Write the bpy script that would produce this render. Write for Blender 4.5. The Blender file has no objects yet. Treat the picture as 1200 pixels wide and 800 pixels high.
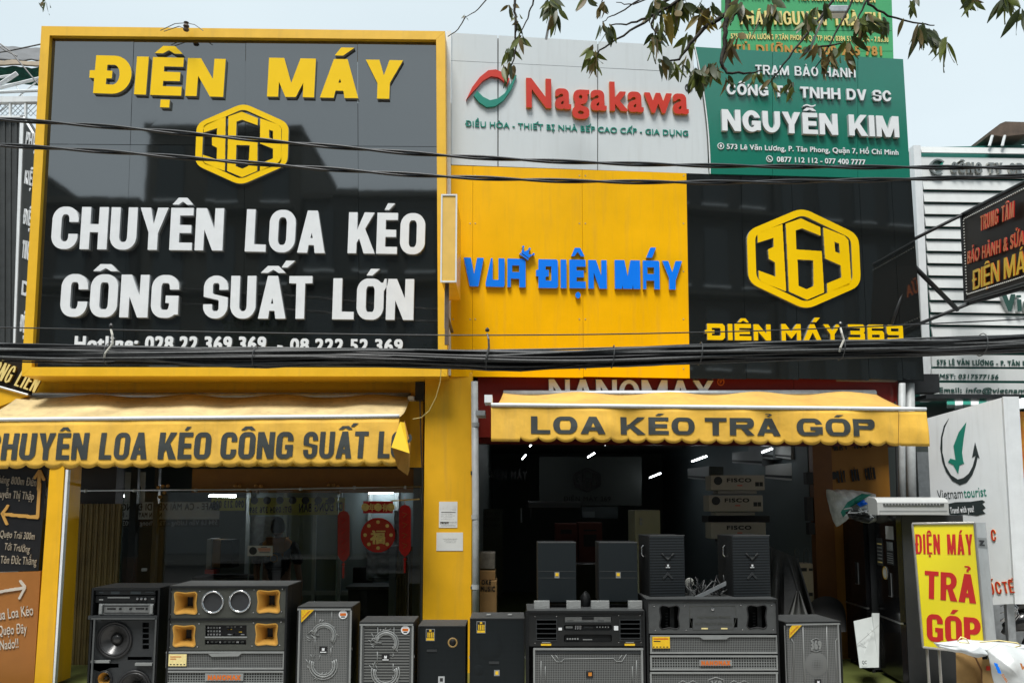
import bpy, math, random
import numpy as np
from mathutils import Vector, Matrix, noise
from mathutils.geometry import tessellate_polygon
random.seed(7)
SC = bpy.context.scene
COL = SC.collection

# ------------------------------------------------------------------ camera
CAM = Vector((0.0, 0.0, 1.9)); FPX = 950.0; YC = 493.0; PITCH = math.atan(97.0/FPX)   # horizon at photo row 590
cd = bpy.data.cameras.new('camera'); cam = bpy.data.objects.new('camera', cd); COL.objects.link(cam)
cam.location = CAM; cam.rotation_euler = (math.radians(90)+PITCH, 0, 0)
cd.lens = FPX*36/1200; cd.sensor_width = 36.0; cd.shift_y = (YC-400)/1200; cd.clip_start = 0.05; cd.clip_end = 2000
SC.camera = cam
# ------------------------------------------------------------------ view, sky, sun
SC.view_settings.view_transform = 'Standard'; SC.view_settings.look = 'None'
SC.view_settings.gamma = 1.0; SC.view_settings.use_curve_mapping = False
SC.view_settings.exposure = 0.98
SC.cycles.max_bounces = 6; SC.cycles.diffuse_bounces = 4; SC.cycles.glossy_bounces = 4
SC.cycles.transmission_bounces = 6; SC.cycles.transparent_max_bounces = 12
SC.cycles.caustics_reflective = False; SC.cycles.caustics_refractive = False
SUN_EL, SUN_AZ = math.radians(66), math.radians(200)
world = bpy.data.worlds.new('World'); SC.world = world; world.use_nodes = True
nt = world.node_tree; N = nt.nodes; L = nt.links
bg = N['Background']; bg.inputs['Strength'].default_value = 0.1
sky = N.new('ShaderNodeTexSky'); sky.sky_type = 'NISHITA'; sky.sun_disc = False
sky.sun_elevation = SUN_EL; sky.sun_rotation = SUN_AZ
tc = N.new('ShaderNodeTexCoord'); ns = N.new('ShaderNodeTexNoise'); ns.inputs['Scale'].default_value = 1.5
ns.inputs['Detail'].default_value = 5; ns.inputs['Roughness'].default_value = 0.5
mp = N.new('ShaderNodeMapping'); mp.inputs['Scale'].default_value = (1, 1, 2.4)
L.new(tc.outputs['Generated'], mp.inputs['Vector']); L.new(mp.outputs[0], ns.inputs['Vector'])
cr = N.new('ShaderNodeValToRGB'); cr.color_ramp.elements[0].position = 0.3; cr.color_ramp.elements[1].position = 0.7
cr.color_ramp.elements[0].color = (3.65, 4.2, 4.42, 1); cr.color_ramp.elements[1].color = (4.2, 4.78, 5.0, 1)
L.new(ns.outputs['Fac'], cr.inputs['Fac'])
mx = N.new('ShaderNodeMixRGB'); mx.inputs[0].default_value = 0.92
L.new(sky.outputs[0], mx.inputs[1]); L.new(cr.outputs[0], mx.inputs[2]); L.new(mx.outputs[0], bg.inputs['Color'])
sd = bpy.data.lights.new('sun', 'SUN'); sd.energy = 2.7; sd.angle = math.radians(20); sd.color = (1, 0.975, 0.94)
sun = bpy.data.objects.new('sun', sd); COL.objects.link(sun)
# sky sun_rotation 0 points to +Y and turns clockwise: azimuth direction towards the sun
_sv = Vector((math.sin(SUN_AZ)*math.cos(SUN_EL), math.cos(SUN_AZ)*math.cos(SUN_EL), math.sin(SUN_EL)))
sun.rotation_euler = _sv.to_track_quat('Z', 'Y').to_euler(); sun.location = (0, -5, 20)

# ------------------------------------------------------------------ measuring helpers
CP, SP = math.cos(PITCH), math.sin(PITCH)
def ray(px, py):
    a = (px-600)/FPX; b = (YC-py)/FPX
    return Vector((a, CP-b*SP, SP+b*CP))
class Plane:                       # vertical facade plane Y = y0 + t*X
    def __init__(s, y0, t=0.0):
        s.y0, s.t = y0, t
        s.N = Vector((t, -1, 0)).normalized(); s.U = Vector((1, t, 0)).normalized()
    def __call__(s, px, py, out=0.0):
        r = ray(px, py); k = s.y0/(r.y-s.t*r.x)
        p = CAM + r*k
        return p + s.N*out
class Tilt:                        # a plane through three points
    def __init__(s, a, b, c):
        s.o = a; s.N = (b-a).cross(c-a).normalized()
        if (CAM-s.o).dot(s.N) < 0: s.N = -s.N
        s.U = (b-a).normalized()
    def __call__(s, px, py, out=0.0):
        r = ray(px, py); k = (s.o-CAM).dot(s.N)/r.dot(s.N)
        return CAM + r*k + s.N*out
def at(px, py, Y): return Plane(Y)(px, py)
LEFT = Plane(9.15)                 # the big left sign
RIGHT = Plane(9.4, 0.10)         # the right facade
WALLR = Plane(9.62, 0.10)

# ------------------------------------------------------------------ materials
MATS = {}
def mat(name, col, rough=0.6, metal=0.0, spec=0.5, var=0.12, scale=6.0, bump=0.0, bscale=40.0, coat=0.0, ior=None,
        emis=None, estr=0.0, alpha=None, dirt=0.0, col2=None, trans=0.0, sheen=0.0):
    if name in MATS: return MATS[name]
    m = bpy.data.materials.new(name); m.use_nodes = True
    n = m.node_tree.nodes; l = m.node_tree.links; b = n['Principled BSDF']
    b.inputs['Roughness'].default_value = rough; b.inputs['Metallic'].default_value = metal
    b.inputs['Specular IOR Level'].default_value = spec; b.inputs['Coat Weight'].default_value = coat
    b.inputs['Coat Roughness'].default_value = 0.08
    b.inputs['Transmission Weight'].default_value = trans
    if ior: b.inputs['IOR'].default_value = ior
    t = n.new('ShaderNodeTexCoord')
    if var > 0 or col2:
        x = n.new('ShaderNodeTexNoise'); x.inputs['Scale'].default_value = scale; x.inputs['Detail'].default_value = 6
        x.inputs['Roughness'].default_value = 0.62
        l.new(t.outputs['Object'], x.inputs['Vector'])
        r = n.new('ShaderNodeValToRGB'); r.color_ramp.elements[0].position = 0.32; r.color_ramp.elements[1].position = 0.68
        c2 = col2 or tuple(min(1, c*(1+var)) for c in col)
        c1 = col if col2 else tuple(c*(1-var) for c in col)
        r.color_ramp.elements[0].color = (*c1, 1); r.color_ramp.elements[1].color = (*c2, 1)
        l.new(x.outputs['Fac'], r.inputs['Fac']); src = r.outputs[0]
        if dirt > 0:
            mpn = n.new('ShaderNodeMapping'); mpn.inputs['Scale'].default_value = (6, 6, 0.5)
            y = n.new('ShaderNodeTexNoise'); y.inputs['Scale'].default_value = 2.5; y.inputs['Detail'].default_value = 8
            l.new(t.outputs['Object'], mpn.inputs[0]); l.new(mpn.outputs[0], y.inputs['Vector'])
            rr = n.new('ShaderNodeValToRGB'); rr.color_ramp.elements[0].position = 0.52; rr.color_ramp.elements[1].position = 0.78
            rr.color_ramp.elements[0].color = (0, 0, 0, 1); rr.color_ramp.elements[1].color = (dirt, dirt, dirt, 1)
            l.new(y.outputs['Fac'], rr.inputs['Fac'])
            mm = n.new('ShaderNodeMixRGB'); mm.inputs[2].default_value = (0.16, 0.13, 0.09, 1)
            l.new(rr.outputs[0], mm.inputs[0]); l.new(src, mm.inputs[1]); src = mm.outputs[0]
        l.new(src, b.inputs['Base Color'])
        rm = n.new('ShaderNodeMapRange'); rm.inputs['To Min'].default_value = max(0, rough*0.85); rm.inputs['To Max'].default_value = min(1, rough*1.15)
        l.new(x.outputs['Fac'], rm.inputs['Value']); l.new(rm.outputs[0], b.inputs['Roughness'])
    else:
        b.inputs['Base Color'].default_value = (*col, 1)
    if bump > 0:
        z = n.new('ShaderNodeTexNoise'); z.inputs['Scale'].default_value = bscale; z.inputs['Detail'].default_value = 3
        l.new(t.outputs['Object'], z.inputs['Vector'])
        bp = n.new('ShaderNodeBump'); bp.inputs['Strength'].default_value = bump; bp.inputs['Distance'].default_value = 0.02
        l.new(z.outputs['Fac'], bp.inputs['Height']); l.new(bp.outputs[0], b.inputs['Normal'])
    if emis:
        b.inputs['Emission Color'].default_value = (*emis, 1); b.inputs['Emission Strength'].default_value = estr
    if alpha is not None: b.inputs['Alpha'].default_value = alpha
    MATS[name] = m
    return m
def pattern_mat(name, c1, c2, kind, scale, rough=0.55, metal=0.0, bump=0.4, axis=(1, 1, 1), spec=0.5):
    """perforated metal ('dots'), woven or ribbed surfaces ('ribs'), square mesh ('grid')"""
    m = bpy.data.materials.new(name); m.use_nodes = True
    n = m.node_tree.nodes; l = m.node_tree.links; b = n['Principled BSDF']
    b.inputs['Roughness'].default_value = rough; b.inputs['Metallic'].default_value = metal; b.inputs['Specular IOR Level'].default_value = spec
    t = n.new('ShaderNodeTexCoord'); mp = n.new('ShaderNodeMapping'); mp.inputs['Scale'].default_value = tuple(scale*a for a in axis)
    l.new(t.outputs['Object'], mp.inputs[0])
    if kind == 'dots':
        v = n.new('ShaderNodeTexVoronoi'); v.inputs['Randomness'].default_value = 0.0; v.inputs['Scale'].default_value = 1
        l.new(mp.outputs[0], v.inputs['Vector']); src = v.outputs['Distance']; a, c = 0.30, 0.42
    elif kind == 'ribs':
        v = n.new('ShaderNodeTexWave'); v.bands_direction = 'Z'; v.inputs['Scale'].default_value = 1
        l.new(mp.outputs[0], v.inputs['Vector']); src = v.outputs['Fac']; a, c = 0.3, 0.7
    else:
        v = n.new('ShaderNodeTexBrick'); v.offset = 0; v.inputs['Scale'].default_value = 1; v.inputs['Mortar Size'].default_value = 0.16
        v.inputs['Brick Width'].default_value = 1; v.inputs['Row Height'].default_value = 1
        sw = n.new('ShaderNodeSeparateXYZ'); cb = n.new('ShaderNodeCombineXYZ')
        l.new(mp.outputs[0], sw.inputs[0]); l.new(sw.outputs[0], cb.inputs[0]); l.new(sw.outputs[2], cb.inputs[1])
        l.new(cb.outputs[0], v.inputs['Vector']); src = v.outputs['Fac']; a, c = 0.4, 0.6
    r = n.new('ShaderNodeValToRGB'); r.color_ramp.elements[0].position = a; r.color_ramp.elements[1].position = c
    r.color_ramp.elements[0].color = (*c1, 1); r.color_ramp.elements[1].color = (*c2, 1)
    l.new(src, r.inputs['Fac']); l.new(r.outputs[0], b.inputs['Base Color'])
    bp = n.new('ShaderNodeBump'); bp.inputs['Strength'].default_value = bump; bp.inputs['Distance'].default_value = 0.004
    l.new(r.outputs['Color'], bp.inputs['Height']); l.new(bp.outputs[0], b.inputs['Normal'])
    MATS[name] = m
    return m

# ------------------------------------------------------------------ mesh building
class MB:
    def __init__(s): s.v = []; s.f = []; s.m = []; s.mi = 0
    def mat(s, i): s.mi = i; return s
    def vert(s, p): s.v.append(Vector(p)); return len(s.v)-1
    def face(s, *ids): s.f.append(tuple(ids)); s.m.append(s.mi)
    def poly(s, pts): s.face(*[s.vert(p) for p in pts])
    def hexa(s, p):                       # 8 corners: front 0-3 (bl,br,tr,tl), back 4-7
        i = [s.vert(q) for q in p]
        for a in ((0, 1, 2, 3), (5, 4, 7, 6), (4, 0, 3, 7), (1, 5, 6, 2), (3, 2, 6, 7), (4, 5, 1, 0)): s.face(*[i[k] for k in a])
        return s
    def box(s, a, b):
        x0, x1 = sorted((a[0], b[0])); y0, y1 = sorted((a[1], b[1])); z0, z1 = sorted((a[2], b[2]))
        return s.hexa([(x0, y0, z0), (x1, y0, z0), (x1, y0, z1), (x0, y0, z1), (x0, y1, z0), (x1, y1, z0), (x1, y1, z1), (x0, y1, z1)])
    def rbox(s, a, b, r=0.01):            # chamfered box
        x0, x1 = sorted((a[0], b[0])); y0, y1 = sorted((a[1], b[1])); z0, z1 = sorted((a[2], b[2]))
        r = min(r, (x1-x0)/2.1, (y1-y0)/2.1, (z1-z0)/2.1)
        import bmesh
        bm = bmesh.new(); bmesh.ops.create_cube(bm, size=1)
        for v in bm.verts: v.co = Vector((x0 if v.co.x < 0 else x1, y0 if v.co.y < 0 else y1, z0 if v.co.z < 0 else z1))
        bmesh.ops.bevel(bm, geom=bm.edges[:], offset=r, segments=2, profile=0.5, affect='EDGES')
        k = len(s.v); bm.verts.index_update()
        for v in bm.verts: s.v.append(v.co.copy())
        for f in bm.faces: s.f.append(tuple(k+v.index for v in f.verts)); s.m.append(s.mi)
        bm.free(); return s
    def slab(s, q, t, Nn):                # q: 4 points seen from outside, thickness t behind (against normal)
        q = [Vector(p) for p in q]; return s.hexa(q+[p-Nn*t for p in q])
    def prism(s, pts, Nn, t, back=True):  # front polygon pts, thickness t away from Nn
        pts = [Vector(p) for p in pts]; n = len(pts)
        a = [s.vert(p) for p in pts]; b = [s.vert(p-Nn*t) for p in pts]
        s.face(*a)
        if back: s.face(*b[::-1])
        for i in range(n): s.face(a[i], b[i], b[(i+1) % n], a[(i+1) % n])
        return s
    def ring(s, c, ax, r, n, up=None):
        ax = Vector(ax).normalized(); u = ax.orthogonal().normalized() if up is None else Vector(up); w = ax.cross(u)
        return [s.vert(Vector(c)+(u*math.cos(2*math.pi*i/n)+w*math.sin(2*math.pi*i/n))*r) for i in range(n)]
    def cyl(s, p0, p1, r0, r1=None, n=16, caps=True):
        p0, p1 = Vector(p0), Vector(p1); ax = p1-p0; r1 = r0 if r1 is None else r1
        a = s.ring(p0, ax, r0, n); b = s.ring(p1, ax, r1, n)
        for i in range(n): s.face(a[i], a[(i+1) % n], b[(i+1) % n], b[i])
        if caps: s.face(*a[::-1]); s.face(*b)
        return s
    def lathe(s, c, ax, prof, n=28):      # prof: (radius, distance along ax)
        ax = Vector(ax).normalized(); prev = None
        for r, d in prof:
            cur = s.ring(Vector(c)+ax*d, ax, max(r, 1e-4), n)
            if prev:
                for i in range(n): s.face(prev[i], prev[(i+1) % n], cur[(i+1) % n], cur[i])
            prev = cur
        return s
    def tube(s, pts, r, n=6, caps=True):
        pts = [Vector(p) for p in pts]; prev = None; up = None; first = None
        for i, p in enumerate(pts):
            d = (pts[min(i+1, len(pts)-1)]-pts[max(i-1, 0)]).normalized()
            up = (d.orthogonal() if up is None else (up-d*up.dot(d))).normalized()
            rr = r[i] if isinstance(r, (list, tuple)) else r
            cur = s.ring(p, d, rr, n, up)
            if prev:
                for k in range(n): s.face(prev[k], prev[(k+1) % n], cur[(k+1) % n], cur[k])
            else: first = cur
            prev = cur
        if caps: s.face(*first[::-1]); s.face(*prev)
        return s
    def grid(s, fn, nu, nv):
        ids = [[s.vert(fn(i/nu, j/nv)) for i in range(nu+1)] for j in range(nv+1)]
        for j in range(nv):
            for i in range(nu): s.face(ids[j][i], ids[j][i+1], ids[j+1][i+1], ids[j+1][i])
        return s
    def build(s, name, mats, parent=None, smooth=False, label=None, kind=None):
        mats = mats if isinstance(mats, (list, tuple)) else [mats]
        off = origin_of(parent) if parent else Vector((0, 0, 0))
        if parent is None and s.v:
            xs = [p.x for p in s.v]; ys = [p.y for p in s.v]; zs = [p.z for p in s.v]
            off = Vector(((min(xs)+max(xs))/2, (min(ys)+max(ys))/2, min(zs)))
        me = bpy.data.meshes.new(name); me.from_pydata([tuple(p-off) for p in s.v], [], s.f)
        for m in mats: me.materials.append(m)
        me.polygons.foreach_set('material_index', s.m)
        if smooth: me.polygons.foreach_set('use_smooth', [True]*len(me.polygons))
        me.update()
        o = bpy.data.objects.new(name, me); COL.objects.link(o)
        if parent: o.parent = parent
        else: o.location = off
        if label: o['label'] = label
        if kind: o['kind'] = kind
        return o
def smooth_angle(o, deg=35):
    me = o.data; me.polygons.foreach_set('use_smooth', [True]*len(me.polygons))
    me.set_sharp_from_angle(angle=math.radians(deg)); return o
def origin_of(o):
    p = Vector((0, 0, 0))
    while o is not None: p = p+Vector(o.location); o = o.parent
    return p
def thing(name, label, cat, loc, group=None):
    o = bpy.data.objects.new(name, None); COL.objects.link(o); o.location = loc; o.empty_display_size = 0.1
    o['label'] = label; o['category'] = cat
    if group: o['group'] = group
    return o
def tag(o, label, cat, group=None):
    o['label'] = label; o['category'] = cat
    if group: o['group'] = group
    return o
def copy_tree(o, delta=Vector((0, 0, 0)), parent=None):
    c = o.copy(); COL.objects.link(c); c.parent = parent
    if parent is None: c.location = o.location+delta
    for ch in [x for x in SC.objects if x.parent is o]: copy_tree(ch, delta, c)
    return c
def prect(x0, y0, x1, y1, Y):      # world rect (x0,x1,z0,z1) on the plane at depth Y for a pixel rect
    xm, ym = (x0+x1)/2, (y0+y1)/2
    return at(x0, ym, Y).x, at(x1, ym, Y).x, at(xm, y1, Y).z, at(xm, y0, Y).z
def pbox(mb, x0, y0, x1, y1, Y, t, r=0.0):
    a, b, c, d = prect(x0, y0, x1, y1, Y)
    return mb.rbox((a, Y, c), (b, Y+t, d), r) if r else mb.box((a, Y, c), (b, Y+t, d))

# ------------------------------------------------------------------ outlines from filled shapes (used for all lettering)
def fill_tris(tris, x0, y0, W, H, res):
    g = np.zeros((H, W), bool)
    for t in tris:
        p = (np.array(t, float)-(x0, y0))*res
        ax, ay = np.floor(p.min(0)).astype(int)-1; bx, by = np.ceil(p.max(0)).astype(int)+1
        ax, ay = max(ax, 0), max(ay, 0); bx, by = min(bx, W), min(by, H)
        if bx <= ax or by <= ay: continue
        X, Y = np.meshgrid(np.arange(ax, bx)+0.5, np.arange(ay, by)+0.5)
        d = [(p[(k+1) % 3, 0]-p[k, 0])*(Y-p[k, 1])-(p[(k+1) % 3, 1]-p[k, 1])*(X-p[k, 0]) for k in range(3)]
        g[ay:by, ax:bx] |= ((d[0] >= 0) & (d[1] >= 0) & (d[2] >= 0)) | ((d[0] <= 0) & (d[1] <= 0) & (d[2] <= 0))
    return g
def dilate(g, rx, ry):
    for ax, r in ((1, rx), (0, ry)):
        if r > 0:
            o = g.copy()
            for k in range(1, r+1):
                o |= np.roll(g, k, ax); o |= np.roll(g, -k, ax)
            g = o
        elif r < 0:
            o = g.copy()
            for k in range(1, -r+1):
                o &= np.roll(g, k, ax); o &= np.roll(g, -k, ax)
            g = o
    return g
def contours(g, x0, y0, res, tol=0.45):
    f = g.astype(float)
    f = (f*2+np.roll(f, 1, 0)+np.roll(f, -1, 0)+np.roll(f, 1, 1)+np.roll(f, -1, 1))/6
    a = f > 0.5
    c = a[:-1, :-1]*1+a[:-1, 1:]*2+a[1:, 1:]*4+a[1:, :-1]*8
    ys, xs = np.nonzero((c > 0) & (c < 15))
    T = {1: [('L', 'B')], 2: [('B', 'R')], 3: [('L', 'R')], 4: [('R', 'T')], 5: [('L', 'T'), ('R', 'B')], 6: [('B', 'T')], 7: [('L', 'T')],
         8: [('T', 'L')], 9: [('T', 'B')], 10: [('T', 'R'), ('B', 'L')], 11: [('T', 'R')], 12: [('R', 'L')], 13: [('R', 'B')], 14: [('B', 'L')]}
    nx = {}; pos = {}
    def ed(e, x, y):
        if e == 'B': k = (x, y, 0); p, q = f[y, x], f[y, x+1]; pos[k] = (x+(0.5-p)/(q-p), y)
        elif e == 'T': k = (x, y+1, 0); p, q = f[y+1, x], f[y+1, x+1]; pos[k] = (x+(0.5-p)/(q-p), y+1)
        elif e == 'L': k = (x, y, 1); p, q = f[y, x], f[y+1, x]; pos[k] = (x, y+(0.5-p)/(q-p))
        else: k = (x+1, y, 1); p, q = f[y, x+1], f[y+1, x+1]; pos[k] = (x+1, y+(0.5-p)/(q-p))
        return k
    for x, y in zip(xs.tolist(), ys.tolist()):
        for s, e in T[int(c[y, x])]: nx[ed(e, x, y)] = ed(s, x, y)
    out = []
    while nx:
        k = next(iter(nx)); loop = []; st = k
        while k in nx:
            loop.append(pos[k]); k = nx.pop(k)
        if len(loop) > 5: out.append(loop)
    res2 = []
    for lp in out:
        P = np.array(lp); n = len(P)
        i = int(np.argmax(((P-P[0])**2).sum(1)))
        def dp(a, b):
            st = [(a, b)]; keep = {a, b}
            while st:
                a, b = st.pop()
                if b-a < 2: continue
                A, B = P2[a], P2[b]; d = B-A; ln = math.hypot(*d) or 1e-9
                dist = np.abs(d[0]*(P2[a+1:b, 1]-A[1])-d[1]*(P2[a+1:b, 0]-A[0]))/ln
                j = int(np.argmax(dist))
                if dist[j] > tol: keep.add(a+1+j); st += [(a, a+1+j), (a+1+j, b)]
            return keep
        P2 = np.vstack([P, P[:1]])
        ks = sorted(dp(0, i) | dp(i, n)); ks = [k for k in ks if k < n]
        if len(ks) < 3: continue
        Q = [((P[k, 0]+0.5)/res+x0, (P[k, 1]+0.5)/res+y0) for k in ks]
        res2.append(Q)
    return res2
def area(p): return 0.5*sum(p[i-1][0]*p[i][1]-p[i][0]*p[i-1][1] for i in range(len(p)))
def inside(pt, p):
    x, y = pt; r = False
    for i in range(len(p)):
        (a, b), (c, d) = p[i-1], p[i]
        if (b > y) != (d > y) and x < (c-a)*(y-b)/(d-b)+a: r = not r
    return r
def group_loops(loops):
    outs = [l if area(l) > 0 else l[::-1] for l in loops]
    depth = [sum(inside(l[0], m) for m in outs if m is not l) for l in outs]
    res = []
    for l, d in zip(outs, depth):
        if d % 2 == 0: res.append([l]+[m[::-1] for m, e in zip(outs, depth) if e == d+1 and inside(m[0], l)])
    return res
def shape_geo(groups):             # -> (verts2d, tris, boundary loops as index lists)
    V = []; T = []; B = []
    for g in groups:
        k = len(V); polys = [[Vector((x, y, 0)) for x, y in l] for l in g]
        for l in g:
            B.append(list(range(len(V), len(V)+len(l)))); V += l
        for a, b, c in tessellate_polygon(polys):
            A, Bq, C = V[k+a], V[k+b], V[k+c]
            ar = (Bq[0]-A[0])*(C[1]-A[1])-(Bq[1]-A[1])*(C[0]-A[0])
            if abs(ar) < 1e-12: continue
            T.append((k+a, k+b, k+c) if ar > 0 else (k+a, k+c, k+b))
    return V, T, B
_adv = {}; _tri = {}; _gly = {}
_tc = bpy.data.curves.new('measure', 'FONT'); _to = bpy.data.objects.new('measure', _tc); COL.objects.link(_to)
_tc.size = 1.0
def _outline(s):                   # closed outlines of a piece of text, as sampled polygons
    _tc.body = s; dg = bpy.context.evaluated_depsgraph_get(); dg.update()
    cu = _to.evaluated_get(dg).to_curve(dg); out = []
    for sp in cu.splines:
        bp = sp.bezier_points; P = []
        for i in range(len(bp)):
            a, b = bp[i], bp[(i+1) % len(bp)]; p0, p1, p2, p3 = a.co, a.handle_right, b.handle_left, b.co
            st = ((p1-p0).cross(p3-p0)).length < 1e-5 and ((p2-p0).cross(p3-p0)).length < 1e-5
            for k in range(1 if st else 6):
                t = k/6; q = p0*(1-t)**3+p1*3*t*(1-t)**2+p2*3*t*t*(1-t)+p3*t**3; P.append((q.x, q.y))
        if len(P) > 2: out.append(P)
    _to.to_curve_clear(); return out
def _width(s):
    xs = [p[0] for sp in _outline(s) for p in sp]; return max(xs)-min(xs)
_HH = _width('HH')
def advance(c):
    if c not in _adv: _adv[c] = _width('H'+c+'H')-_HH
    return _adv[c]
def splines(c):
    if c not in _tri: _tri[c] = _outline(c) if c != ' ' else []
    return _tri[c]
CAPH = max(p[1] for sp in splines('H') for p in sp)
def fill_winding(polys, x0, y0, W, H, res):
    w = np.zeros((H, W+1), int)
    for P in polys:
        for i in range(len(P)):
            (ax, ay), (bx, by) = P[i-1], P[i]; sgn = 1
            if ay == by: continue
            if ay > by: ax, ay, bx, by, sgn = bx, by, ax, ay, -1
            r0 = max(0, math.ceil((ay-y0)*res-0.5)); r1 = min(H-1, math.ceil((by-y0)*res-0.5)-1)
            for r in range(r0, r1+1):
                y = (r+0.5)/res+y0; x = ax+(bx-ax)*(y-ay)/(by-ay)
                w[r, min(W, max(0, math.ceil((x-x0)*res-0.5)))] += sgn
    return (np.cumsum(w, 1) != 0)[:, :W]
def glyph(c, sx, bx, by, shear, res=110, sq=0.0):
    sx = round(sx, 2); key = (c, sx, bx, by, shear, res, sq)
    if key in _gly: return _gly[key]
    S = splines(c); big = max((abs(area(p)), area(p)) for p in S) if S else (0, 0); polys = []
    for sp in S:
        ys = [p[1] for p in sp]; lo, hi = min(ys), max(ys); dy = 0; dx = 0; k = 1.0
        if area(sp)*big[1] > 0 and abs(area(sp)) < big[0]*0.6:
            if lo > 0.45 and hi > 0.6 and hi-lo < 0.3:
                k = max(0.4, 1-1.7*by/(hi-lo)); dy = by*1.55+0.01
                if lo > CAPH+0.11 and c in 'ẤẾỐ': dy -= 0.10; dx = 0.15/max(sx, .5)
                elif lo > CAPH+0.11: dy -= by*0.8
            elif hi < -0.02: dy = -by*1.5-bx*0.4
        polys.append([((p[0]+dx)*sx+(p[1]+dy)*shear, lo+(p[1]-lo)*k+dy) for p in sp])
    if not polys: _gly[key] = []; return []
    if sq: polys = [[(x, y-sq*CAPH*math.sin(2*math.pi*y/CAPH)/(2*math.pi) if 0 < y < CAPH else y) for x, y in P] for P in polys]
    xs = [p[0] for t in polys for p in t]; ys = [p[1] for t in polys for p in t]
    pad = 0.03+abs(bx)+abs(by); x0, y0 = min(xs)-pad, min(ys)-pad
    W = int((max(xs)+pad-x0)*res)+2; H = int((max(ys)+pad-y0)*res)+2
    g = dilate(fill_winding(polys, x0, y0, W, H, res), round(bx*res), round(by*res))
    _gly[key] = group_loops(contours(g, x0, y0, res)); return _gly[key]
def place(mb, groups, O, U, V, Nn, sc, depth, fn=None, mats=(0, 1), ox=0.0, oy=0.0):
    Vv, T, B = shape_geo(groups)
    def P(p, d):
        q = O+U*((p[0]+ox)*sc)+V*((p[1]+oy)*sc)+Nn*d
        return fn(q) if fn else q
    mb.mi = mats[0]
    if fn and depth <= 0.0035:      # cut fine enough to follow the folds of the cloth
        import bmesh
        bm = bmesh.new(); w = [bm.verts.new((p[0], p[1], 0)) for p in Vv]
        for t in T:
            try: bm.faces.new([w[k] for k in t])
            except ValueError: pass
        for _ in range(9):
            lg = [e for e in bm.edges if e.calc_length()*sc > 0.03]
            if not lg: break
            bmesh.ops.subdivide_edges(bm, edges=lg, cuts=1); bmesh.ops.triangulate(bm, faces=[f for f in bm.faces if len(f.verts) > 3])
        bm.verts.index_update(); ids = [mb.vert(P((v.co.x, v.co.y), depth)) for v in bm.verts]
        for f in bm.faces: mb.face(*[ids[v.index] for v in f.verts])
        bm.free(); return
    a = [mb.vert(P(p, depth)) for p in Vv]
    for t in T: mb.face(*[a[k] for k in t])
    if depth > 0.0035:
        b = [mb.vert(P(p, 0)) for p in Vv]; mb.mi = mats[1]
        for lp in B:
            for i in range(len(lp)):
                p, q = lp[i-1], lp[i]; mb.face(a[p], b[p], b[q], a[q])
def letters(parent, text, L0, R0, top, plane, mats, depth=0.03, bx=0.03, by=0.02, shear=0.0, space=1.0, out=0.0, fn=None,
            joined=False, name=None, res=110, mirror=False, track=0.0, label=None, sq=0.0):
    """One line of lettering: baseline from pixel L0 to pixel R0, capitals reaching up to pixel row `top` above L0."""
    A, Bq = plane(*L0, out), plane(*R0, out); Tp = plane(L0[0], top, out)
    U = (Bq-A); wid = U.length; U.normalize()
    Nn = plane.N; V = U.cross(Nn)*-1; V = V if V.z > 0 else -V
    h = (Tp-A).dot(V); sc = h/(CAPH+2*by)
    adv = [advance(c)*(space if c == ' ' else 1) for c in text]; n = len(text)
    T = wid/sc; extra = 2*bx+track
    sx = (T-extra*n+track)/sum(adv)
    mats = mats if isinstance(mats, (list, tuple)) else [mats, mats]
    x = bx; mb = MB(); obs = []
    if mirror: A = Bq; U = -U
    for c, a in zip(text, adv):
        if c != ' ':
            g = glyph(c, sx, bx, by, shear, res, sq)
            if not joined: mb = MB()
            place(mb, g, A, U, V, Nn, sc, depth, fn, (0, 1), ox=x, oy=by)
            if not joined and mb.v: obs.append(mb.build(name or 'letter', mats, parent))
        x += a*sx+extra
    if joined: obs.append(mb.build(name or 'lettering', mats, parent, label=label, kind='stuff'))
    return obs
# ------------------------------------------------------------------ a drawn grotesque for the big capitals (cap height 1, stem s, bar t)
def rr_(x0, y0, x1, y1, rx, ry, c='1111', n=9):
    """rounded rectangle; c switches corners bl, br, tr, tl"""
    out = []
    for k, (cx, cy, a0, px, py) in enumerate(((x0+rx, y0+ry, 180, x0, y0), (x1-rx, y0+ry, 270, x1, y0), (x1-rx, y1-ry, 0, x1, y1), (x0+rx, y1-ry, 90, x0, y1))):
        if c[k] == '0' or rx <= 0: out.append((px, py))
        else: out += [(cx+rx*math.cos(math.radians(a0+90*i/n)), cy+ry*math.sin(math.radians(a0+90*i/n))) for i in range(n+1)]
    return out
GW = dict(A=1.06, B=.98, C=.97, D=1, E=.84, F=.8, G=1, H=1, I=0, K=1.04, L=.80, M=1.3, N=1.03, O=1, P=.95, Q=1, R=1, S=.94, T=.90, U=.98, V=1.04, X=1.04, Y=1.04, Z=.9)
BASE = {}
for _k, _v in dict(A='ÁÀẢÃẠÂẤẦẨẪẬĂẮẰẲẴẶ', E='ÉÈẺẼẸÊẾỀỂỄỆ', I='ÍÌỈĨỊ', O='ÓÒỎÕỌÔỐỒỔỖỘƠỚỜỞỠỢ', U='ÚÙỦŨỤƯỨỪỬỮỰ', Y='ÝỲỶỸỴ', D='Đ').items():
    for _c in _v: BASE[_c] = _k
import unicodedata
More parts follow.
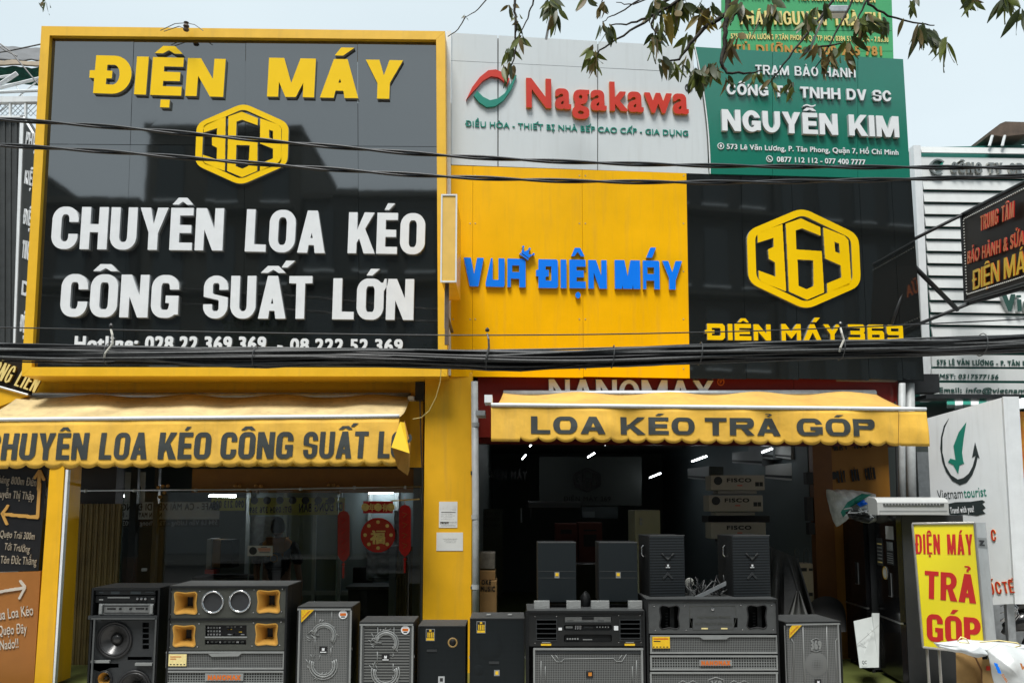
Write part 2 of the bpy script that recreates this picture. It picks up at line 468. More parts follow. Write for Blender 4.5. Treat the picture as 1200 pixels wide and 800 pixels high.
def gfont_ops(ch, w, s, t, rnd, ti):
    b = BASE.get(ch, ch); R = []; rx = min(rnd, w/2); ry = min(rnd*1.15 if rnd < .45 else .5, .5); ix, iy = max(rx-s, .03), max(ry-t, .03)
    P = lambda *p: R.append((1, list(p))); M = lambda *p: R.append((0, list(p)))
    box = lambda x0, y0, x1, y1: ((x0, y0), (x1, y0), (x1, y1), (x0, y1))
    if b in 'OCGQ':
        R.append((1, rr_(0, 0, w, 1, rx, ry))); R.append((0, rr_(s, t, w-s, 1-t, min(ix, w/2-s), iy)))
        if b == 'C': M(*box(w/2+.0*s if rnd > .45 else w-s-.01, .36, w+.1, .64))
        if b == 'G': M(*box(w-s-.01 if rnd < .45 else w*.55, .52, w+.1, .66)); P(*box(w*.52, .52-t*.95, w-.0, .52)); P(*box(w-s, .08, w, .52))
    elif b == 'D': R.append((1, rr_(0, 0, w, 1, rx, ry, '0110'))); R.append((0, rr_(s, t, w-s, 1-t, min(ix, w/2-s), iy, '0110')))
    elif b == 'U': R.append((1, rr_(0, 0, w, 1.2, rx, ry, '1100'))); R.append((0, rr_(s, t, w-s, 1.3, min(ix, w/2-s), iy, '1100'))); M(*box(-1, 1, w+1, 2))
    elif b == 'S':
        r2 = min(rx, .27); R.append((1, rr_(0, 0, w, 1, r2, min(ry, .28))))
        R.append((0, [(s, .60), (s+.02, .57), (w+.1, .47), (w+.1, .665), (w-s, .665), (w-s, 1-t-.04), (w-s-.03, 1-t), (s+.03, 1-t), (s, 1-t-.04)]))
        R.append((0, [(w-s, .40), (w-s-.02, .43), (-.1, .53), (-.1, .335), (s, .335), (s, t+.04), (s+.03, t), (w-s-.03, t), (w-s, t+.04)]))
    elif b in 'PRB':
        r2 = min(rx, .27); m = .42 if b != 'B' else .5
        if b == 'B': R.append((1, rr_(0, 0, w, .54, r2, .26, '0110'))); R.append((1, rr_(0, .47, w*.96, 1, r2, .26, '0110'))); R.append((0, rr_(s, t, w-s, .5-t*.45, .07, .07, '0110'))); R.append((0, rr_(s, .5+t*.45, w*.96-s, 1-t, .07, .07, '0110')))
        else:
            R.append((1, rr_(0, m-.02, w, 1, r2, .28, '0110'))); R.append((0, rr_(s, m-.02+t, w-s, 1-t, .10, .10, '0110'))); P(*box(0, 0, s, .9))
            if b == 'R': P((w*.42, .46), (w*.42+s*.9, .46), (w+.03, 0), (w-s*1.08, 0))
    elif b == 'A':
        a = w/2-s*.56; k = s*1.06; P((0, 0), (a, 1), (w-a, 1), (w, 0)); cb = .19; M((k, -.1), (k+a*cb, cb), (w-k-a*cb, cb), (w-k, -.1)) if w-2*k-2*a*cb > 0 else M((k, -.1), (w/2, (w/2-k)/a), (w-k, -.1))
        c2 = cb+t*.9; yt = (w/2-k)/a
        if yt > c2+.05: M((k+a*c2, c2), (w/2, yt), (w-k-a*c2, c2))
    elif b == 'V': a = w/2-s*.56; k = s*1.06; P((0, 1), (a, 0), (w-a, 0), (w, 1)); M((k, 1.1), (k, 1), (w/2, 1-(w/2-k)/a), (w-k, 1), (w-k, 1.1))
    elif b == 'Y': k = s*1.12; P((0, 1), (k, 1), (w/2, .60), (w-k, 1), (w, 1), (w/2+s/2, .40), (w/2+s/2, 0), (w/2-s/2, 0), (w/2-s/2, .40))
    elif b == 'X': k = s*1.2; P((0, 1), (k, 1), (w, 0), (w-k, 0)); P((w, 1), (w-k, 1), (0, 0), (k, 0))
    elif b == 'Z': P(*box(0, 0, w, t)); P(*box(0, 1-t, w, 1)); P((0, t-.01), (w-s*1.2, 1-t+.01), (w, 1-t+.01), (s*1.2, t-.01))
    elif b == 'K': P(*box(0, 0, s, 1)); P((s*.6, .34), (w-s*1.18, 1), (w, 1), (s*.6, .18) if w < .55 else (s*.9, .22)); P((s*1.0, .56), (s*1.9, .62), (w+.03, 0), (w-s*1.15, 0))
    elif b == 'N': P(*box(0, 0, s*.95, 1)); P(*box(w-s*.95, 0, w, 1)); P((0, 1), (s*1.1, 1), (w, 0), (w-s*1.1, 0))
    elif b == 'M': P(*box(0, 0, s*.92, 1)); P(*box(w-s*.92, 0, w, 1)); P((0, 1), (s*1.25, 1), (w/2, .36), (w-s*1.25, 1), (w, 1), (w/2+s*.42, 0), (w/2-s*.42, 0))
    elif b == 'H': P(*box(0, 0, s, 1)); P(*box(w-s, 0, w, 1)); P(*box(0, .5-t/2, w, .5+t/2))
    elif b == 'I': P(*box(0, 0, s, 1))
    elif b == 'T': P(*box(0, 1-t, w, 1)); P(*box(w/2-s/2, 0, w/2+s/2, 1))
    elif b == 'L': P(*box(0, 0, s, 1)); P(*box(0, 0, w, t))
    elif b in 'EF':
        P(*box(0, 0, s, 1)); P(*box(0, 1-t, w, 1)); P(*box(0, .5-t*.5, w*.93, .5+t*.5))
        if b == 'E': P(*box(0, 0, w, t))
    if ch == 'Đ': P(*box(-s*.42, .5-t*.42, w*.48, .5+t*.42))
    d = unicodedata.normalize('NFD', ch)[1:]; cx = w/2; y = 1+t*.40; top = y
    if b == 'I': cx = s/2
    ht = ti*.95
    hw = min(w*.46, max(s*1.45, .2))
    if '\u0302' in d: P((cx-hw, y), (cx-hw*.42, y+ht), (cx+hw*.42, y+ht), (cx+hw, y), (cx+hw*.42, y), (cx, y+ht*.45), (cx-hw*.42, y)); top = y+ht
    if '\u0306' in d: P((cx-hw*.8, y+ht), (cx-hw*.5, y), (cx+hw*.5, y), (cx+hw*.8, y+ht), (cx+hw*.45, y+ht), (cx+hw*.3, y+ht*.45), (cx-hw*.3, y+ht*.45), (cx-hw*.45, y+ht)); top = y+ht
    dbl = top > y
    if '\u0301' in d: o = hw*1.0 if dbl else 0; yy = y+ht*.75 if dbl else y; P((cx-hw*.35+o, yy), (cx+hw*.12+o, yy), (cx+hw*.75+o, yy+ht), (cx+hw*.0+o, yy+ht))
    if '\u0300' in d: o = -hw*1.0 if dbl else 0; yy = y+ht*.75 if dbl else y; P((cx+hw*.35+o, yy), (cx-hw*.12+o, yy), (cx-hw*.75+o, yy+ht), (cx-hw*.0+o, yy+ht))
    if '\u0303' in d: yy = top+(.04 if dbl else 0); P((cx-hw*.9, yy), (cx-hw*.9, yy+ht*.35), (cx-hw*.5, yy+ht*.75), (cx-hw*.2, yy+ht*.75), (cx+hw*.3, yy+ht*.45), (cx+hw*.55, yy+ht*.5), (cx+hw*.9, yy+ht*.85), (cx+hw*.9, yy+ht*.45), (cx+hw*.5, yy+ht*.05), (cx+hw*.2, yy+ht*.05), (cx-hw*.3, yy+ht*.38), (cx-hw*.55, yy+ht*.32))
    if '\u0309' in d: yy = y; P((cx-s*.18, yy), (cx+s*.22, yy), (cx+s*.22, yy+ht*.35), (cx+s*.55, yy+ht*.65), (cx+s*.55, yy+ht*1.0), (cx+s*.2, yy+ht*1.35), (cx-s*.5, yy+ht*1.35), (cx-s*.5, yy+ht*1.0), (cx+s*.1, yy+ht*1.0), (cx+s*.1, yy+ht*.75), (cx-s*.18, yy+ht*.5))
    if '\u0323' in d: r = min(s*.5, ti*.55); P(*box(cx-r, -t*.45-2*r*.9, cx+r, -t*.45))
    if '\u031b' in d: P((w-s*.75, .90), (w-s*.1, .90), (w+s*.05, 1.0), (w+s*.45, 1.0), (w+s*.35, .84), (w+s*.0, .70), (w-s*.5, .70))
    return R
_gf = {}
def gfont_glyph(ch, w, s, t, rnd, shear, ti, res=150):
    w = max(w, 2.15*s); s = round(s, 3)
    if BASE.get(ch, ch) == 'I': w = s
    key = (ch, round(w, 3), s, t, rnd, shear, ti)
    if key in _gf: return _gf[key]
    ops = gfont_ops(ch, w, s, t, rnd, ti); xs = [p[0] for k, P in ops if k for p in P]; ys = [p[1] for k, P in ops if k for p in P]
    x0, y0 = min(xs)-.04-abs(shear), min(ys)-.04; W = int((max(xs)+.04+abs(shear)*1.4-x0)*res)+2; H = int((max(ys)+.04-y0)*res)+2; g = np.zeros((H, W), bool)
    for k, P in ops:
        f = fill_winding([[(x+y*shear, y) for x, y in P]], x0, y0, W, H, res); g = (g | f) if k else (g & ~f)
    _gf[key] = (w, group_loops(contours(g, x0, y0, res, .5))); return _gf[key]
def caps(parent, text, L0, R0, top, plane, mats, depth=0.03, s=.22, t=.17, rnd=.30, gap=.07, shear=0.0, out=0.0, fn=None, space=.45, ti=None, name='letter'):
    """a line of drawn capitals from pixel L0 to pixel R0 with cap tops at pixel row `top` above L0"""
    A, Bq = plane(*L0, out), plane(*R0, out); Tp = plane(L0[0], top, out); U = Bq-A; wid = U.length; U.normalize(); Nn = plane.N; V = U.cross(Nn)*-1; V = V if V.z > 0 else -V
    h = (Tp-A).dot(V); ratio = wid/h; n = len(text); ti = ti or t; fix = gap*(n-1); var = 0
    for c in text:
        if c == ' ': fix += space*.35
        elif BASE.get(c, c) == 'I': fix += s
        else: var += GW[BASE.get(c, c)]
    k = (ratio-fix)/var; x = 0; obs = []; s0 = s
    if k*.9 < 2.6*s:
        nI = sum(BASE.get(c, c) == 'I' for c in text)
        for _ in range(6): s = max(.08, k*.9/2.6); k = (ratio-fix+nI*(s0-s))/var
        t = min(t, s*.85)
    mats = mats if isinstance(mats, (list, tuple)) else [mats, mats]
    for c in text:
        if c == ' ': x += space*.35+gap; continue
        b = BASE.get(c, c); w, g = gfont_glyph(c, k*GW.get(b, 1) if b != 'I' else s, s, t, rnd, shear, ti)
        mb = MB(); place(mb, g, A, U, V, Nn, h, depth, fn, (0, 1), ox=x); obs.append(mb.build(name, mats, parent)); x += (k*GW[b] if b != 'I' else s)+gap
    return obs

def raster_shape(parent, name, plus, minus, O, U, V, Nn, sc, depth, mats, res=160, size=1.0, grow=0):
    """one solid cut from filled polygons (plus) less others (minus), in unit coordinates"""
    tri = lambda ps: [[p[0], p[i], p[i+1]] for p in ps for i in range(1, len(p)-1)]
    xs = [q[0] for p in plus for q in p]; ys = [q[1] for p in plus for q in p]
    x0, y0 = min(xs)-0.05, min(ys)-0.05; W = int((max(xs)+0.05-x0)*res)+2; H = int((max(ys)+0.05-y0)*res)+2
    g = fill_tris(tri(plus), x0, y0, W, H, res)
    if grow: g = dilate(g, grow, grow)
    if minus: g &= ~fill_tris(tri(minus), x0, y0, W, H, res)
    mb = MB(); place(mb, group_loops(contours(g, x0, y0, res)), O, U, V, Nn, sc, depth)
    mats = mats if isinstance(mats, (list, tuple)) else [mats, mats]
    return mb.build(name, mats, parent)
def stroke(pts, w, closed=False):
    out = []; n = len(pts)
    for i in range(n if closed else n-1):
        a, b = Vector(pts[i]), Vector(pts[(i+1) % n]); d = (b-a).normalized(); q = Vector((-d.y, d.x))*w/2; e = d*(w/2)*0.5
        out.append([tuple(a-e-q), tuple(b+e-q), tuple(b+e+q), tuple(a-e+q)])
    return out
def disc(cx, cy, r, n=24): return [(cx+r*math.cos(2*math.pi*i/n), cy+r*math.sin(2*math.pi*i/n)) for i in range(n)]
def ringpolys(cx, cy, r0, r1, a0=0, a1=360, n=32):
    out = []
    for i in range(n):
        t0, t1 = math.radians(a0+(a1-a0)*i/n), math.radians(a0+(a1-a0)*(i+1)/n)
        out.append([(cx+r0*math.cos(t0), cy+r0*math.sin(t0)), (cx+r1*math.cos(t0), cy+r1*math.sin(t0)), (cx+r1*math.cos(t1), cy+r1*math.sin(t1)), (cx+r0*math.cos(t1), cy+r0*math.sin(t1))])
    return out

def finish():
    bpy.data.objects.remove(_to)
# ------------------------------------------------------------------ materials of the facade
YEL = mat('yellow_acrylic', (0.88, 0.56, 0.0), 0.32, spec=.3, var=0.03, scale=3, dirt=0.0)
YELF = mat('yellow_frame_paint', (0.80, 0.46, 0.02), 0.42, var=0.05, scale=5, dirt=0.12)
YELW = mat('yellow_wall_paint', (0.78, 0.42, 0.010), 0.45, var=0.07, scale=2.5, bump=0.04, bscale=90, dirt=0.2)
YELP = mat('yellow_panel', (0.88, 0.46, 0.0), 0.3, spec=.3, var=0.06, scale=1.5, bump=0.03, bscale=1.5, dirt=0.13)
WHT = mat('white_acrylic', (0.74, 0.76, 0.77), 0.35, var=0.04, scale=8)
WHTS = mat('white_letter_side', (0.42, 0.44, 0.45), 0.45, var=0.06)
SLV = mat('brushed_letter_side', (0.50, 0.50, 0.46), 0.35, metal=0.6, var=0.08)
GOLDS = mat('golden_letter_side', (0.62, 0.40, 0.06), 0.35, metal=0.7, var=0.06)
BLKP = mat('black_composite_panel', (0.010, 0.012, 0.012), 0.035, spec=0.5, var=0.0, ior=2.5, bump=0.03, bscale=1.3)
GRNP = mat('green_composite_panel', (0.010, 0.17, 0.115), 0.16, var=0.03, scale=2, ior=1.7, bump=0.015, bscale=1.2)
WHTP = mat('white_composite_panel', (0.60, 0.64, 0.65), 0.25, var=0.03, scale=1.2, bump=0.02, bscale=1.2, dirt=0.10)
REDP = mat('dark_red_panel', (0.16, 0.012, 0.008), 0.3, var=0.05, scale=2)
STEEL = mat('galvanised_steel', (0.42, 0.44, 0.45), 0.42, metal=0.8, var=0.15, scale=14)
WHTM = mat('white_painted_steel', (0.72, 0.75, 0.76), 0.4, var=0.06, scale=5, dirt=0.15)
DARKM = mat('dark_steel', (0.03, 0.032, 0.034), 0.45, metal=0.4, var=0.2)
RUST = mat('brown_weathered_metal', (0.10, 0.07, 0.05), 0.7, var=0.35, scale=9)
REDL = mat('red_acrylic', (0.55, 0.030, 0.012), 0.35, var=0.05)
ORNG = mat('orange_letter_side', (0.55, 0.20, 0.02), 0.4, var=0.05)
GRNL = mat('teal_acrylic', (0.010, 0.22, 0.16), 0.35, var=0.05)
BLUL = mat('blue_acrylic', (0.002, 0.20, 0.92), 0.3, var=0.02)
INK = mat('black_ink', (0.012, 0.014, 0.014), 0.55, var=0.0)
REDI = mat('red_ink', (0.50, 0.012, 0.010), 0.5, var=0.0)
ORGI = mat('orange_led_ink', (0.60, 0.14, 0.015), 0.4, var=0.1, scale=60)
YELI = mat('yellow_led_ink', (0.85, 0.55, 0.02), 0.4, var=0.1, scale=60)
CRML = mat('cream_letter', (0.75, 0.60, 0.22), 0.4, var=0.06)
GREYC = mat('grey_concrete', (0.22, 0.22, 0.21), 0.85, var=0.2, scale=4, bump=0.15, bscale=30)

def warp(o, deg=0.22):
    return o
def panel_grid(parent, plane, xs, ys, t, m, name='panel', gap=0.004, jit=0.0025, shear=0.0, out=0.0):
    """rows of sheet panels on a facade plane; xs are pixel columns at the top and bottom, ys pixel rows at both ends"""
    obs = []
    for i in range(len(xs)-1):
        for j in range(len(ys)-1):
            def c(a, b): 
                (xt, xb), (yl, yr) = xs[a], ys[b]
                v = b/(len(ys)-1); x = xt+(xb-xt)*((ys[b][0]-ys[0][0])/(ys[-1][0]-ys[0][0]))
                u = (x-xs[0][0])/(xs[-1][0]-xs[0][0]); return plane(x, yl+(yr-yl)*u, out)
            q = [c(i, j+1), c(i+1, j+1), c(i+1, j), c(i, j)]
            ctr = sum(q, Vector())/4; q = [p+(ctr-p).normalized()*gap for p in q]
            q = [p+plane.N*random.uniform(-jit, jit) for p in q]
            obs.append(MB().slab(q, t, plane.N).build(name, m, parent))
    return obs
def bar(mb, a, b, w, h, Nn, up=Vector((0, 0, 1))):
    """straight square bar between two points: w along the face normal, h across"""
    a, b = Vector(a), Vector(b); d = (b-a).normalized(); s = d.cross(Nn).normalized()*h/2; n = Nn*w/2
    return mb.hexa([a-s+n, b-s+n, b+s+n, a+s+n, a-s-n, b-s-n, b+s-n, a+s-n])

def tri_fan_safe(ps):
    T = []
    for p in ps:
        V3 = [Vector((x, y, 0)) for x, y in p]
        for a, b, c in tessellate_polygon([V3]): T.append((p[a], p[b], p[c]))
    return T
def hexagon(r, cr=0.16, cx=0, cy=0, sx=1.0):
    """pointy-top hexagon with softened corners"""
    pts = [(r*math.sin(math.radians(60*k))*sx, r*math.cos(math.radians(60*k))) for k in range(6)]
    out = []
    for i in range(6):
        p0, p1, p2 = Vector(pts[i-1]), Vector(pts[i]), Vector(pts[(i+1) % 6])
        a = p1+(p0-p1).normalized()*cr; b = p1+(p2-p1).normalized()*cr
        for k in range(6):
            t = k/5; out.append(tuple((a*(1-t)**2+p1*2*t*(1-t)+b*t*t)+Vector((cx, cy))))
    return out
def logo369(parent, plane, cx, cy, hpx, wpx, depth, face, side, res=240, name='emblem'):
    """hexagonal ring with the three interlocked numerals, built as four raised pieces"""
    O = plane(cx, cy); Hh = (plane(cx, cy-hpx/2)-plane(cx, cy+hpx/2)).length/2
    Ww = (plane(cx+wpx/2, cy)-plane(cx-wpx/2, cy)).length/2
    U = plane.U; V = Vector((0, 0, 1)); sx = Ww/(Hh*math.sin(math.radians(60)))
    hx = lambda r, c: hexagon(r, c, sx=sx)
    raster_shape(parent, 'emblem_ring', [hx(1.0, 0.2)], [hx(0.855, 0.12)], O, U, V, plane.N, Hh, depth, [face, side], res)
    C = lambda P: [((x-370)/270*.985, (313-y)/270*.985) for x, y in P]
    for plus, cut in (
        ([(272, 125), (360, 92), (470, 137), (470, 185), (365, 147), (328, 160), (328, 265), (473, 270), (478, 497), (378, 540), (277, 497)], [(332, 320), (422, 322), (418, 463), (378, 482), (333, 465)]),
        ([(118, 190), (135, 175), (262, 128), (270, 497), (135, 450), (118, 430), (118, 387), (212, 418), (212, 340), (178, 322), (175, 270), (207, 255), (208, 205), (118, 235)], None),
        ([(478, 137), (600, 180), (622, 205), (628, 430), (615, 452), (487, 497), (487, 447), (572, 412), (570, 345), (482, 310)], [(540, 215), (567, 225), (568, 280), (542, 270)])):
        P = [C(plus)]; x0, y0 = -1.2, -1.1; bc = [(min(q[i] for q in P[0])+max(q[i] for q in P[0]))/2 for i in (0, 1)]; sh_ = lambda L_: [(bc[0]+(x-bc[0])*.955, bc[1]+(y-bc[1])*.975) for x, y in L_]; P = [sh_(P[0])]
        g = fill_tris(tri_fan_safe(P), x0, y0, int(2.4*res), int(2.2*res), res)
        if cut: g &= ~fill_tris(tri_fan_safe([sh_(C(cut))]), x0, y0, int(2.4*res), int(2.2*res), res)
        mb = MB(); place(mb, group_loops(contours(g, x0, y0, res)), O, U, V, plane.N, Hh, depth); mb.build('emblem_numeral', [face, side], parent)

# ------------------------------------------------------------------ the big left sign
t = thing('shop_sign', 'large glossy black sign in a yellow frame with two rows of big white capitals', 'sign', LEFT(280, 441))
panel_grid(t, LEFT, [(61, 40), (157, 143), (288, 285), (419, 421), (511, 514)], [(44, 49), (169, 172), (437, 437)], 0.03, BLKP)
mb = MB()
# yellow box frame, 0.22 m deep, standing 6 cm proud of the panels
def frame_bar(q, out=0.06, depth=0.5):
    m = MB(); m.slab([LEFT(x, y)+LEFT.N*out for x, y in q], depth, LEFT.N); return m.build('frame', YELF, t)
frame_bar([(29, 441), (40.5, 431), (61.5, 45), (52, 34)])
frame_bar([(52, 34.2), (61.5, 45), (511.5, 49), (522, 40)][::1][0:1]+[(61.6, 45.1), (511.4, 49.9), (521.9, 40.1)])
frame_bar([(514, 431.5), (524.5, 441.6), (522, 40.2), (511.6, 50)])
frame_bar([(29.2, 441.2), (524.3, 441.8), (514, 431.6), (40.6, 431)])
caps(t, 'ĐIỆN', (111, 111.5), (263, 116), 67, LEFT, [YEL, SLV], 0.042, s=.30, t=.24, rnd=.46, gap=.10, ti=.21)
caps(t, 'MÁY', (314, 115.5), (471.5, 118.5), 70, LEFT, [YEL, SLV], 0.042, s=.30, t=.22, rnd=.46, gap=.14, ti=.22)
logo369(t, LEFT, 284.5, 170, 96, 108, 0.028, YEL, SLV)
caps(t, 'CHUYÊN', (61.5, 293), (262, 295), 243.5, LEFT, [WHT, WHTS], 0.042, s=.275, t=.205, rnd=.27, gap=.06, ti=.175)
caps(t, 'LOA', (288, 296), (381.5, 298), 246.5, LEFT, [WHT, WHTS], 0.042, s=.275, t=.205, rnd=.27, gap=.06, ti=.175)
caps(t, 'KÉO', (408, 298), (498, 299.5), 250, LEFT, [WHT, WHTS], 0.042, s=.275, t=.205, rnd=.27, gap=.06, ti=.175)
caps(t, 'CÔNG', (72, 372), (210, 373.5), 322, LEFT, [WHT, WHTS], 0.042, s=.275, t=.205, rnd=.27, gap=.06, ti=.175)
caps(t, 'SUẤT', (239, 374), (366, 374.5), 324, LEFT, [WHT, WHTS], 0.042, s=.275, t=.205, rnd=.27, gap=.06, ti=.175)
caps(t, 'LỚN', (390, 375), (485, 376), 327, LEFT, [WHT, WHTS], 0.042, s=.275, t=.205, rnd=.27, gap=.06, ti=.175)
letters(t, 'Hotline: 028.22.369.369', (87, 411), (313, 412), 394, LEFT, [WHT, WHTS], 0.03, bx=0.035, by=0.03)
letters(t, '-', (324, 411), (332, 412), 396, LEFT, [WHT, WHTS], 0.03, bx=0.03, by=0.03)
letters(t, '08.222.52.369', (340, 412), (473, 413), 397, LEFT, [WHT, WHTS], 0.03, bx=0.035, by=0.03)
sign_big = t

# ------------------------------------------------------------------ white sign with red lettering
t = thing('shop_sign', 'pale grey sign above the yellow one with red lettering and a swoosh', 'sign', RIGHT(670, 200))
def curve_edge(y0, y1, n=14):      # the bowed joint between the white and the green sign
    return [(813.5+(831-813.5)*math.sin((k/n)*math.pi/2)**1.15 if 0 else 813+18*(1-(1-k/n)**1.9), y0+(y1-y0)*k/n) for k in range(n+1)]
edge = curve_edge(55, 204)
q = [(528.5, 194), (528.5, 38.5), (813, 55)]
def strip(xa, xb, m, thick=0.03, out=0.0):
    pass
cols = [528.5, 583.5, 700, 813]
def ytop(x): return 38.5+(x-528.5)*16.5/284.5
def ybot(x): return 193+(x-528.5)*11/301.5
def ymid(x): return 71+(x-528.5)*14/290
for a, b in ((528.5, 583), (584, 700), (701, 813)):
    mb = MB(); mb.slab([RIGHT(a+.3, ymid(a)), RIGHT(b-.1, ymid(b)), RIGHT(b-.1, ytop(b)), RIGHT(a+.3, ytop(a))], 0.03, RIGHT.N); mb.build('panel', WHTP, t)
    if b < 800:
        mb = MB(); mb.slab([RIGHT(a+.3, ybot(a)), RIGHT(b-.1, ybot(b)), RIGHT(b-.1, ymid(b)+.5), RIGHT(a+.3, ymid(a)+.5)], 0.03, RIGHT.N); mb.build('panel', WHTP, t)
MB().slab([RIGHT(530, 192.5, -.036), RIGHT(829, 203, -.036), RIGHT(812, 56.5, -.036), RIGHT(530, 40, -.036)], .05, RIGHT.N).build('backing_sheet', GREYC, t)
low = [p for p in edge if p[1] > 86]
mb = MB(); mb.prism([RIGHT(701, ybot(701)), RIGHT(830.5, 204)]+[RIGHT(x-1.2, y) for x, y in low[::-1][1:]]+[RIGHT(814.5, 85.6), RIGHT(701, ymid(701)+.5)], RIGHT.N, 0.03); mb.build('panel', WHTP, t)
letters(t, 'Nagakawa', (613, 127.5), (807, 135.5), 93, RIGHT, [REDL, ORNG], 0.04, bx=0.03, by=0.02, res=150)
letters(t, 'ĐIỀU HÒA - THIẾT BỊ NHÀ BẾP CAO CẤP - GIA DỤNG', (545, 148.5), (807, 160), 142, RIGHT, [GRNL, GRNL], 0.010, bx=0.008, by=0.006, joined=True)
def crescent(name, pts_out, pts_in, m):
    mb = MB(); P = pts_out+pts_in[::-1]
    g = [[(RIGHT(x, y)-RIGHT(580, 105)).dot(RIGHT.U) for x, y in P], [(RIGHT(x, y)-RIGHT(580, 105)).z for x, y in P]]
    lp = list(zip(*g)); lp = lp if area(lp) > 0 else lp[::-1]
    place(mb, [[lp]], RIGHT(580, 105), RIGHT.U, Vector((0, 0, 1)), RIGHT.N, 1, 0.03); return mb.build(name, [m, m], t)
crescent('swoosh', [(546, 119), (553, 104), (562, 92), (572, 84), (581, 83), (590, 87), (597, 94)], [(547, 117), (556, 107), (566, 96), (575, 91), (583, 92), (589, 96), (594, 102)], REDL)
crescent('swoosh', [(555, 113.5), (561, 121), (570, 127), (580, 126), (590, 119), (599, 106), (605, 90)], [(559, 108), (566, 115), (574, 119), (583, 117), (591, 111), (598, 100), (604, 89)], GRNL)
O = RIGHT(807, 103); mb = MB(); 
raster_shape(t, 'registered_ring', ringpolys(0, 0, .82, 1, n=24), None, O, RIGHT.U, Vector((0, 0, 1)), RIGHT.N, 0.05, 0.008, INK, 60)
letters(t, 'R', (804.5, 106), (809.5, 106), 100, RIGHT, INK, 0.008, bx=0.0, by=0.0, name='registered_letter')
# ------------------------------------------------------------------ green sign
GRP = Plane(9.385, 0.10)
t = thing('shop_sign', 'dark green sign with white NGUYỄN KIM lettering and a curved left edge', 'sign', GRP(945, 208))
def gtop(x): return 55+(x-813)*14.5/245
def gbot(x): return 203.5+(x-831)*6.5/235
MB().slab([GRP(834, 202, -.036), GRP(1064, 208, -.036), GRP(1056, 71, -.036), GRP(818, 57, -.036)], .05, GRP.N).build('backing_sheet', GREYC, t)
def gedge(y): 
    k = (y-55)/149; return 814.2+18*(1-(1-min(1, max(0, k)))**1.9)
for a, b in ((None, 905), (905.5, 1005), (1005.5, 1058.3)):
    dx = 0 if b < 1058 else 8.4
    if a is None:
        P = [GRP(831.7, 203.8), GRP(b, gbot(b)), GRP(b, gtop(b))]+[GRP(gedge(55+149*k/14), 55+149*k/14) for k in range(14)]
        MB().prism(P, GRP.N, 0.03).build('panel', GRNP, t)
    else:
        MB().slab([GRP(a, gbot(a)), GRP(b+dx, gbot(b+dx)), GRP(b, gtop(b)), GRP(a, gtop(a))], 0.03, GRP.N).build('panel', GRNP, t)
# white piping that follows the curve
MB().tube([GRP(gedge(55+149*k/14)-.2, 55+149*k/14, 0.006) for k in range(15)], 0.008, 5).build('edge_trim', WHT, t)
caps(t, 'TRẠM BẢO HÀNH', (885, 88), (1002, 92), 77, GRP, [WHT, WHTS], 0.02, s=.17, t=.15, rnd=.5, gap=.13, space=1.0)
caps(t, 'CÔNG TY TNHH DV SC', (851, 112), (1043.5, 120.5), 99, GRP, [WHT, WHTS], 0.03, s=.22, t=.19, rnd=.5, gap=.11, space=1.0)
caps(t, 'NGUYỄN KIM', (845, 155), (1052, 163), 130, GRP, [WHT, WHTS], 0.045, s=.26, t=.21, rnd=.5, gap=.09, space=1.0, ti=.16)
letters(t, '573 Lê Văn Lương, P. Tân Phong, Quận 7, Hồ Chí Minh', (851, 175), (1053, 182), 169, GRP, [WHT, WHTS], 0.01, bx=0.016, by=0.012, joined=True)
letters(t, '0877 112 112 - 077 400 7777', (910, 190), (1014, 193.5), 184, GRP, [WHT, WHTS], 0.01, bx=0.02, by=0.015, joined=True)
for cx, cy in ((844.5, 171.5), (901.5, 186.5)):
    raster_shape(t, 'badge', ringpolys(0, 0, .80, 1, n=24)+[disc(0, .1, .34), [(-.3, 0), (0, -.6), (.3, 0)]] if cy < 180 else ringpolys(0, 0, .8, 1, n=24)+stroke([(-.35, .35), (-.2, -.1), (.35, -.4)], .26), None, GRP(cx, cy), GRP.U, Vector((0, 0, 1)), GRP.N, 0.042, 0.01, WHT, 60)

# ------------------------------------------------------------------ yellow sign
t = thing('shop_sign', 'plain yellow sign with the blue words VUA ĐIỆN MÁY and a small crown', 'sign', RIGHT(668, 442))
for (a, b), (c, d) in (((528.5, 528), (554, 553.5)), ((554.3, 553.8), (682, 683.5)), ((682.3, 683.8), (804.3, 808.3))):
    f = lambda x: 194+(x-528)*9/276
    MB().slab([RIGHT(b, 441), RIGHT(d, 441+(d-528)*2/280), RIGHT(c, f(c)), RIGHT(a, f(a))], 0.035, RIGHT.N).build('panel', YELP, t)
for x in (531, 551, 557, 679, 686, 801):
    for y in (206, 262, 318, 374, 432): MB().lathe(RIGHT(x, y), RIGHT.N, [(.009, 0), (.007, .003), (0, .004)], 8).build('screw', SLV, t)
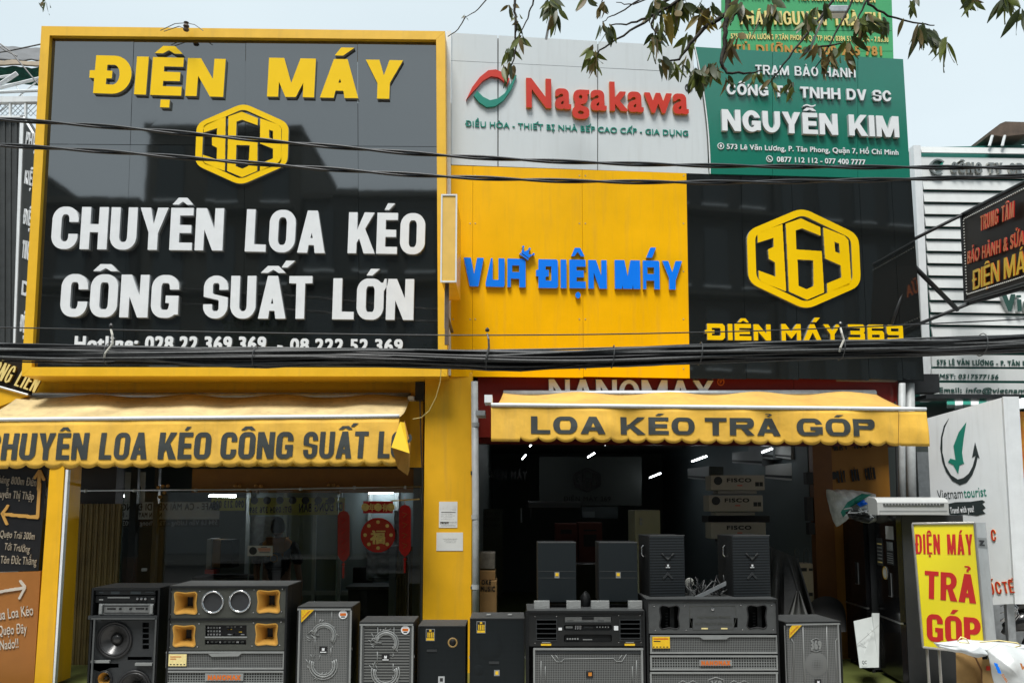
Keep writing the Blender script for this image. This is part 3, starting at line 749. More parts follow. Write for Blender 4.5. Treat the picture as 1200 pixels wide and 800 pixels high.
# blocky letters drawn for this sign: unit box 1 high
def G(plus, minus=None): return (plus, minus)
BK = {
 'V': (0.82, [[(0, 1), (.3, 1), (.44, .42), (.56, 1), (.84, 1), (.62, 0), (.26, 0)]], None),
 'U': (0.82, [[(.02, 0), (.76, 0), (.8, .06), (.8, 1), (.54, 1), (.54, .24), (.30, .24), (.30, 1), (.22, 1), (0, .1)]], [[(.3, .24), (.54, .24), (.54, 1), (.3, 1)]]),
 'A': (0.78, [[(0, 0), (0, 1), (.70, 1), (.76, .94), (.76, 0)]], [[(.14, -1), (.14, .30), (.5, .30), (.5, -1)], [(.20, .52), (.5, .52), (.5, .76), (.20, .76)]]),
 'Đ': (0.92, [[(.06, 0), (.84, 0), (.9, .06), (.9, .94), (.84, 1), (.06, 1)], [(-.04, .4), (.06, .4), (.06, .62), (-.04, .62)]], [[(.36, .25), (.62, .25), (.62, .75), (.36, .75), (.36, .62), (.5, .62), (.5, .4), (.36, .4)]]),
 'I': (0.28, [[(0, 0), (.25, 0), (.25, 1), (0, 1)]], None),
 'E': (0.72, [[(0, 0), (.7, 0), (.7, 1), (0, 1)]], [[(.30, .62), (.8, .62), (.8, .76), (.30, .76)], [(.62, .24), (.8, .24), (.8, .76), (.62, .76)], [(.30, .24), (.8, .24), (.8, .38), (.30, .38)]]),
 'N': (0.82, [[(0, 0), (.24, 0), (.24, .55), (.48, 0), (.80, 0), (.80, 1), (.56, 1), (.56, .45), (.34, 1), (0, 1)]], [[(.24, -.1), (.47, -.1), (.24, .56)], [(.34, 1.1), (.56, 1.1), (.56, .44)]]),
 'M': (1.18, [[(0, 0), (1.15, 0), (1.15, 1), (0, 1)]], [[(.42, 1.1), (.58, .42), (.74, 1.1)], [(.30, -.1), (.34, .14), (.38, -.1)], [(.76, -.1), (.81, .14), (.86, -.1)]]),
 'Y': (0.84, [[(0, 1), (.28, 1), (.46, .6), (.62, 1), (.92, 1), (.60, .3), (.60, 0), (.30, 0), (.30, .4)]], None),
}
BK['Ê'] = (BK['E'][0], BK['E'][1]+[[(.08, 1.12), (.24, 1.42), (.48, 1.42), (.66, 1.12), (.5, 1.12), (.36, 1.28), (.22, 1.12)], disc(.36, -.24, .11)], BK['E'][2])
def blocky(parent, text, font, L0, R0, top, plane, mats, depth, res=110, gap=0.05, slant=0.0):
    A, B = plane(*L0), plane(*R0); U = (B-A); wid = U.length; U.normalize(); V = Vector((0, 0, 1)); h = (plane(L0[0], top)-A).z
    tot = sum(font[c][0] if c != ' ' else 0.3 for c in text)+gap*(len(text)-1); kx = wid/h/tot
    x = 0
    for c in text:
        if c == ' ': x += 0.3+gap; continue
        adv, plus, minus = font[c]
        f = lambda ps: [[((q[0]+x)*kx+q[1]*slant, q[1]) for q in p] for p in ps]
        P, M = f(plus), f(minus or [])
        tp, tm = tri_fan_safe(P), tri_fan_safe(M)
        xs = [q[0] for p in P for q in p]; ys = [q[1] for p in P for q in p]; x0, y0 = min(xs)-.04, min(ys)-.04
        W = int((max(xs)+.04-x0)*res)+2; H = int((max(ys)+.04-y0)*res)+2
        g = fill_tris(tp, x0, y0, W, H, res)
        if tm: g &= ~fill_tris(tm, x0, y0, W, H, res)
        mb = MB(); place(mb, group_loops(contours(g, x0, y0, res)), A, U, V, plane.N, h, depth); mb.build('letter', mats, parent)
        x += adv+gap
BK['Á'] = (BK['A'][0], BK['A'][1]+[[(.16, 1.1), (.42, 1.1), (.62, 1.46), (.36, 1.46)]], BK['A'][2])
BK['U2'] = BK['U']
blocky(t, 'VUA', BK, (543, 336), (616, 337.5), 302.5, RIGHT, [BLUL, SLV], 0.035, gap=.10)
blocky(t, 'ĐIÊN', BK, (629, 338), (711, 339), 304.5, RIGHT, [BLUL, SLV], 0.035, gap=.10)
blocky(t, 'MÁY', BK, (720, 339), (797, 340), 305.5, RIGHT, [BLUL, SLV], 0.035, gap=.10)
# small crown
O = RIGHT(616.5, 298); a = math.radians(-35); rot = lambda p: (p[0]*math.cos(a)-p[1]*math.sin(a), p[0]*math.sin(a)+p[1]*math.cos(a))
cr_ = [[(-.55, -.35), (.55, -.35), (.72, .30), (.30, -.02), (.0, .55), (-.30, -.02), (-.72, .30)], disc(0, .62, .14), disc(-.75, .38, .14), disc(.75, .38, .14)]
cr2 = [[(-.62, -.62), (.62, -.62), (.62, -.45), (-.62, -.45)]]
P = [[rot(q) for q in p] for p in cr_+cr2]
xs = [q[0] for p in P for q in p]; ys = [q[1] for p in P for q in p]
g = fill_tris(tri_fan_safe(P), -1.2, -1.2, 200, 200, 84); mb = MB(); place(mb, group_loops(contours(g, -1.2, -1.2, 84)), O, RIGHT.U, Vector((0, 0, 1)), RIGHT.N, 0.10, 0.055); mb.build('crown', [BLUL, SLV], t)

# ------------------------------------------------------------------ black sign with the hexagon emblem
t = thing('shop_sign', 'glossy black sign right of the yellow one with a large yellow hexagon emblem', 'sign', RIGHT(940, 446))
def bx(xt, y): return xt+(y-205)*(0.0157+(xt-804)/264*0.048)
for a, b in ((804.6, 868), (868.4, 927), (927.4, 1006), (1006.4, 1044), (1044.4, 1067.8)):
    for (y0, y1) in ((204+(a-804)*.025, 447),):
        f = lambda x: 204+(x-804)*6/263
        MB().slab([RIGHT(bx(a, 444), 443.5), RIGHT(bx(b, 444), 443.5+(b-804)*.009), RIGHT(b, f(b)), RIGHT(a, f(a))][0:4], 0.035, RIGHT.N).build('panel', BLKP, t)
logo369(t, RIGHT, 941, 303.5, 119, 131, 0.028, YEL, SLV)
TK = {   # wide techno capitals
 'Đ': (1.25, [[(.05, 0), (1.0, 0), (1.15, .15), (1.15, .85), (1.0, 1), (.05, 1)], [(-.08, .4), (.45, .4), (.45, .6), (-.08, .6)]], [[(.34, .26), (.84, .26), (.88, .32), (.88, .68), (.84, .74), (.34, .74), (.34, .6), (.5, .6), (.5, .4), (.34, .4)], [(-.1, .62), (.02, .62), (.02, 1), (-.1, 1)]]),
 'I': (.34, [[(0, 0), (.28, 0), (.28, 1), (0, 1)]], None),
 'Ê': (1.1, [[(0, 0), (1.02, 0), (1.02, .25), (.28, .25), (.28, .38), (.95, .38), (.95, .62), (.28, .62), (.28, .75), (1.02, .75), (1.02, 1), (0, 1)], [(.2, 1.1), (.4, 1.35), (.7, 1.35), (.9, 1.1), (.72, 1.1), (.55, 1.22), (.38, 1.1)], disc(.5, -.28, .13)], None),
 'N': (1.15, [[(0, 0), (.27, 0), (.27, .55), (.75, 0), (1.06, 0), (1.06, 1), (.79, 1), (.79, .42), (.3, 1), (0, 1)]], None),
 'M': (1.35, [[(0, 0), (.27, 0), (.27, .5), (.64, .12), (1.0, .5), (1.0, 0), (1.27, 0), (1.27, 1), (1.0, 1), (.64, .55), (.27, 1), (0, 1)]], None),
 'Á': (1.25, [[(0, 0), (.34, 0), (.62, .5), (.9, 0), (1.2, 0), (.75, 1), (.46, 1)], [(.6, 1.12), (.88, 1.12), (1.15, 1.4), (.8, 1.4)]], None),
 'Y': (1.2, [[(0, 1), (.34, 1), (.6, .62), (.86, 1), (1.18, 1), (.74, .4), (.74, 0), (.46, 0), (.46, .4)]], None),
 '3': (1.15, [[(0, 0), (.95, 0), (1.05, .1), (1.05, .42), (.98, .5), (1.05, .58), (1.05, .9), (.95, 1), (0, 1), (0, .78), (.76, .78), (.76, .61), (.15, .61), (.15, .39), (.76, .39), (.76, .22), (0, .22)]], None),
 '6': (1.15, [[(.1, 0), (.95, 0), (1.05, .1), (1.05, .5), (.95, .62), (.28, .62), (.28, .78), (1.02, .78), (1.02, 1), (.1, 1), (0, .9), (0, .1)]], [[(.28, .22), (.77, .22), (.77, .40), (.28, .40)]]),
 '9': (1.15, [[(.03, 0), (.95, 0), (1.05, .1), (1.05, .9), (.95, 1), (.1, 1), (0, .9), (0, .5), (.1, .38), (.77, .38), (.77, .22), (.03, .22)]], [[(.28, .60), (.77, .60), (.77, .78), (.28, .78)]]),
}
blocky(t, 'ĐIÊN', TK, (827, 398.5), (904, 399.5), 379.5, RIGHT, [YEL, SLV], 0.03, gap=.08)
blocky(t, 'MÁY', TK, (915, 399.5), (985, 400), 380, RIGHT, [YEL, SLV], 0.03, gap=.08)
blocky(t, '369', TK, (993, 400), (1059, 400.5), 380.5, RIGHT, [YEL, SLV], 0.03, gap=.08)

# ------------------------------------------------------------------ dark red strip sign behind the right awning
REDPL = Plane(9.50, .10)
t = thing('shop_sign', 'dark red strip sign with cut off white capitals above the right awning', 'sign', WALLR(790, 500))
for a, b in ((560, 700), (700.4, 820), (820.4, 930), (930.4, 1052)):
    MB().slab([REDPL(a, 512), REDPL(b, 512), REDPL(b, 441), REDPL(a, 441)], 0.03, REDPL.N).build('panel', REDP, t)
caps(t, 'NANOMAX', (643, 473), (836, 474), 444.5, REDPL, [WHT, WHTS], 0.03, s=.20, t=.15, rnd=.5, gap=.10)
raster_shape(t, 'registered_ring', ringpolys(0, 0, .75, 1, n=24)+stroke([(-.2, -.4), (-.2, .4), (.2, .4), (.2, 0), (-.2, 0)], .16), None, REDPL(844.5, 447.5), REDPL.U, Vector((0, 0, 1)), WALLR.N, 0.045, 0.01, ORGI, 60)

# ------------------------------------------------------------------ bright green sign farther up and behind
BRG = Plane(13.5, 0.08)
GRN2 = mat('bright_green_panel', (0.055, 0.34, 0.13), 0.35, var=0.05, scale=1.5)
t = thing('shop_sign', 'bright green sign with cream lettering high up behind the dark green one', 'sign', BRG(945, 90))
for k, (y0, y1) in enumerate(((-60, -8), (-7.5, 36), (36.6, 60), (60.5, 130))):
    MB().slab([BRG(846, y1), BRG(1045+y1*.03, y1), BRG(1045+y0*.03, y0), BRG(846, y0)], 0.05, BRG.N).build('panel', GRN2, t)
letters(t, 'TRÀ TÂM CƯƠNG - TRÀ XUÂN THÁI NGUYÊN', (862, -1), (1026, 4), -10, BRG, [CRML, GOLDS], 0.02, bx=0.03, by=0.02, joined=True)
caps(t, 'THÁI NGUYÊN TRÀ TH', (864, 30), (1032, 32), 14, BRG, [CRML, GOLDS], 0.04, s=.17, t=.12, rnd=.35, gap=.09, space=.9)
letters(t, '575 LÊ VĂN LƯƠNG P.TÂN PHONG Q.7 TP HCM 0384 511 531354 - 7.03.38', (856, 46), (1041, 50), 40, BRG, [CRML, GOLDS], 0.015, bx=0.02, by=0.02, joined=True)
letters(t, 'TỦ DƯỠNG: 0909 225 781', (860, 64), (1036, 66), 53, BRG, [mat('brown_gold', (0.45, 0.22, 0.04), 0.5), GOLDS], 0.02, bx=0.04, by=0.02, joined=True)
MB().slab([BRG(846, 60.8), BRG(1046, 60.8), BRG(1046, 60.2), BRG(846, 60.2)], 0.03, BRG.N)
# ------------------------------------------------------------------ blade light box between the two buildings
t = thing('blade_sign', 'narrow yellow light box in a white frame sticking out beside the big black sign', 'sign', at(526, 372, 8.55))
Yb = 8.35
mb = MB(); a, b, c, d = prect(516.5, 228, 535.5, 331, Yb)
x0, x1, z0, z1 = a, b, c, d
for r in ((x0, z0, x0+.016, z1), (x1-.016, z0, x1, z1), (x0+.017, z0, x1-.017, z0+.016), (x0+.017, z1-.016, x1-.017, z1)):
    MB().box((r[0], Yb-.012, r[1]), (r[2], Yb+.012, r[3])).build('frame', WHTM, t)
MB().box((x0+.012, Yb+.004, z0+.012), (x1-.012, Yb+.80, z1-.012)).build('box_body', YELF, t)
MB().box((x0+.018, Yb-.004, z0+.018), (x1-.018, Yb+.003, z1-.018)).build('face', mat('faded_yellow_acrylic', (0.78, 0.50, 0.12), 0.35, var=0.08, scale=5), t)
MB().box((x0+.05, Yb+.2, z1-.005), (x0+.09, Yb+.7, z1+.02)).build('bracket', DARKM, t)
MB().box((x0+.03, Yb+.15, z1+.021), (x0+.12, Yb+.75, z1+.05)).build('bracket', WHTM, t)
MB().box((x0+.045, Yb+.06, z0-.65), (x0+.085, Yb+.10, z0+.01)).build('support_arm', RUST, t)
MB().box((x0+.02, Yb+.3, z0-.42), (x0+.04, Yb+.34, z0+.01)).build('support_arm', STEEL, t)
MB().box((x0+.05, Yb+.1, z0-.36), (x0+.08, Yb+.85, z0-.33)).build('support_arm', RUST, t)
# white trim post between the signs
MB().slab([RIGHT(524.5, 440, .03), RIGHT(528.3, 440, .03), RIGHT(528.3, 38, .03), RIGHT(523, 38, .03)], 0.03, RIGHT.N).build('white_trim_strip', WHTM)
tag(bpy.data.objects['white_trim_strip'], 'thin white vertical strip between the big black sign and the white sign', 'trim')
# ------------------------------------------------------------------ ground, road, buildings
PAVE = mat('pavement_tiles', (0.38, 0.365, 0.34), 0.8, var=0.2, scale=3, bump=0.1)
ASPH = mat('asphalt', (0.05, 0.05, 0.052), 0.85, var=0.2, scale=2, bump=0.2, bscale=60)
GRT = mat('green_shop_floor', (0.085, 0.10, 0.028), 0.35, var=0.2, scale=2, col2=None)
def struct(o, name=None): o['kind'] = 'structure'; return o
X0, X1 = -70, 70
struct(MB().box((X0, -7.5, -0.40), (X1, 5.6, -0.13)).build('road', ASPH))
struct(MB().box((X0, 5.6, -0.40), (X1, 9.62, 0.0)).build('pavement', PAVE))
struct(MB().box((X0, -11.5, -0.40), (X1, -7.5, 0.0)).build('pavement', PAVE))
struct(MB().box((-400, -400, -0.7), (400, 400, -0.42)).build('ground', mat('ground_earth', (0.12, 0.10, 0.08), 0.9)))
mb = MB()
for k in range(-12, 13): mb.box((k*5-1, -1.05, -0.128), (k*5+1, -0.95, -0.124))
struct(mb.build('road_marking', mat('road_paint', (0.7, 0.7, 0.66), 0.6)))

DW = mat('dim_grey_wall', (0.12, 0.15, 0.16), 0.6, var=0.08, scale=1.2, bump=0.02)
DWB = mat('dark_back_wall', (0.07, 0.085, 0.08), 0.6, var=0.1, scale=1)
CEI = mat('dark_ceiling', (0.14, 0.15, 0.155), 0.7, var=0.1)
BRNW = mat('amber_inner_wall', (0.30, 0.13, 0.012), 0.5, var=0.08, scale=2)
OUTW = mat('rendered_wall', (0.30, 0.28, 0.24), 0.8, var=0.15, scale=2, bump=0.1)
t = thing('shop_building', 'two storey shop with a yellow middle pillar and two open fronts full of loudspeakers', 'building', (0, 9.7, 0))
WY = 9.72     # back of the facade line
def prt(mb, name, m, label=None): return mb.build(name, m, t, label=label)
LX0, LX1 = -5.95, -1.20      # left shop room
RX0, RX1 = -0.42, 4.05       # right shop room
# facade wall above both openings
zt = 6.9
prt(MB().box((-6.2, WY, 2.35), (-1.16, WY+.18, 3.6)), 'facade_wall', YELW)
prt(MB().box((-5.45, WY, 3.6), (-0.62, WY+.18, zt)), 'facade_wall', OUTW)
prt(MB().hexa([(-0.62, WY, 3.45), (4.78, WY+.46, 3.45), (4.78, WY+.46, 6.2), (-0.62, WY, 6.4), (-0.62, WY+.18, 3.45), (4.78, WY+.64, 3.45), (4.78, WY+.64, 6.2), (-0.62, WY+.18, 6.4)]), 'facade_wall', OUTW)
prt(MB().hexa([(-0.40, WY, 2.62), (4.85, WY+.46, 2.62), (4.85, WY+.46, 3.445), (-0.40, WY, 3.445), (-0.40, WY+.18, 2.62), (4.85, WY+.62, 2.62), (4.85, WY+.62, 3.445), (-0.40, WY+.18, 3.445)]), 'lintel', REDP)
prt(MB().box((-5.95, WY+.18, 3.4), (4.75, 18, 3.55)), 'upper_floor', GREYC)
prt(MB().box((-5.4, WY+.18, 6.0), (4.7, 18, 6.1)), 'roof', GREYC)
# yellow pillar
prt(MB().rbox((at(496.5, 600, 9.35).x, 9.35, 0), (at(553, 600, 9.35).x, 9.95, 3.42), 0.006), 'pillar', YELW)
prt(MB().box((at(480, 520, 9.62).x, 9.62, 2.33), (at(495.5, 520, 9.62).x, 9.70, 3.40)), 'pillar_return', YELW)
# rooms
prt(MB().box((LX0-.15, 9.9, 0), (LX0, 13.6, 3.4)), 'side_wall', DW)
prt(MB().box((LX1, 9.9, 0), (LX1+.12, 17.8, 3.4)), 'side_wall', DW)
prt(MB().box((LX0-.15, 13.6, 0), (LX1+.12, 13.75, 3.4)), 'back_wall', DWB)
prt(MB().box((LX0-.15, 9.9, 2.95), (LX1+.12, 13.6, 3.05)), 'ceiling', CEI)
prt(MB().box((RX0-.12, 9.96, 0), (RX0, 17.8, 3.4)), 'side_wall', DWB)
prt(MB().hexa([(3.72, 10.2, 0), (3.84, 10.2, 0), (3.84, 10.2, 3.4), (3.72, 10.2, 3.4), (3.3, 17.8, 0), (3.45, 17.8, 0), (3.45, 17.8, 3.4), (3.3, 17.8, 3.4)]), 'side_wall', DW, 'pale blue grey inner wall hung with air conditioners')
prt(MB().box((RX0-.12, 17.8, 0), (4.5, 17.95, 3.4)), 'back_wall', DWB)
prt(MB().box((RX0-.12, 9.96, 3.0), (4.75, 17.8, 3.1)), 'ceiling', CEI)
# amber return wall at the right end
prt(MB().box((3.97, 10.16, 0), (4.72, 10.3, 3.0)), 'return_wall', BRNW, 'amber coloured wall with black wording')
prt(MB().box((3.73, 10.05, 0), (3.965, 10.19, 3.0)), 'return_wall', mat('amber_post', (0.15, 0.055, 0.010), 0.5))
prt(MB().box((4.6, 10.4, 3.1), (4.75, 17.8, 6.0)), 'side_wall', OUTW)
struct(MB().box((-6.3, 8.30, -0.3), (4.6, 18, 0.012)).build('shop_floor', GRT))

# ------------------------------------------------------------------ houses across the road (seen mirrored in the glossy black signs)
WINM = mat('dark_window_glass', (0.02, 0.03, 0.035), 0.08, var=0)
def house(x0, x1, y, h, m, label, floors, cat='building', roofm=None):
    t = thing('row_house', label, cat, ((x0+x1)/2, y, 0), 'houses across the road')
    MB().box((x0, y-9, -.12), (x1, y, h)).build('wall', m, t)
    MB().box((x0-.05, y-9.1, h), (x1+.05, y+.25, h+.25)).build('parapet', HM[0], t)
    n = max(2, int((x1-x0)/1.6)); floors += 1; fh = (h-3.4)/max(1, floors)
    for f in range(floors):
        for k in range(n):
            cx = x0+(x1-x0)*(k+.5)/n; z = 3.6+f*fh
            w = MB().box((cx-.5, y+.002, z+.3), (cx+.5, y+.06, z+fh-.7)).build('window', WINM, t)
            MB().box((cx-.56, y+.003, z+.22), (cx+.56, y+.12, z+.298)).build('sill', WHTM, w)
        MB().box((x0+.1, y+.003, 3.3+f*fh), (x1-.1, y+.9, 3.42+f*fh)).build('balcony_slab', HM[0], t)
    MB().box((x0+.3, y+.002, 0), (x1-.3, y+.05, 2.9)).build('roller_shutter', STEEL, t)
    return t
HM = [mat('house_paint', (0.07, 0.066, 0.055), 0.8, var=.15, scale=1), mat('house_paint_grey', (0.045, 0.048, 0.048), 0.8, var=.15, scale=1), mat('house_paint_green', (0.035, 0.045, 0.035), 0.8, var=.15, scale=1), mat('house_paint_dark', (0.025, 0.022, 0.022), 0.8, var=.2, scale=1)]
x = -34
for k, (w, h, mi, fl, lb) in enumerate(((6, 8.5, 3, 2, 'dark narrow house far left across the road'), (9, 11.5, 1, 3, 'grey three storey house across the road'), (5, 10.0, 3, 2, 'dark house opposite the left edge of the shop'),
        (6, 12.2, 0, 3, 'tall beige house opposite the big black sign'), (5.5, 10.2, 1, 2, 'lower grey house opposite the middle pillar'), (6, 11.0, 3, 3, 'dark tall house opposite the yellow sign'), (5, 9.4, 2, 2, 'green low house opposite the right awning'),
        (7, 13.0, 1, 3, 'tallest grey house across the road on the right'), (12, 14, 1, 2, 'wide dark house far right across the road'))):
    house(x, x+w-.15, -11.6, h*1.32, HM[mi], lb, fl); x += w

FOL = mat('dark_street_foliage', (0.035, 0.055, 0.022), 0.7, var=.4, scale=8)
for k, (x, h, lb) in enumerate(((-9, 9.5, 'dark leafy tree across the road opposite the direction board'), (-2.2, 8.0, 'dark leafy tree across the road opposite the yellow pillar'), (6.5, 9.0, 'dark leafy tree across the road opposite the hexagon sign'))):
    tr = thing('street_tree', lb, 'tree', (x, -10.3, 0), 'trees across the road'); rr = random.Random(k)
    MB().tube([(x, -10.3, 0), (x+.2, -10.3, h*.3), (x-.1, -10.4, h*.6)], [.2, .15, .08], 8).build('trunk', mat('tree_bark', (.06, .045, .03), .9), tr)
    mb = MB()
    for i in range(1500):
        d = Vector((rr.gauss(0, 1), rr.gauss(0, 1), rr.gauss(0, 1))).normalized()*(rr.random()**.4); c = Vector((x+d.x*2.0, -10.3+d.y*1.6, h*.68+d.z*h*.3)); a = Vector((rr.uniform(-1, 1), rr.uniform(-1, 1), rr.uniform(-1, 1))).normalized()*.14; b = a.orthogonal().normalized()*.09
        mb.poly([c-a, c+b, c+a, c-b])
    mb.build('crown', FOL, tr)
# ------------------------------------------------------------------ awnings
CLV = mat('yellow_awning_cloth', (0.78, 0.455, 0.055), 0.75, var=0.14, scale=2.2, bump=0.35, bscale=7, dirt=0.18)
CLT = mat('sun_faded_awning_cloth', (0.50, 0.385, 0.185), 0.8, var=0.24, scale=2.4, bump=0.3, bscale=6, dirt=0.40)
CLT2 = mat('golden_awning_cloth', (0.56, 0.33, 0.07), 0.75, var=0.15, scale=2, bump=0.35, bscale=6, dirt=0.30)
CLB = mat('bright_yellow_cloth_reverse', (0.85, 0.56, 0.02), 0.7, var=0.05)
CHAR = mat('charcoal_awning_print', (0.035, 0.042, 0.040), 0.7, var=0.10, scale=12)
def wave(p, s=1.0):
    v = noise.noise(Vector((p.x*1.7, p.z*1.1, 3.3)))*0.05+noise.noise(Vector((p.x*4.6+p.z*2.5, p.z*1.5, 8.1)))*0.022
    return v*s
def awning(name, label, plf, plb, xl, xr, xbl, xbr, ybl, ybr, yfl, yfr, yvl, yvr, scal0, period, clv, clt, ws, cut=None):
    """cloth between the wall line (plane plb) and the front bar (plane plf), with a scalloped valance below the bar"""
    a, b = plf(xl, yfl), plf(xr, yfr); c, d = plb(xbl, ybl), plb(xbr, ybr)
    t = thing(name, label, 'awning', (a+b)/2)
    def top(u, v):
        p = (a.lerp(b, u)).lerp(c.lerp(d, u), v)
        sag = math.sin(math.pi*v)*0.05+0.03*v*math.sin(u*math.pi*4.2+.6)**2*2*(1-v*.3)
        return p-Vector((0, 0, sag))+Vector((0, 0, 0.03*noise.noise(Vector((u*14, v*2.0, 1.1)))*math.sin(math.pi*v)))
    o = smooth_angle(MB().grid(top, 90, 14).build('canopy_cloth', clt, t), 180)
    m = o.modifiers.new('thickness', 'SOLIDIFY'); m.thickness = 0.004; m.offset = -1
    n = max(8, int((xr-xl)/2.5))
    e, f = plf(xl, yvl), plf(xr, yvr)
    def val(u, v):
        x = xl+(xr-xl)*u; ztop = a.lerp(b, u).z-0.012; bot = e.lerp(f, u).z
        ph = ((x-scal0)/period) % 1.0 if x >= scal0 else 0.5
        if cut and x > cut: ph = 0.5
        bot += 0.052*(1-math.sqrt(max(0, 1-(2*ph-1)**2)))
        p = a.lerp(b, u); p.z = ztop+(bot-ztop)*v
        return p+plf.N*(wave(p, ws)+0.01)*min(1, v*1.5+.2)
    o = smooth_angle(MB().grid(val, n*2, 10).build('valance', clv, t), 180)
    m = o.modifiers.new('thickness', 'SOLIDIFY'); m.thickness = 0.003; m.offset = 0
    MB().tube([a.lerp(b, k/20)+Vector((0, 0.0, 0.012)) for k in range(21)], 0.021, 10).build('front_bar', WHTM, t, smooth=True)
    for s in (0.06, 0.94):         # folding arms under the cloth
        p = a.lerp(b, s)+Vector((0, .05, -.03)); q = c.lerp(d, s)+Vector((0, -.02, -.28)); mid = (p+q)/2+Vector((0.35 if s < .5 else -.35, 0, -.02))
        MB().tube([p, mid, q], 0.02, 8).build('folding_arm', STEEL, t)
    MB().tube([c+Vector((0, 0.02, -.03)), d+Vector((0, .02, -.03))], 0.045, 12).build('roller', STEEL, t, smooth=True)
    def fn(q):                      # lettering follows the folds of the valance
        u = max(0, min(1, (q-a).dot((b-a).normalized())/(b-a).length)); base = a.lerp(b, u)
        v = (base.z-0.012-q.z)/(base.z-e.lerp(f, u).z); r = base.copy(); r.z = q.z
        return r+plf.N*((wave(r, ws)+0.01)*min(1, max(0, v)*1.5+.2)+0.007)
    return t, fn, a, b
AWL = Plane(8.6, 0.0); AWLB = Plane(9.6, 0.0)
t, fn, aL, bL = awning('awning', 'long faded yellow awning on the left with charcoal lettering and a torn right corner', AWL, AWLB, -40, 468, 25, 481, 461, 461, 493, 488.5, 549.5, 546, 14, 20.7, CLV, CLT, 0.5)
for w, l, r in (('CHUYÊN', -18, 103.5), ('LOA', 117, 173.5), ('KÉO', 186, 246.5), ('CÔNG', 258, 343), ('SUẤT', 355, 431), ('L', 443, 457)):
    yb = lambda x: 539-(x)*2.2/430
    caps(t, w, (l, yb(l)), (r, yb(r)), yb(l)-31.5, AWL, CHAR, 0.0, s=.25, t=.17, rnd=.24, gap=.07, shear=0.05, fn=fn, ti=.15)
caps(t, 'Ơ', (458, 536.7), (474, 536.7), 505, AWL, CHAR, 0.0, s=.22, t=.17, rnd=.24, shear=0.05, fn=fn)
# torn corner hanging down: printed side behind, bright reverse folded over
P = [at(474, 493, 8.58), at(481, 520, 8.54), at(480, 550, 8.56), at(478, 557, 8.60), at(466, 548, 8.60), at(459, 523, 8.48), at(468, 500, 8.5)]
mb = MB(); ctr = sum(P, Vector())/len(P)+Vector((0, -.03, 0)); k = mb.vert(ctr); ids = [mb.vert(p) for p in P]
for i in range(len(P)): mb.face(k, ids[i], ids[(i+1) % len(P)])
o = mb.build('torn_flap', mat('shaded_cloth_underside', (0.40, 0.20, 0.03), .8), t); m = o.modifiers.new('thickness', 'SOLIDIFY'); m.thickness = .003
P = [at(469, 494, 8.50), at(474, 495, 8.47), at(480, 531, 8.44), at(468, 527, 8.42), at(458.5, 524, 8.40)]
mb = MB(); ids = [mb.vert(p) for p in P]; mb.face(ids[0], ids[1], ids[2]); mb.face(ids[0], ids[2], ids[3]); mb.face(ids[0], ids[3], ids[4])
o = mb.build('folded_flap', CLB, t, label='bright yellow reverse of the torn corner'); m = o.modifiers.new('thickness', 'SOLIDIFY'); m.thickness = .003
# letter fragments on the flap
raster_shape(t, 'letter', ringpolys(0, 0, .45, 1, 55, -75, 12), None, at(476.5, 513, 8.36), Vector((1, 0, 0)), Vector((0, 0, 1)), Vector((0, -1, 0)), 0.055, 0.0, CHAR, 60)
mb = MB().box(at(488, 449, 9.6)+Vector((0, -.12, 0)), at(498, 470, 9.6)); mb.build('arm_bracket', DARKM, t)
MB().box(at(478, 464, 9.45), at(487, 470, 9.6)).build('arm_bracket', WHTM, t)
AWR = Plane(8.25, 0.10); AWRB = Plane(9.42, 0.10)
t, fn, a, b = awning('awning', 'golden yellow awning over the open right shop with four dark words across it', AWR, AWRB, 575.5, 1085, 590, 1026, 458.5, 458, 475.5, 480.5, 517, 523, 608, 20.3, CLV, CLT2, 1.0, cut=1050)
for w, l, r in (('LOA', 622, 709), ('KÉO', 727, 814), ('TRẢ', 826, 916), ('GÓP', 933, 1026)):
    yb = lambda x: 508+(x-622)*3.4/404
    caps(t, w, (l, yb(l)), (r, yb(r)), yb(l)-20.5, AWR, CHAR, 0.0, s=.38, t=.22, rnd=.48, gap=.16, fn=fn, ti=.14)
MB().box(AWR(571, 462, -.3), AWR(577, 471, -.02)).build('arm_bracket', WHTM, t)
MB().box(AWR(562, 478, -.5), AWR(570, 484, -.2)).build('arm_bracket', STEEL, t)
MB().tube([AWR(1052, 482, .02), AWR(1051.5, 521, .02)], 0.003, 4).build('seam', mat('seam_thread', (.25, .13, .02), .8), t)

# ------------------------------------------------------------------ pipe and fittings on the pillar
PVC = mat('grey_pvc', (0.36, 0.38, 0.38), 0.5, var=0.18, scale=6, dirt=0.3)
t = thing('drain_pipe', 'grey plastic drain pipe running down the right edge of the yellow pillar', 'pipe', at(557, 730, 9.3))
MB().tube([at(557, 800, 9.28), at(557.5, 620, 9.28), at(556, 447, 9.28)], 0.040, 14).build('pipe', PVC, t, smooth=True)
for y in (500, 608, 690): MB().cyl(at(557, y, 9.28), at(557, y-5, 9.28), 0.045, n=14).build('collar', PVC, t)
for y in (556, 690): MB().box(at(551.5, y, 9.26), at(553.5, y-4, 9.36)).build('clamp', DARKM, t)
t = thing('electric_wire', 'dark electric wire running down the yellow pillar beside the left awning', 'wire', at(492, 800, 9.3))
MB().tube([at(492, 468, 9.32), at(493.5, 520, 9.32), at(495, 560, 9.32), at(494, 640, 9.32), at(492, 790, 9.32)], 0.007, 6).build('wire', DARKM, t)
t = thing('electric_wire', 'loose pale wire dangling from the sign corner across the yellow pillar', 'wire', at(495, 490, 9.2))
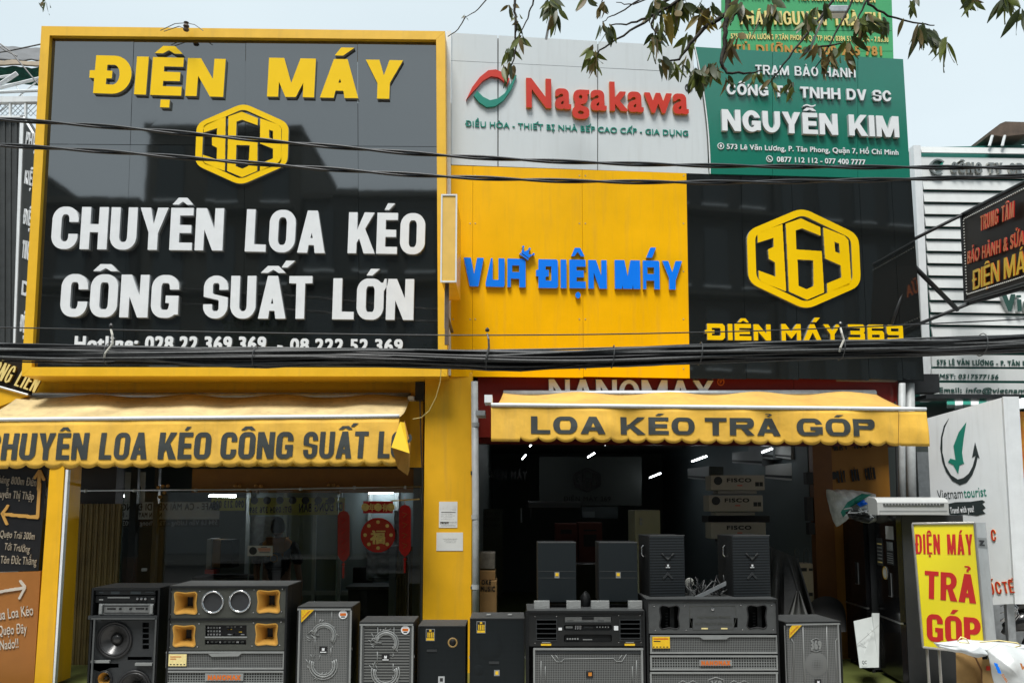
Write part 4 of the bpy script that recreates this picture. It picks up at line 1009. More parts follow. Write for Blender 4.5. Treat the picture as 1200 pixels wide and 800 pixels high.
MB().tube([at(517, 430, 8.9), at(516, 447, 8.95), at(511, 465, 9.0), at(503, 481, 9.05), at(494, 489, 9.1), at(484, 491, 9.2)], 0.005, 5).build('wire', mat('pale_wire', (.6, .5, .2), .6), t)
PAP = mat('white_paper', (0.68, 0.69, 0.66), 0.7, var=0.05)
def paper(label, x0, y0, x1, y1, Y):
    o = thing('notice', label, 'notice', at((x0+x1)/2, y1, Y)); MB().box(*(lambda r: ((r[0], Y-.004, r[2]), (r[1], Y-.001, r[3])))(prect(x0, y0, x1, y1, Y))).build('sheet', PAP, o); return o
PL = Plane(9.346)
ORP = mat('orange_print', (0.50, 0.17, 0.04), 0.6, var=0); GRP_ = mat('grey_print', (0.22, 0.24, 0.25), 0.6, var=0)
t = paper('printed notice with orange headings taped to the yellow pillar, above a plain sheet', 514.5, 587.5, 536, 618, 9.35)
MB().slab([PL(516, 597.5), PL(535, 597.5), PL(535, 591), PL(516, 591)], .0015, PL.N).build('heading_bar', ORP, t)
MB().slab([PL(516, 614), PL(526, 614), PL(526, 611), PL(516, 611)], .0015, PL.N).build('heading_bar', ORP, t)
MB().slab([PL(526.5, 614), PL(535.5, 614), PL(535.5, 611), PL(526.5, 611)], .0015, PL.N).build('heading_bar', GRP_, t)
mb = MB()
for k, y in enumerate((600.5, 602.6, 604.6, 606.6, 608.6, 616)): mb.slab([PL(517, y), PL(534-(k*3) % 5, y), PL(534-(k*3) % 5, y-.9), PL(517, y-.9)], .001, PL.N)
mb.build('print_lines', GRP_, t, kind='stuff')
letters(t, '05', (529.5, 596.8), (535, 596.8), 591.6, Plane(9.344), PAP, .001, .03, .02, joined=True)
t = paper('plain white sheet with faint grey lines taped lowest on the yellow pillar', 511.5, 623.5, 542.5, 645, 9.35)
mb = MB()
for k, y in enumerate((631.5, 633.5, 635.6)): mb.slab([PL(519+k*1.5, y), PL(536-k, y), PL(536-k, y-.7), PL(519+k*1.5, y-.7)], .001, PL.N)
mb.build('print_lines', GRP_, t, kind='stuff')

# ------------------------------------------------------------------ cables
RUB = mat('black_cable', (0.018, 0.019, 0.020), 0.42, var=0.25, scale=30)
RUB2 = mat('grey_aged_cable', (0.065, 0.068, 0.068), 0.5, var=0.3, scale=30)
def interp(P, x):
    for (x0, y0), (x1, y1) in zip(P, P[1:]):
        if x <= x1:
            k = (x-x0)/(x1-x0); return y0+(y1-y0)*k
    return P[-1][1]
def smooth_path(P, x):            # averaged interpolation
    return sum(interp(P, x+d) for d in (-60, -30, 0, 30, 60))/5
CY = 6.8
pathM = [(-700, 405), (-40, 409), (100, 412), (300, 415.5), (520, 417.5), (640, 418), (800, 412.5), (1000, 405.5), (1240, 399), (1900, 380)]
t = thing('cable_bundle', 'thick sagging bundle of black cables strung right across the shop front', 'cables', at(600, 430, CY))
rnd = random.Random(5)
for k in range(76):
    a0 = rnd.uniform(0, 6.28); rr = math.sqrt(rnd.random())*0.070; ph = rnd.uniform(0, 6.28); w = rnd.uniform(.6, 1.6); ra = rnd.choice([.007, .009, .011, .013])
    pts = []
    loose = rnd.random() < .2; lo_c = rnd.uniform(-4, 4); 
    for i in range(61):
        x = -500+i*37; c = at(x, smooth_path(pathM, x)+2.5, CY)
        an = a0+math.sin(c.x*w*.5+ph)*0.9; r2 = rr*(0.85+.3*math.sin(c.x*w+ph*2))
        dz = -0.05*math.exp(-((c.x-lo_c)/.5)**2) if loose else 0
        pts.append(c+Vector((0, math.cos(an)*r2, math.sin(an)*r2*1.05+dz)))
    MB().tube(pts, ra, 6).build('cable', RUB if rnd.random() < .6 else RUB2, t, smooth=True)
for x in (128, 300, 571, 718, 820, 985, 1150):
    c = at(x, smooth_path(pathM, x)+2.5, CY)
    MB().tube([c+Vector((math.sin(a)*.01, math.cos(a)*.097, math.sin(a)*.097)) for a in [i*6.2832/14 for i in range(15)]], 0.004, 5).build('cable_tie', RUB2, t)
def wire(name, label, pts, Y, r, m=RUB, twist=False, group=None, n=70):
    xs = [p[0] for p in pts]; o = thing(name, label, 'cable', at(pts[0][0], pts[0][1], Y)); C = []
    for i in range(n+1):
        x = xs[0]+(xs[-1]-xs[0])*i/n; C.append(at(x, smooth_path(pts, x) if len(pts) > 2 else interp(pts, x), Y))
    if not twist: MB().tube(C, r, 6).build('strand', m, o, smooth=True)
    else:
        for s in (0, math.pi):
            F = []
            for i in range(n*4):
                k = i/4; j = min(int(k), n-1); p = C[j].lerp(C[j+1], k-j); a = p.x*5+s
                F.append(p+Vector((0, math.cos(a), math.sin(a)))*r*1.05)
            MB().tube(F, r, 6).build('strand', m, o, smooth=True)
    return o
wire('overhead_cable', 'upper of the two twisted black cables crossing in front of the signs', [(-500, 104), (0, 139.5), (150, 150), (300, 164), (500, 181.5), (660, 190), (830, 194.5), (1000, 196), (1200, 196.5), (1800, 190)], 6.4, .010, twist=True)
wire('overhead_cable', 'lower of the two twisted black cables crossing in front of the signs', [(-500, 141), (0, 170), (150, 179), (300, 192), (500, 206.5), (680, 213), (860, 214), (1000, 211.5), (1200, 206.5), (1800, 180)], 6.4, .010, twist=True)
wire('overhead_cable', 'single thin black wire just above the thick bundle of cables', [(-500, 376), (0, 383.5), (300, 390), (520, 393), (700, 392), (900, 387.5), (1000, 383.5), (1200, 374), (1800, 340)], 6.7, .0055)
wire('overhead_cable', 'loose thin wire drooping just below the thick bundle at the centre', [(650, 424), (690, 429), (730, 434), (770, 431), (810, 421)], 6.75, .004, n=24)
wire('overhead_cable', 'loose thin wire looping below the bundle at the left corner of the big sign', [(40, 421), (70, 428.5), (95, 431), (120, 424), (135, 419)], 6.75, .004, m=RUB2, n=24)
PALE = mat('pale_plastic_tie', (0.55, 0.54, 0.48), 0.5)
for i, (x, y, x2, y2, lb) in enumerate(((130, 386, 122, 419, 'pale strap hanging from the thin wire over the hotline number'), (571, 391, 569, 424, 'dark strap holding the bundle below the blue letters'), (985, 384, 984, 412, 'pale strap tied to the bundle below the right emblem'))):
    o = thing('cable_strap', lb, 'strap', at(x, y2, 6.65)); mm = RUB2 if i == 1 else PALE
    MB().tube([at(x, y, 6.66), at(x+1.5, y+6, 6.64), at(x+2 if i != 2 else x+4, (y+y2)/2, 6.64), at(x2+1, y2-5, 6.64), at(x2, y2, 6.66)], .009, 5).build('strap', mm, o)
    MB().lathe(at(x, y-2, 6.66), (0, 0, 1), [(0, 0), (.016, .005), (.018, .02), (.010, .035), (0, .04)], 8).build('clip', RUB, o)

# ------------------------------------------------------------------ black blade sign on the right
p1, p2 = at(1127.4, 251.4, 10.76), at(1132, 353, 10.76); q1, q2 = at(1200, 213.7, 9.24), at(1200.5, 332.5, 9.24)
k = 1.9; r1, r2 = p1+(q1-p1)*k, p2+(q2-p2)*k
BL = Tilt(p2, q2, p1); BL.U = (q2-p2).normalized()
t = thing('blade_sign', 'black projecting sign with red and yellow bulb lettering hung on dark poles at the right', 'sign', (p2+r2)/2)
LEDB = mat('dark_sign_sheet', (0.018, 0.013, 0.009), 0.5, spec=.2, var=0.3, scale=2)
MB().slab([p2, r2, r1, p1], 0.10, BL.N).build('panel', LEDB, t)
fr = [(p1, r1), (p2, r2), (p1, p2)]
for a, b in fr: MB().tube([a+BL.N*.005, b+BL.N*.005], 0.022, 6).build('frame', DARKM, t)
LEDW = mat('white_led_bead', (0.75, 0.75, 0.70), 0.3, var=0)
mb = MB()
def beads(a, b, n):
    for i in range(n):
        c = a.lerp(b, (i+.5)/n)+BL.N*.012; mb.cyl(c, c+BL.N*.012, .008, n=6)
i1, i2 = p1.lerp(p2, .07).lerp(r1, .025), p2.lerp(p1, .07).lerp(r2, .025)
beads(i1, r1.lerp(r2, .07), 62); beads(i2, r2.lerp(r1, .07), 62); beads(i1, i2, 26)
mb.build('led_beads', LEDW, t, kind='stuff')
def bl(w, l, r, top, m, d=.012): (letters(t, w, l, r, top, BL, m, d, bx=.03, by=.015) if '&' in w else caps(t, w, l, r, top, BL, m, d, s=.19, t=.14, rnd=.24, gap=.09, space=.8))
bl('TRUNG TÂM', (1149.5, 271), (1189, 254.5), 253.5, [ORGI, REDI])
bl('BẢO HÀNH & SỬA CHỮA', (1134, 309.5), (1232, 276), 295, [ORGI, REDI])
bl('ĐIỆN MÁY', (1141, 340), (1216, 314), 317, [YELI, ORGI])
for nm, A, B, C in (('pole', RIGHT(1063, 284, -.1), p1+Vector((0, 0, .02)), r1+Vector((0, 0, .03))), ('pole', RIGHT(1046, 392, -.1), p2+Vector((0, 0, -.03)), r2+Vector((0, 0, -.04)))):
    MB().tube([A, B-BL.N*.05, C-BL.N*.05], .022, 8).build(nm, DARKM, t, smooth=True)
MB().tube([at(1071, 312, 10.0), at(1122, 363, 10.5)], .030, 8).build('pole', DARKM, t, smooth=True)
MB().tube([RIGHT(1068, 318, -.05), RIGHT(1044, 380, .02)], .02, 8).build('pole', DARKM, t, smooth=True)

# ------------------------------------------------------------------ white louvred building on the right
LV = Plane(10.9, 0.05); LVB = Plane(11.02, .05)
TEAL = mat('teal_backing', (0.02, 0.16, 0.13), 0.5, var=.1); LVM = mat('white_louvre', (0.60, 0.62, 0.61), 0.45, var=0.05, scale=2, dirt=0.10)
t = thing('louvred_building', 'building at the right clad in white horizontal louvres over teal backing', 'building', LV(1160, 480))
xr = 1420
MB().slab([LVB(1092, 470), LVB(xr, 480), LVB(xr, 165), LVB(1071, 173)], 3.0, LVB.N).build('wall', TEAL, t)
def lx(y): return 1078+(y-172)*(1095-1078)/273.
MB().slab([LV(1083, 470, .02), LV(1092, 470, .02), LV(1078, 171, .02), LV(1069.5, 171, .02)], .12, LV.N).build('corner_post', WHTM, t)
ys = [172]+[181.5]+[210.5+14.35*i for i in range(0, 15)]
sl = .014
for i, y in enumerate(ys[:-1]):
    y2 = ys[i+1]-2.3; a = lx(y)
    if i == 0: y2 = 179.5
    if i == 1: y = 184
    MB().slab([LV(a+1, y2, .028), LV(xr, y2+(xr-a)*sl, .028), LV(xr, y+(xr-a)*sl, .0), LV(a+.4, y, .0)], .025, LV.N).build('louvre', LVM, t)
for y0, y1 in ((416.5, 430), (432.5, 446), (449, 462)):
    MB().slab([LV(1090, y1, .06), LV(xr, y1+2, .06), LV(xr, y0+2, .06), LV(1089, y0, .06)], .03, LV.N).build('name_board', LVM, t)
TXT = mat('dark_green_text', (0.02, 0.07, 0.055), .5, var=0)
PB = Plane(10.9-.065, .05)
letters(t, '575 LÊ VĂN LƯƠNG - P. TÂN PHONG', (1097.5, 427.2), (1224, 429), 421.4, PB, TXT, .006, .04, .02, joined=True)
letters(t, 'MST: 0317577156', (1100, 443.3), (1170, 444), 438, PB, TXT, .006, .02, .01, shear=.2, joined=True)
letters(t, 'Email:', (1100, 459.6), (1127.5, 460), 453.6, PB, TXT, .006, .04, .02, joined=True)
letters(t, 'info@vietnamtourist.com', (1131, 460), (1260, 461), 454, PB, TXT, .006, .015, .01, shear=.2, joined=True)
SGR = mat('grey_letter', (0.16, 0.18, 0.18), .5)
caps(t, 'CÔNG TY CP', (1112, 204.5), (1196, 206), 192, LV, [SGR, SLV], .07, s=.21, t=.18, rnd=.4, gap=.12, space=1.0)
letters(t, 'Vietnam', (1171, 366), (1262, 367), 346, LV, [TXT, LVM], .08, bx=.06, by=.04)
raster_shape(t, 'ring_emblem', ringpolys(0, 0, .8, 1, 40, 300, 20), None, LV(1097, 197.5), LV.U, Vector((0, 0, 1)), LV.N, .12, .06, SGR, 60)
raster_shape(t, 'leaf_emblem', [[(-.5, -.4), (.1, -.5), (.8, .7), (0, .1)]], None, LV(1098, 196), LV.U, Vector((0, 0, 1)), LV.N, .10, .06, GRNL, 60)
# flood lamp cover on its roof
t = thing('roof_lamp', 'weathered lamp hood on two legs on top of the white louvred building', 'lamp', at(1180, 168, 11.2))
mb = MB(); A = lambda x, y, d=0: at(x, y, 11.2+d)
mb.prism([A(1160, 158), A(1160, 154), A(1172, 145), A(1178, 142.5), A(1230, 144), A(1230, 150), A(1205, 157), A(1175, 160)], Vector((0, -1, 0)), .5); mb.build('hood', RUST, t)
MB().tube([A(1159.5, 171), A(1163, 159)], .02, 6).build('leg', WHTM, t); MB().tube([A(1174.5, 171), A(1177.5, 159)], .02, 6).build('leg', WHTM, t)
# striped awning and bits under the boards
t = thing('striped_awning', 'small green and white striped awning under the white name boards', 'awning', at(1150, 480, 10.7))
for i in range(10):
    x = 1110+i*9.3; MB().slab([at(x, 478+(i % 2), 10.4), at(x+9.1, 478, 10.4), at(x+9.1, 466, 10.8), at(x, 466, 10.8)], .01, Vector((0, -1, .1)).normalized()).build('stripe', GRNL if i % 2 == 0 else WHT, t)
t = thing('flex_banner', 'orange and red banner hanging behind the white tour board at the right edge', 'banner', at(1205, 560, 10.6))
MB().slab([at(1188, 560, 10.6), at(1260, 560, 10.6), at(1260, 482, 10.6), at(1186, 482, 10.6)], .01, Vector((0, -1, 0))).build('sheet', mat('orange_banner', (.65, .10, .02), .6, col2=(.75, .40, .03), scale=5), t)
t = thing('neighbour_shop', 'dim open shop below the white louvred building', 'building', at(1180, 700, 11))
MB().box((4.9, 11.1, 0), (10, 15, 3.0)).build('wall', DWB, t)
MB().box((5.5, 11.0, 0), (7.6, 11.095, 2.6)).build('roller_shutter', STEEL, t)
MB().tube([at(1057, 449, 9.9), at(1057, 640, 9.9)], .04, 10).build('conduit', PVC, t, smooth=True)
MB().tube([at(1066, 449, 10.0), at(1069, 640, 10.0)], .055, 10).build('conduit', PVC, t, smooth=True)
MB().tube([at(1049, 470, 9.8), at(1052, 600, 9.8)], .012, 6).build('conduit', DARKM, t)
MB().box(at(1050, 438, 10.2), at(1092, 462, 10.4)).build('beam', DARKM, t)
MB().box(at(1085, 462, 10.2), at(1180, 470, 10.5)).build('beam', DARKM, t)

# ------------------------------------------------------------------ tall white tour board
A1, A2 = at(1086, 490, 9.25), at(1173, 466, 8.5); B2 = at(1187, 707, 8.5); B1 = A1+(B2-A2)
VT = Tilt(B1, B2, A1); VT.U = (B2-B1).normalized()
t = thing('tour_board', 'tall white standing board with a green bird in a black swoosh, right of the fridges', 'sign', (B1+B2)/2)
BW = mat('white_board', (0.74, 0.77, 0.78), 0.35, var=.05, scale=2, dirt=.15)
MB().slab([B1, B2, A2, A1], .16, VT.N).build('board', BW, t)
mb = MB(); w = Vector((.17, .0, 0)); mb.hexa([B2+Vector((.004, -.03, 0)), B2+w+Vector((0, -.03, 0)), A2+w+Vector((0, -.03, .01)), A2+Vector((.004, -.03, .01)), B2+Vector((.004, .0, 0)), B2+w, A2+w, A2+Vector((.004, 0, 0))]); mb.build('edge_trim', WHTM, t)
for f in (.1, .9):
    p = B1.lerp(B2, f); MB().box(p+Vector((.02, 0, .02)), (p.x+.1, p.y+.05, 0)).build('leg', STEEL, t)
def vt(P): return [VT(920+x/4, 440+y/4) for x, y in P]
def flat(name, pts, m, d=.004):
    Vv = VT.N.cross(VT.U); Vv = Vv if Vv.z > 0 else -Vv; O = pts[0]
    lp = [((p-O).dot(VT.U), (p-O).dot(Vv)) for p in pts]; lp = lp if area(lp) > 0 else lp[::-1]
    mb = MB(); place(mb, [[lp]], O, VT.U, Vv, VT.N, 1, d); return mb.build(name, [m, m], t)
INK2 = mat('near_black_print', (0.02, 0.03, 0.03), .5, var=0); GRI = mat('green_print', (0.01, .20, .14), .5, var=0)
flat('bird', vt([(850, 218), (838, 290), (830, 360), (836, 402), (840, 410), (818, 420), (812, 460), (790, 418), (765, 405), (775, 388), (800, 395), (790, 330), (815, 265)]), GRI)
flat('swoosh', vt([(768, 200), (745, 235), (732, 285), (728, 340), (737, 400), (755, 450), (785, 492), (820, 512), (852, 500), (878, 465), (895, 420), (905, 372), (893, 378), (880, 425), (862, 458), (838, 478), (810, 486), (778, 465), (752, 420), (738, 360), (738, 290), (750, 240)]), INK2)
flat('arrow_head', vt([(891, 312), (912, 388), (894, 374), (877, 384)]), INK2)
letters(t, 'Vietnam', (1099, 585), (1129.5, 583), 574, VT, INK2, .003, 0.0, 0.0)
letters(t, 'tourist', (1130, 583), (1156.5, 581), 572, VT, GRI, .003, 0.01, 0.01)
flat('brush_stroke', vt([(765, 600), (800, 592), (870, 590), (925, 582), (938, 590), (925, 600), (940, 618), (925, 630), (940, 645), (900, 655), (840, 648), (780, 658), (768, 640)]), INK2)
letters(t, 'Travel with you!', (1114, 601.5), (1142, 599.5), 594, Tilt(B1+VT.N*.005, B2+VT.N*.005, A1+VT.N*.005), WHT, .003, .02, .01, joined=True)
caps(t, 'C', (1162.5, 633.5), (1168, 633.5), 620, VT, [REDL, ORNG], .01, s=.13, t=.11, rnd=.3, gap=.1)
caps(t, 'QUỐ', (1146, 698), (1166.5, 696), 683, VT, [REDL, ORNG], .01, s=.13, t=.11, rnd=.3, gap=.1)
letters(t, 'C TẾ', (1170, 695), (1190, 695.5), 681, VT, [REDL, ORNG], .01, .04, .02) if 0 else None
caps(t, 'C', (1168.6, 695.5), (1175, 695), 681, VT, [REDL, ORNG], .01, s=.13, t=.11, rnd=.3, gap=.1)
caps(t, 'TẾ', (1177, 695), (1190, 694), 681, VT, [REDL, ORNG], .01, s=.13, t=.11, rnd=.3, gap=.1)

# ------------------------------------------------------------------ left neighbour
t = thing('neighbour_building', 'left neighbour with a curved tarpaulin roof, white rafters and dark ribbed cladding', 'building', at(10, 480, 10.5))
NB = 10.4; n_ = lambda x, y, d=0: at(x, y, NB+d)
RIBM = pattern_mat('dark_ribbed_cladding', (.035, .040, .040), (.055, .06, .06), 'grid', 6, axis=(6, 1, .01))
MB().slab([n_(-160, 425), n_(15, 425), n_(24, 140), n_(-160, 140)], .1, Vector((0, -1, 0))).build('cladding', mat('dark_cladding', (.03, .034, .034), .5, var=.15, bump=.1, bscale=80), t)
for x in range(-150, 22, 7): MB().slab([n_(x-1, 424, -.012), n_(x+1.4, 424, -.012), n_(x+1.8, 141, -.012), n_(x-.6, 141, -.012)], .012, Vector((0, -1, 0))).build('cladding_rib', mat('dark_cladding', (.05, .05, .05)), t)
MB().slab([n_(14.5, 430, -.05), n_(20, 430, -.05), n_(29, 135, -.05), n_(23.5, 135, -.05)], .06, Vector((0, -1, 0))).build('post', WHTM, t)
MB().slab([n_(-160, 122, -.05), n_(47, 119, -.05), n_(47, 113, -.05), n_(-160, 113, -.05)], .08, Vector((0, -1, 0))).build('beam', WHTM, t)
MB().slab([n_(-160, 139, -.05), n_(30, 137.5, -.05), n_(30, 135.5, -.05), n_(-160, 136.5, -.05)], .05, Vector((0, -1, 0))).build('beam', WHTM, t)
for x in (-20, 11, 29): MB().slab([n_(x-1, 137, -.04), n_(x+1, 137, -.04), n_(x+1.3, 120, -.04), n_(x-.7, 120, -.04)], .04, Vector((0, -1, 0))).build('baluster', WHTM, t)
mb = MB()
for i in range(-30, 8):
    for s in (1, -1): mb.tube([n_(i*6, 136, .02), n_(i*6+16*s, 120, .02)], .004, 4)
mb.build('wire_mesh', STEEL, t, kind='stuff')
for (x0, y0, x1, y1, w) in ((-40, 110, 50, 106, 1.8), (-60, 118, 46, 92, 2), (-40, 96, 18, 88, 1.5), (-20, 112, 20, 86, 2.5), (18, 100, 28, 114, .6), (0, 131, 48, 92, .8)):
    MB().tube([n_(x0, y0, .3), n_(x1, y1, .3)], .012*w, 6).build('rafter', WHTM, t)
TARP = mat('grey_tarpaulin', (0.10, 0.105, 0.11), 0.75, var=.25, scale=4, bump=.3, bscale=9)
TARB = mat('brown_tarpaulin', (0.20, 0.16, 0.11), 0.75, var=.25, scale=4, bump=.3, bscale=9); TARG = mat('green_shade_net', (0.02, 0.13, 0.10), .85, var=.4, scale=15, bump=.4, bscale=30)
def sheet(name, m, top, bot, d0, d1):
    def f(u, v):
        x = -170+225*u; y = top(u)+(bot(u)-top(u))*v
        p = n_(x, y, .5+d0*(1-v)+d1*v); p.z += .04*noise.noise(Vector((u*20, v*3, d0))); return p
    o = smooth_angle(MB().grid(f, 50, 8).build(name, m, t), 180); mo = o.modifiers.new('thickness', 'SOLIDIFY'); mo.thickness = .02
sheet('roof_sheet', TARP, lambda u: 50+u*8, lambda u: 66+u*6, .9, .2)
sheet('roof_sheet', TARB, lambda u: 66+u*8, lambda u: 71+u*7, .15, .0)
sheet('shade_net', TARG, lambda u: 75+u*4, lambda u: 82+u*18, .1, .3)
t2 = thing('electric_wire', 'loose wires lying over the tarpaulin roof at the top left', 'wire', at(10, 60, 10))
for a, b, c in (((-30, 30), (12, 60), (46, 100)), ((-30, 66), (10, 60), (48, 52)), ((-10, 45), (4, 58), (20, 66))):
    MB().tube([at(*a, 10.2), at(*b, 10.2), at(*c, 10.2)], .010, 5).build('wire', RUB2, t2)
# narrow upright sign with white words stacked up
VS = Tilt(at(15.5, 398, 10.2), at(34, 402, 9.3), at(27, 140, 10.2))
t = thing('upright_sign', 'narrow dark upright sign with stacked white words squeezed beside the big black sign', 'sign', at(25, 400, 9.8))
a_ = [at(18, 402, 10.2), at(35, 408, 9.3), at(46, 168, 9.3), at(28, 138, 10.2)]
MB().slab(a_, .06, VS.N).build('panel', mat('dark_green_panel', (.012, .014, .012), .5), t)
MB().tube([a_[0], a_[3]], .02, 6).build('frame', WHTM, t); MB().tube([a_[1], a_[2]], .02, 6).build('frame', WHTM, t); MB().tube([a_[3], a_[2]], .015, 6).build('frame', WHTM, t)
VS = Tilt(a_[0], a_[1], a_[3])
for w, y, h in (('PHỤ', 170, 15), ('KIỆN', 215, 15), ('ĐIỆN', 262, 16), ('THOẠI', 302, 20), ('DI', 345, 16), ('ĐỘNG', 388, 18)):
    x = 24+(402-y)*.030; letters(t, w, (x-1, y), (x+13, y+5), y-h-1, VS, WHT, .008, .11, .03)
t = thing('shop_sign', 'yellow and black neighbouring sign with gold capitals cut off at the left edge', 'sign', at(10, 470, 9.6))
S2 = Tilt(at(-60, 428, 9.0), at(33, 462, 10.2), at(-60, 350, 9.0)); S2 = Plane(9.5)
MB().slab([S2(-80, 430), S2(34, 462), S2(38, 420), S2(-80, 405)], .06, S2.N).build('panel', LEDB, t)
MB().prism([S2(-80, 500), S2(-10, 480), S2(2, 475), S2(33, 463.4), S2(-80, 431.2)], S2.N, .05).build('panel', YELW, t)
MB().tube([S2(-80, 430.5, .02), S2(34, 462.7, .02)], .012, 6).build('trim', WHTM, t)
caps(t, 'ÔNG LIÊN', (-11, 442), (42, 460), 419, S2, [CRML, GOLDS], .03, s=.15, t=.10, rnd=.3, gap=.08, shear=.12)
# direction board at the lower left
t = thing('direction_board', 'black over orange direction board with arrows and street wording at the left edge', 'sign', at(20, 800, 8.72))
DB = Plane(8.72)
MB().slab([DB(-60, 672), DB(45, 668), DB(56, 545), DB(-60, 545)], .05, DB.N).build('panel', mat('black_board', (.007, .007, .008), .4, var=.1), t)
MB().slab([DB(-60, 860), DB(36, 860), DB(47.5, 668.7), DB(-60, 672.5)], .05, DB.N).build('panel', mat('orange_board', (.30, .115, .022), .45, var=.06), t)
TAN = mat('tan_lettering', (.50, .27, .06), .5, var=.05); GRL = mat('pale_lettering', (.52, .47, .40), .5)
def db(w, x0, y0, x1, y1, top, m): letters(t, w, (x0, y0), (x1, y1), top, DB, m, .01, .004, .002)
PAL = mat('beige_lettering', (.33, .28, .21), .5)
db('Tháng 800m Đến', -6, 565, 43, 569.5, 556, PAL); db('Nguyễn Thị Thập', -8, 582, 40, 585.5, 573, PAL)
db('Quẹo Trái 300m', 0, 629, 41, 632, 621, PAL); db('Tới Trường', 5, 643.5, 35, 647, 635.5, PAL); db('Đ.H Tôn Đức Thắng', -12, 659, 43, 661.5, 650, PAL)
def stk(name, P, w, m, d=.012):
    pts = [DB(x, y) for x, y in P]; O = pts[0]; lp = [((p-O).x, (p-O).z) for p in pts]; ps = stroke(lp, w)
    xs = [q[0] for p in ps for q in p]; ys = [q[1] for p in ps for q in p]
    g = fill_tris(tri_fan_safe(ps), min(xs)-.05, min(ys)-.05, int((max(xs)-min(xs)+.1)*120), int((max(ys)-min(ys)+.1)*120), 120)
    mb = MB(); place(mb, group_loops(contours(g, min(xs)-.05, min(ys)-.05, 120)), O, DB.U, Vector((0, 0, 1)), DB.N, 1, d); mb.build(name, [m, m], t)
stk('arrow', [(47, 552), (45, 606), (4, 602)], .035, TAN); stk('arrow_head', [(10, 592), (3, 602), (9, 614)], .03, TAN); stk('arrow_head', [(41, 560), (47, 551), (52, 562)], .03, TAN)
stk('arrow', [(-10, 694.5), (29, 688)], .03, GRL); stk('arrow_head', [(24, 680), (30, 688), (23, 701)], .025, GRL)
db('Mua Loa Kéo', -8, 727, 40, 720, 715, GRL); db('Quẹo Đây', -2, 744, 32, 741, 733, GRL); db('Nado!!', 0, 761, 23, 758, 750, GRL)
o = MB().slab([at(40, 802, 8.6), at(61, 802, 8.6), at(75.5, 545, 8.6), at(58.5, 545, 8.6)], .35, Vector((0, -1, 0))).build('post', YELW)
tag(o, 'yellow post between the direction board and the glass shop front', 'post')
o = MB().slab([at(61.5, 802, 8.59), at(64, 802, 8.59), at(80, 550, 8.59), at(77, 550, 8.59)], .05, Vector((0, -1, 0))).build('metal_strip', WHTM)
tag(o, 'pale metal strip along the right side of the left yellow post', 'trim')
# insulator on top of the big sign
t = thing('wire_insulator', 'small insulator with stray wires on top of the big yellow frame', 'insulator', at(217, 36, 9.0))
MB().lathe(at(218, 36, 9.0), (0, 0, 1), [(.0, 0), (.03, 0), (.035, .02), (.015, .03), (.035, .05), (.03, .07), (.012, .08), (.03, .1), (0, .115)], 10).build('insulator', RUST, t)
for a, b, c in (((188, 36), (205, 28), (217, 27)), ((217, 27), (228, 29), (238, 36)), ((192, 37), (210, 31), (222, 36))): MB().tube([at(*a, 9.0), at(*b, 9.0), at(*c, 9.0)], .005, 5).build('wire', RUB2, t)
# flood lights on arms over the signs
for lb, base, mid, head, Y in (('flood light on a thin arm above the pale grey sign', (640, 46), (645, 20), (652, -8), 9.2), ('flood light on a white arm leaning in front of the bright green sign', (948, 62), (957, 38), (968, 14), 9.3)):
    t = thing('flood_light', lb, 'lamp', at(*base, Y))
    MB().tube([at(*base, Y), at(*mid, Y-.3), at(*head, Y-.6)], .016, 8).build('arm', STEEL, t, smooth=True)
    h = at(*head, Y-.6); MB().rbox(h+Vector((-.03, -.05, -.03)), h+Vector((.24, .09, .05)), .01).build('lamp_head', STEEL, t)
    MB().box(h+Vector((0, -.03, -.034)), h+Vector((.21, .07, -.031))).build('lens', WHT, t)
# ------------------------------------------------------------------ loudspeakers
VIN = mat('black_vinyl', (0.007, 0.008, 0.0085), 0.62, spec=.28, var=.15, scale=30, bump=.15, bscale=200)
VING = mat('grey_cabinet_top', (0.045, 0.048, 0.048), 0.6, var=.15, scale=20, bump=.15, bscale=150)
BAFG = mat('grey_green_baffle', (0.050, 0.053, 0.044), 0.6, var=.12, scale=30, bump=.2, bscale=180)
BAFL = mat('mid_grey_baffle', (0.062, 0.066, 0.066), 0.6, var=.1, scale=30, bump=.2, bscale=180)
BLK = mat('deep_black', (0.006, 0.006, 0.007), 0.6, var=0)
CONE = mat('paper_cone', (0.035, 0.035, 0.035), 0.28, var=.1); RUBB = mat('rubber_surround', (.015, .015, .016), .4, var=0)
GOLD = mat('golden_horn', (0.62, 0.34, 0.07), 0.32, metal=.35, var=.08); CHRM = mat('chrome_ring', (.75, .76, .77), .12, metal=1, var=0)
SCRW = mat('screw_head', (.7, .7, .7), .25, metal=1, var=0)
TRIM = mat('pale_grey_trim', (.23, .24, .235), .45, var=.08)
DOTS = pattern_mat('perforated_grille', (.012, .013, .013), (.145, .15, .147), 'dots', 62, rough=.55, metal=0, spec=.3)
DOTSD = pattern_mat('dark_perforated_grille', (.002, .003, .003), (.011, .015, .017), 'dots', 90, rough=.55, metal=0, spec=.2)
GRID = pattern_mat('square_mesh_grille', (.010, .011, .011), (.20, .21, .205), 'grid', 42, rough=.55, metal=0, spec=.3)
RIBS = pattern_mat('ribbed_grille', (.005, .006, .007), (.022, .027, .030), 'ribs', 12, rough=.55, spec=.25)
SLAT = pattern_mat('slatted_grille', (.02, .022, .022), (.14, .145, .14), 'ribs', 12, rough=.55, metal=0, spec=.3)
STKY = mat('yellow_sticker', (.80, .50, .02), .4, var=.1, scale=40); STKC = mat('cream_sticker', (.78, .66, .30), .5, var=.1, scale=40)
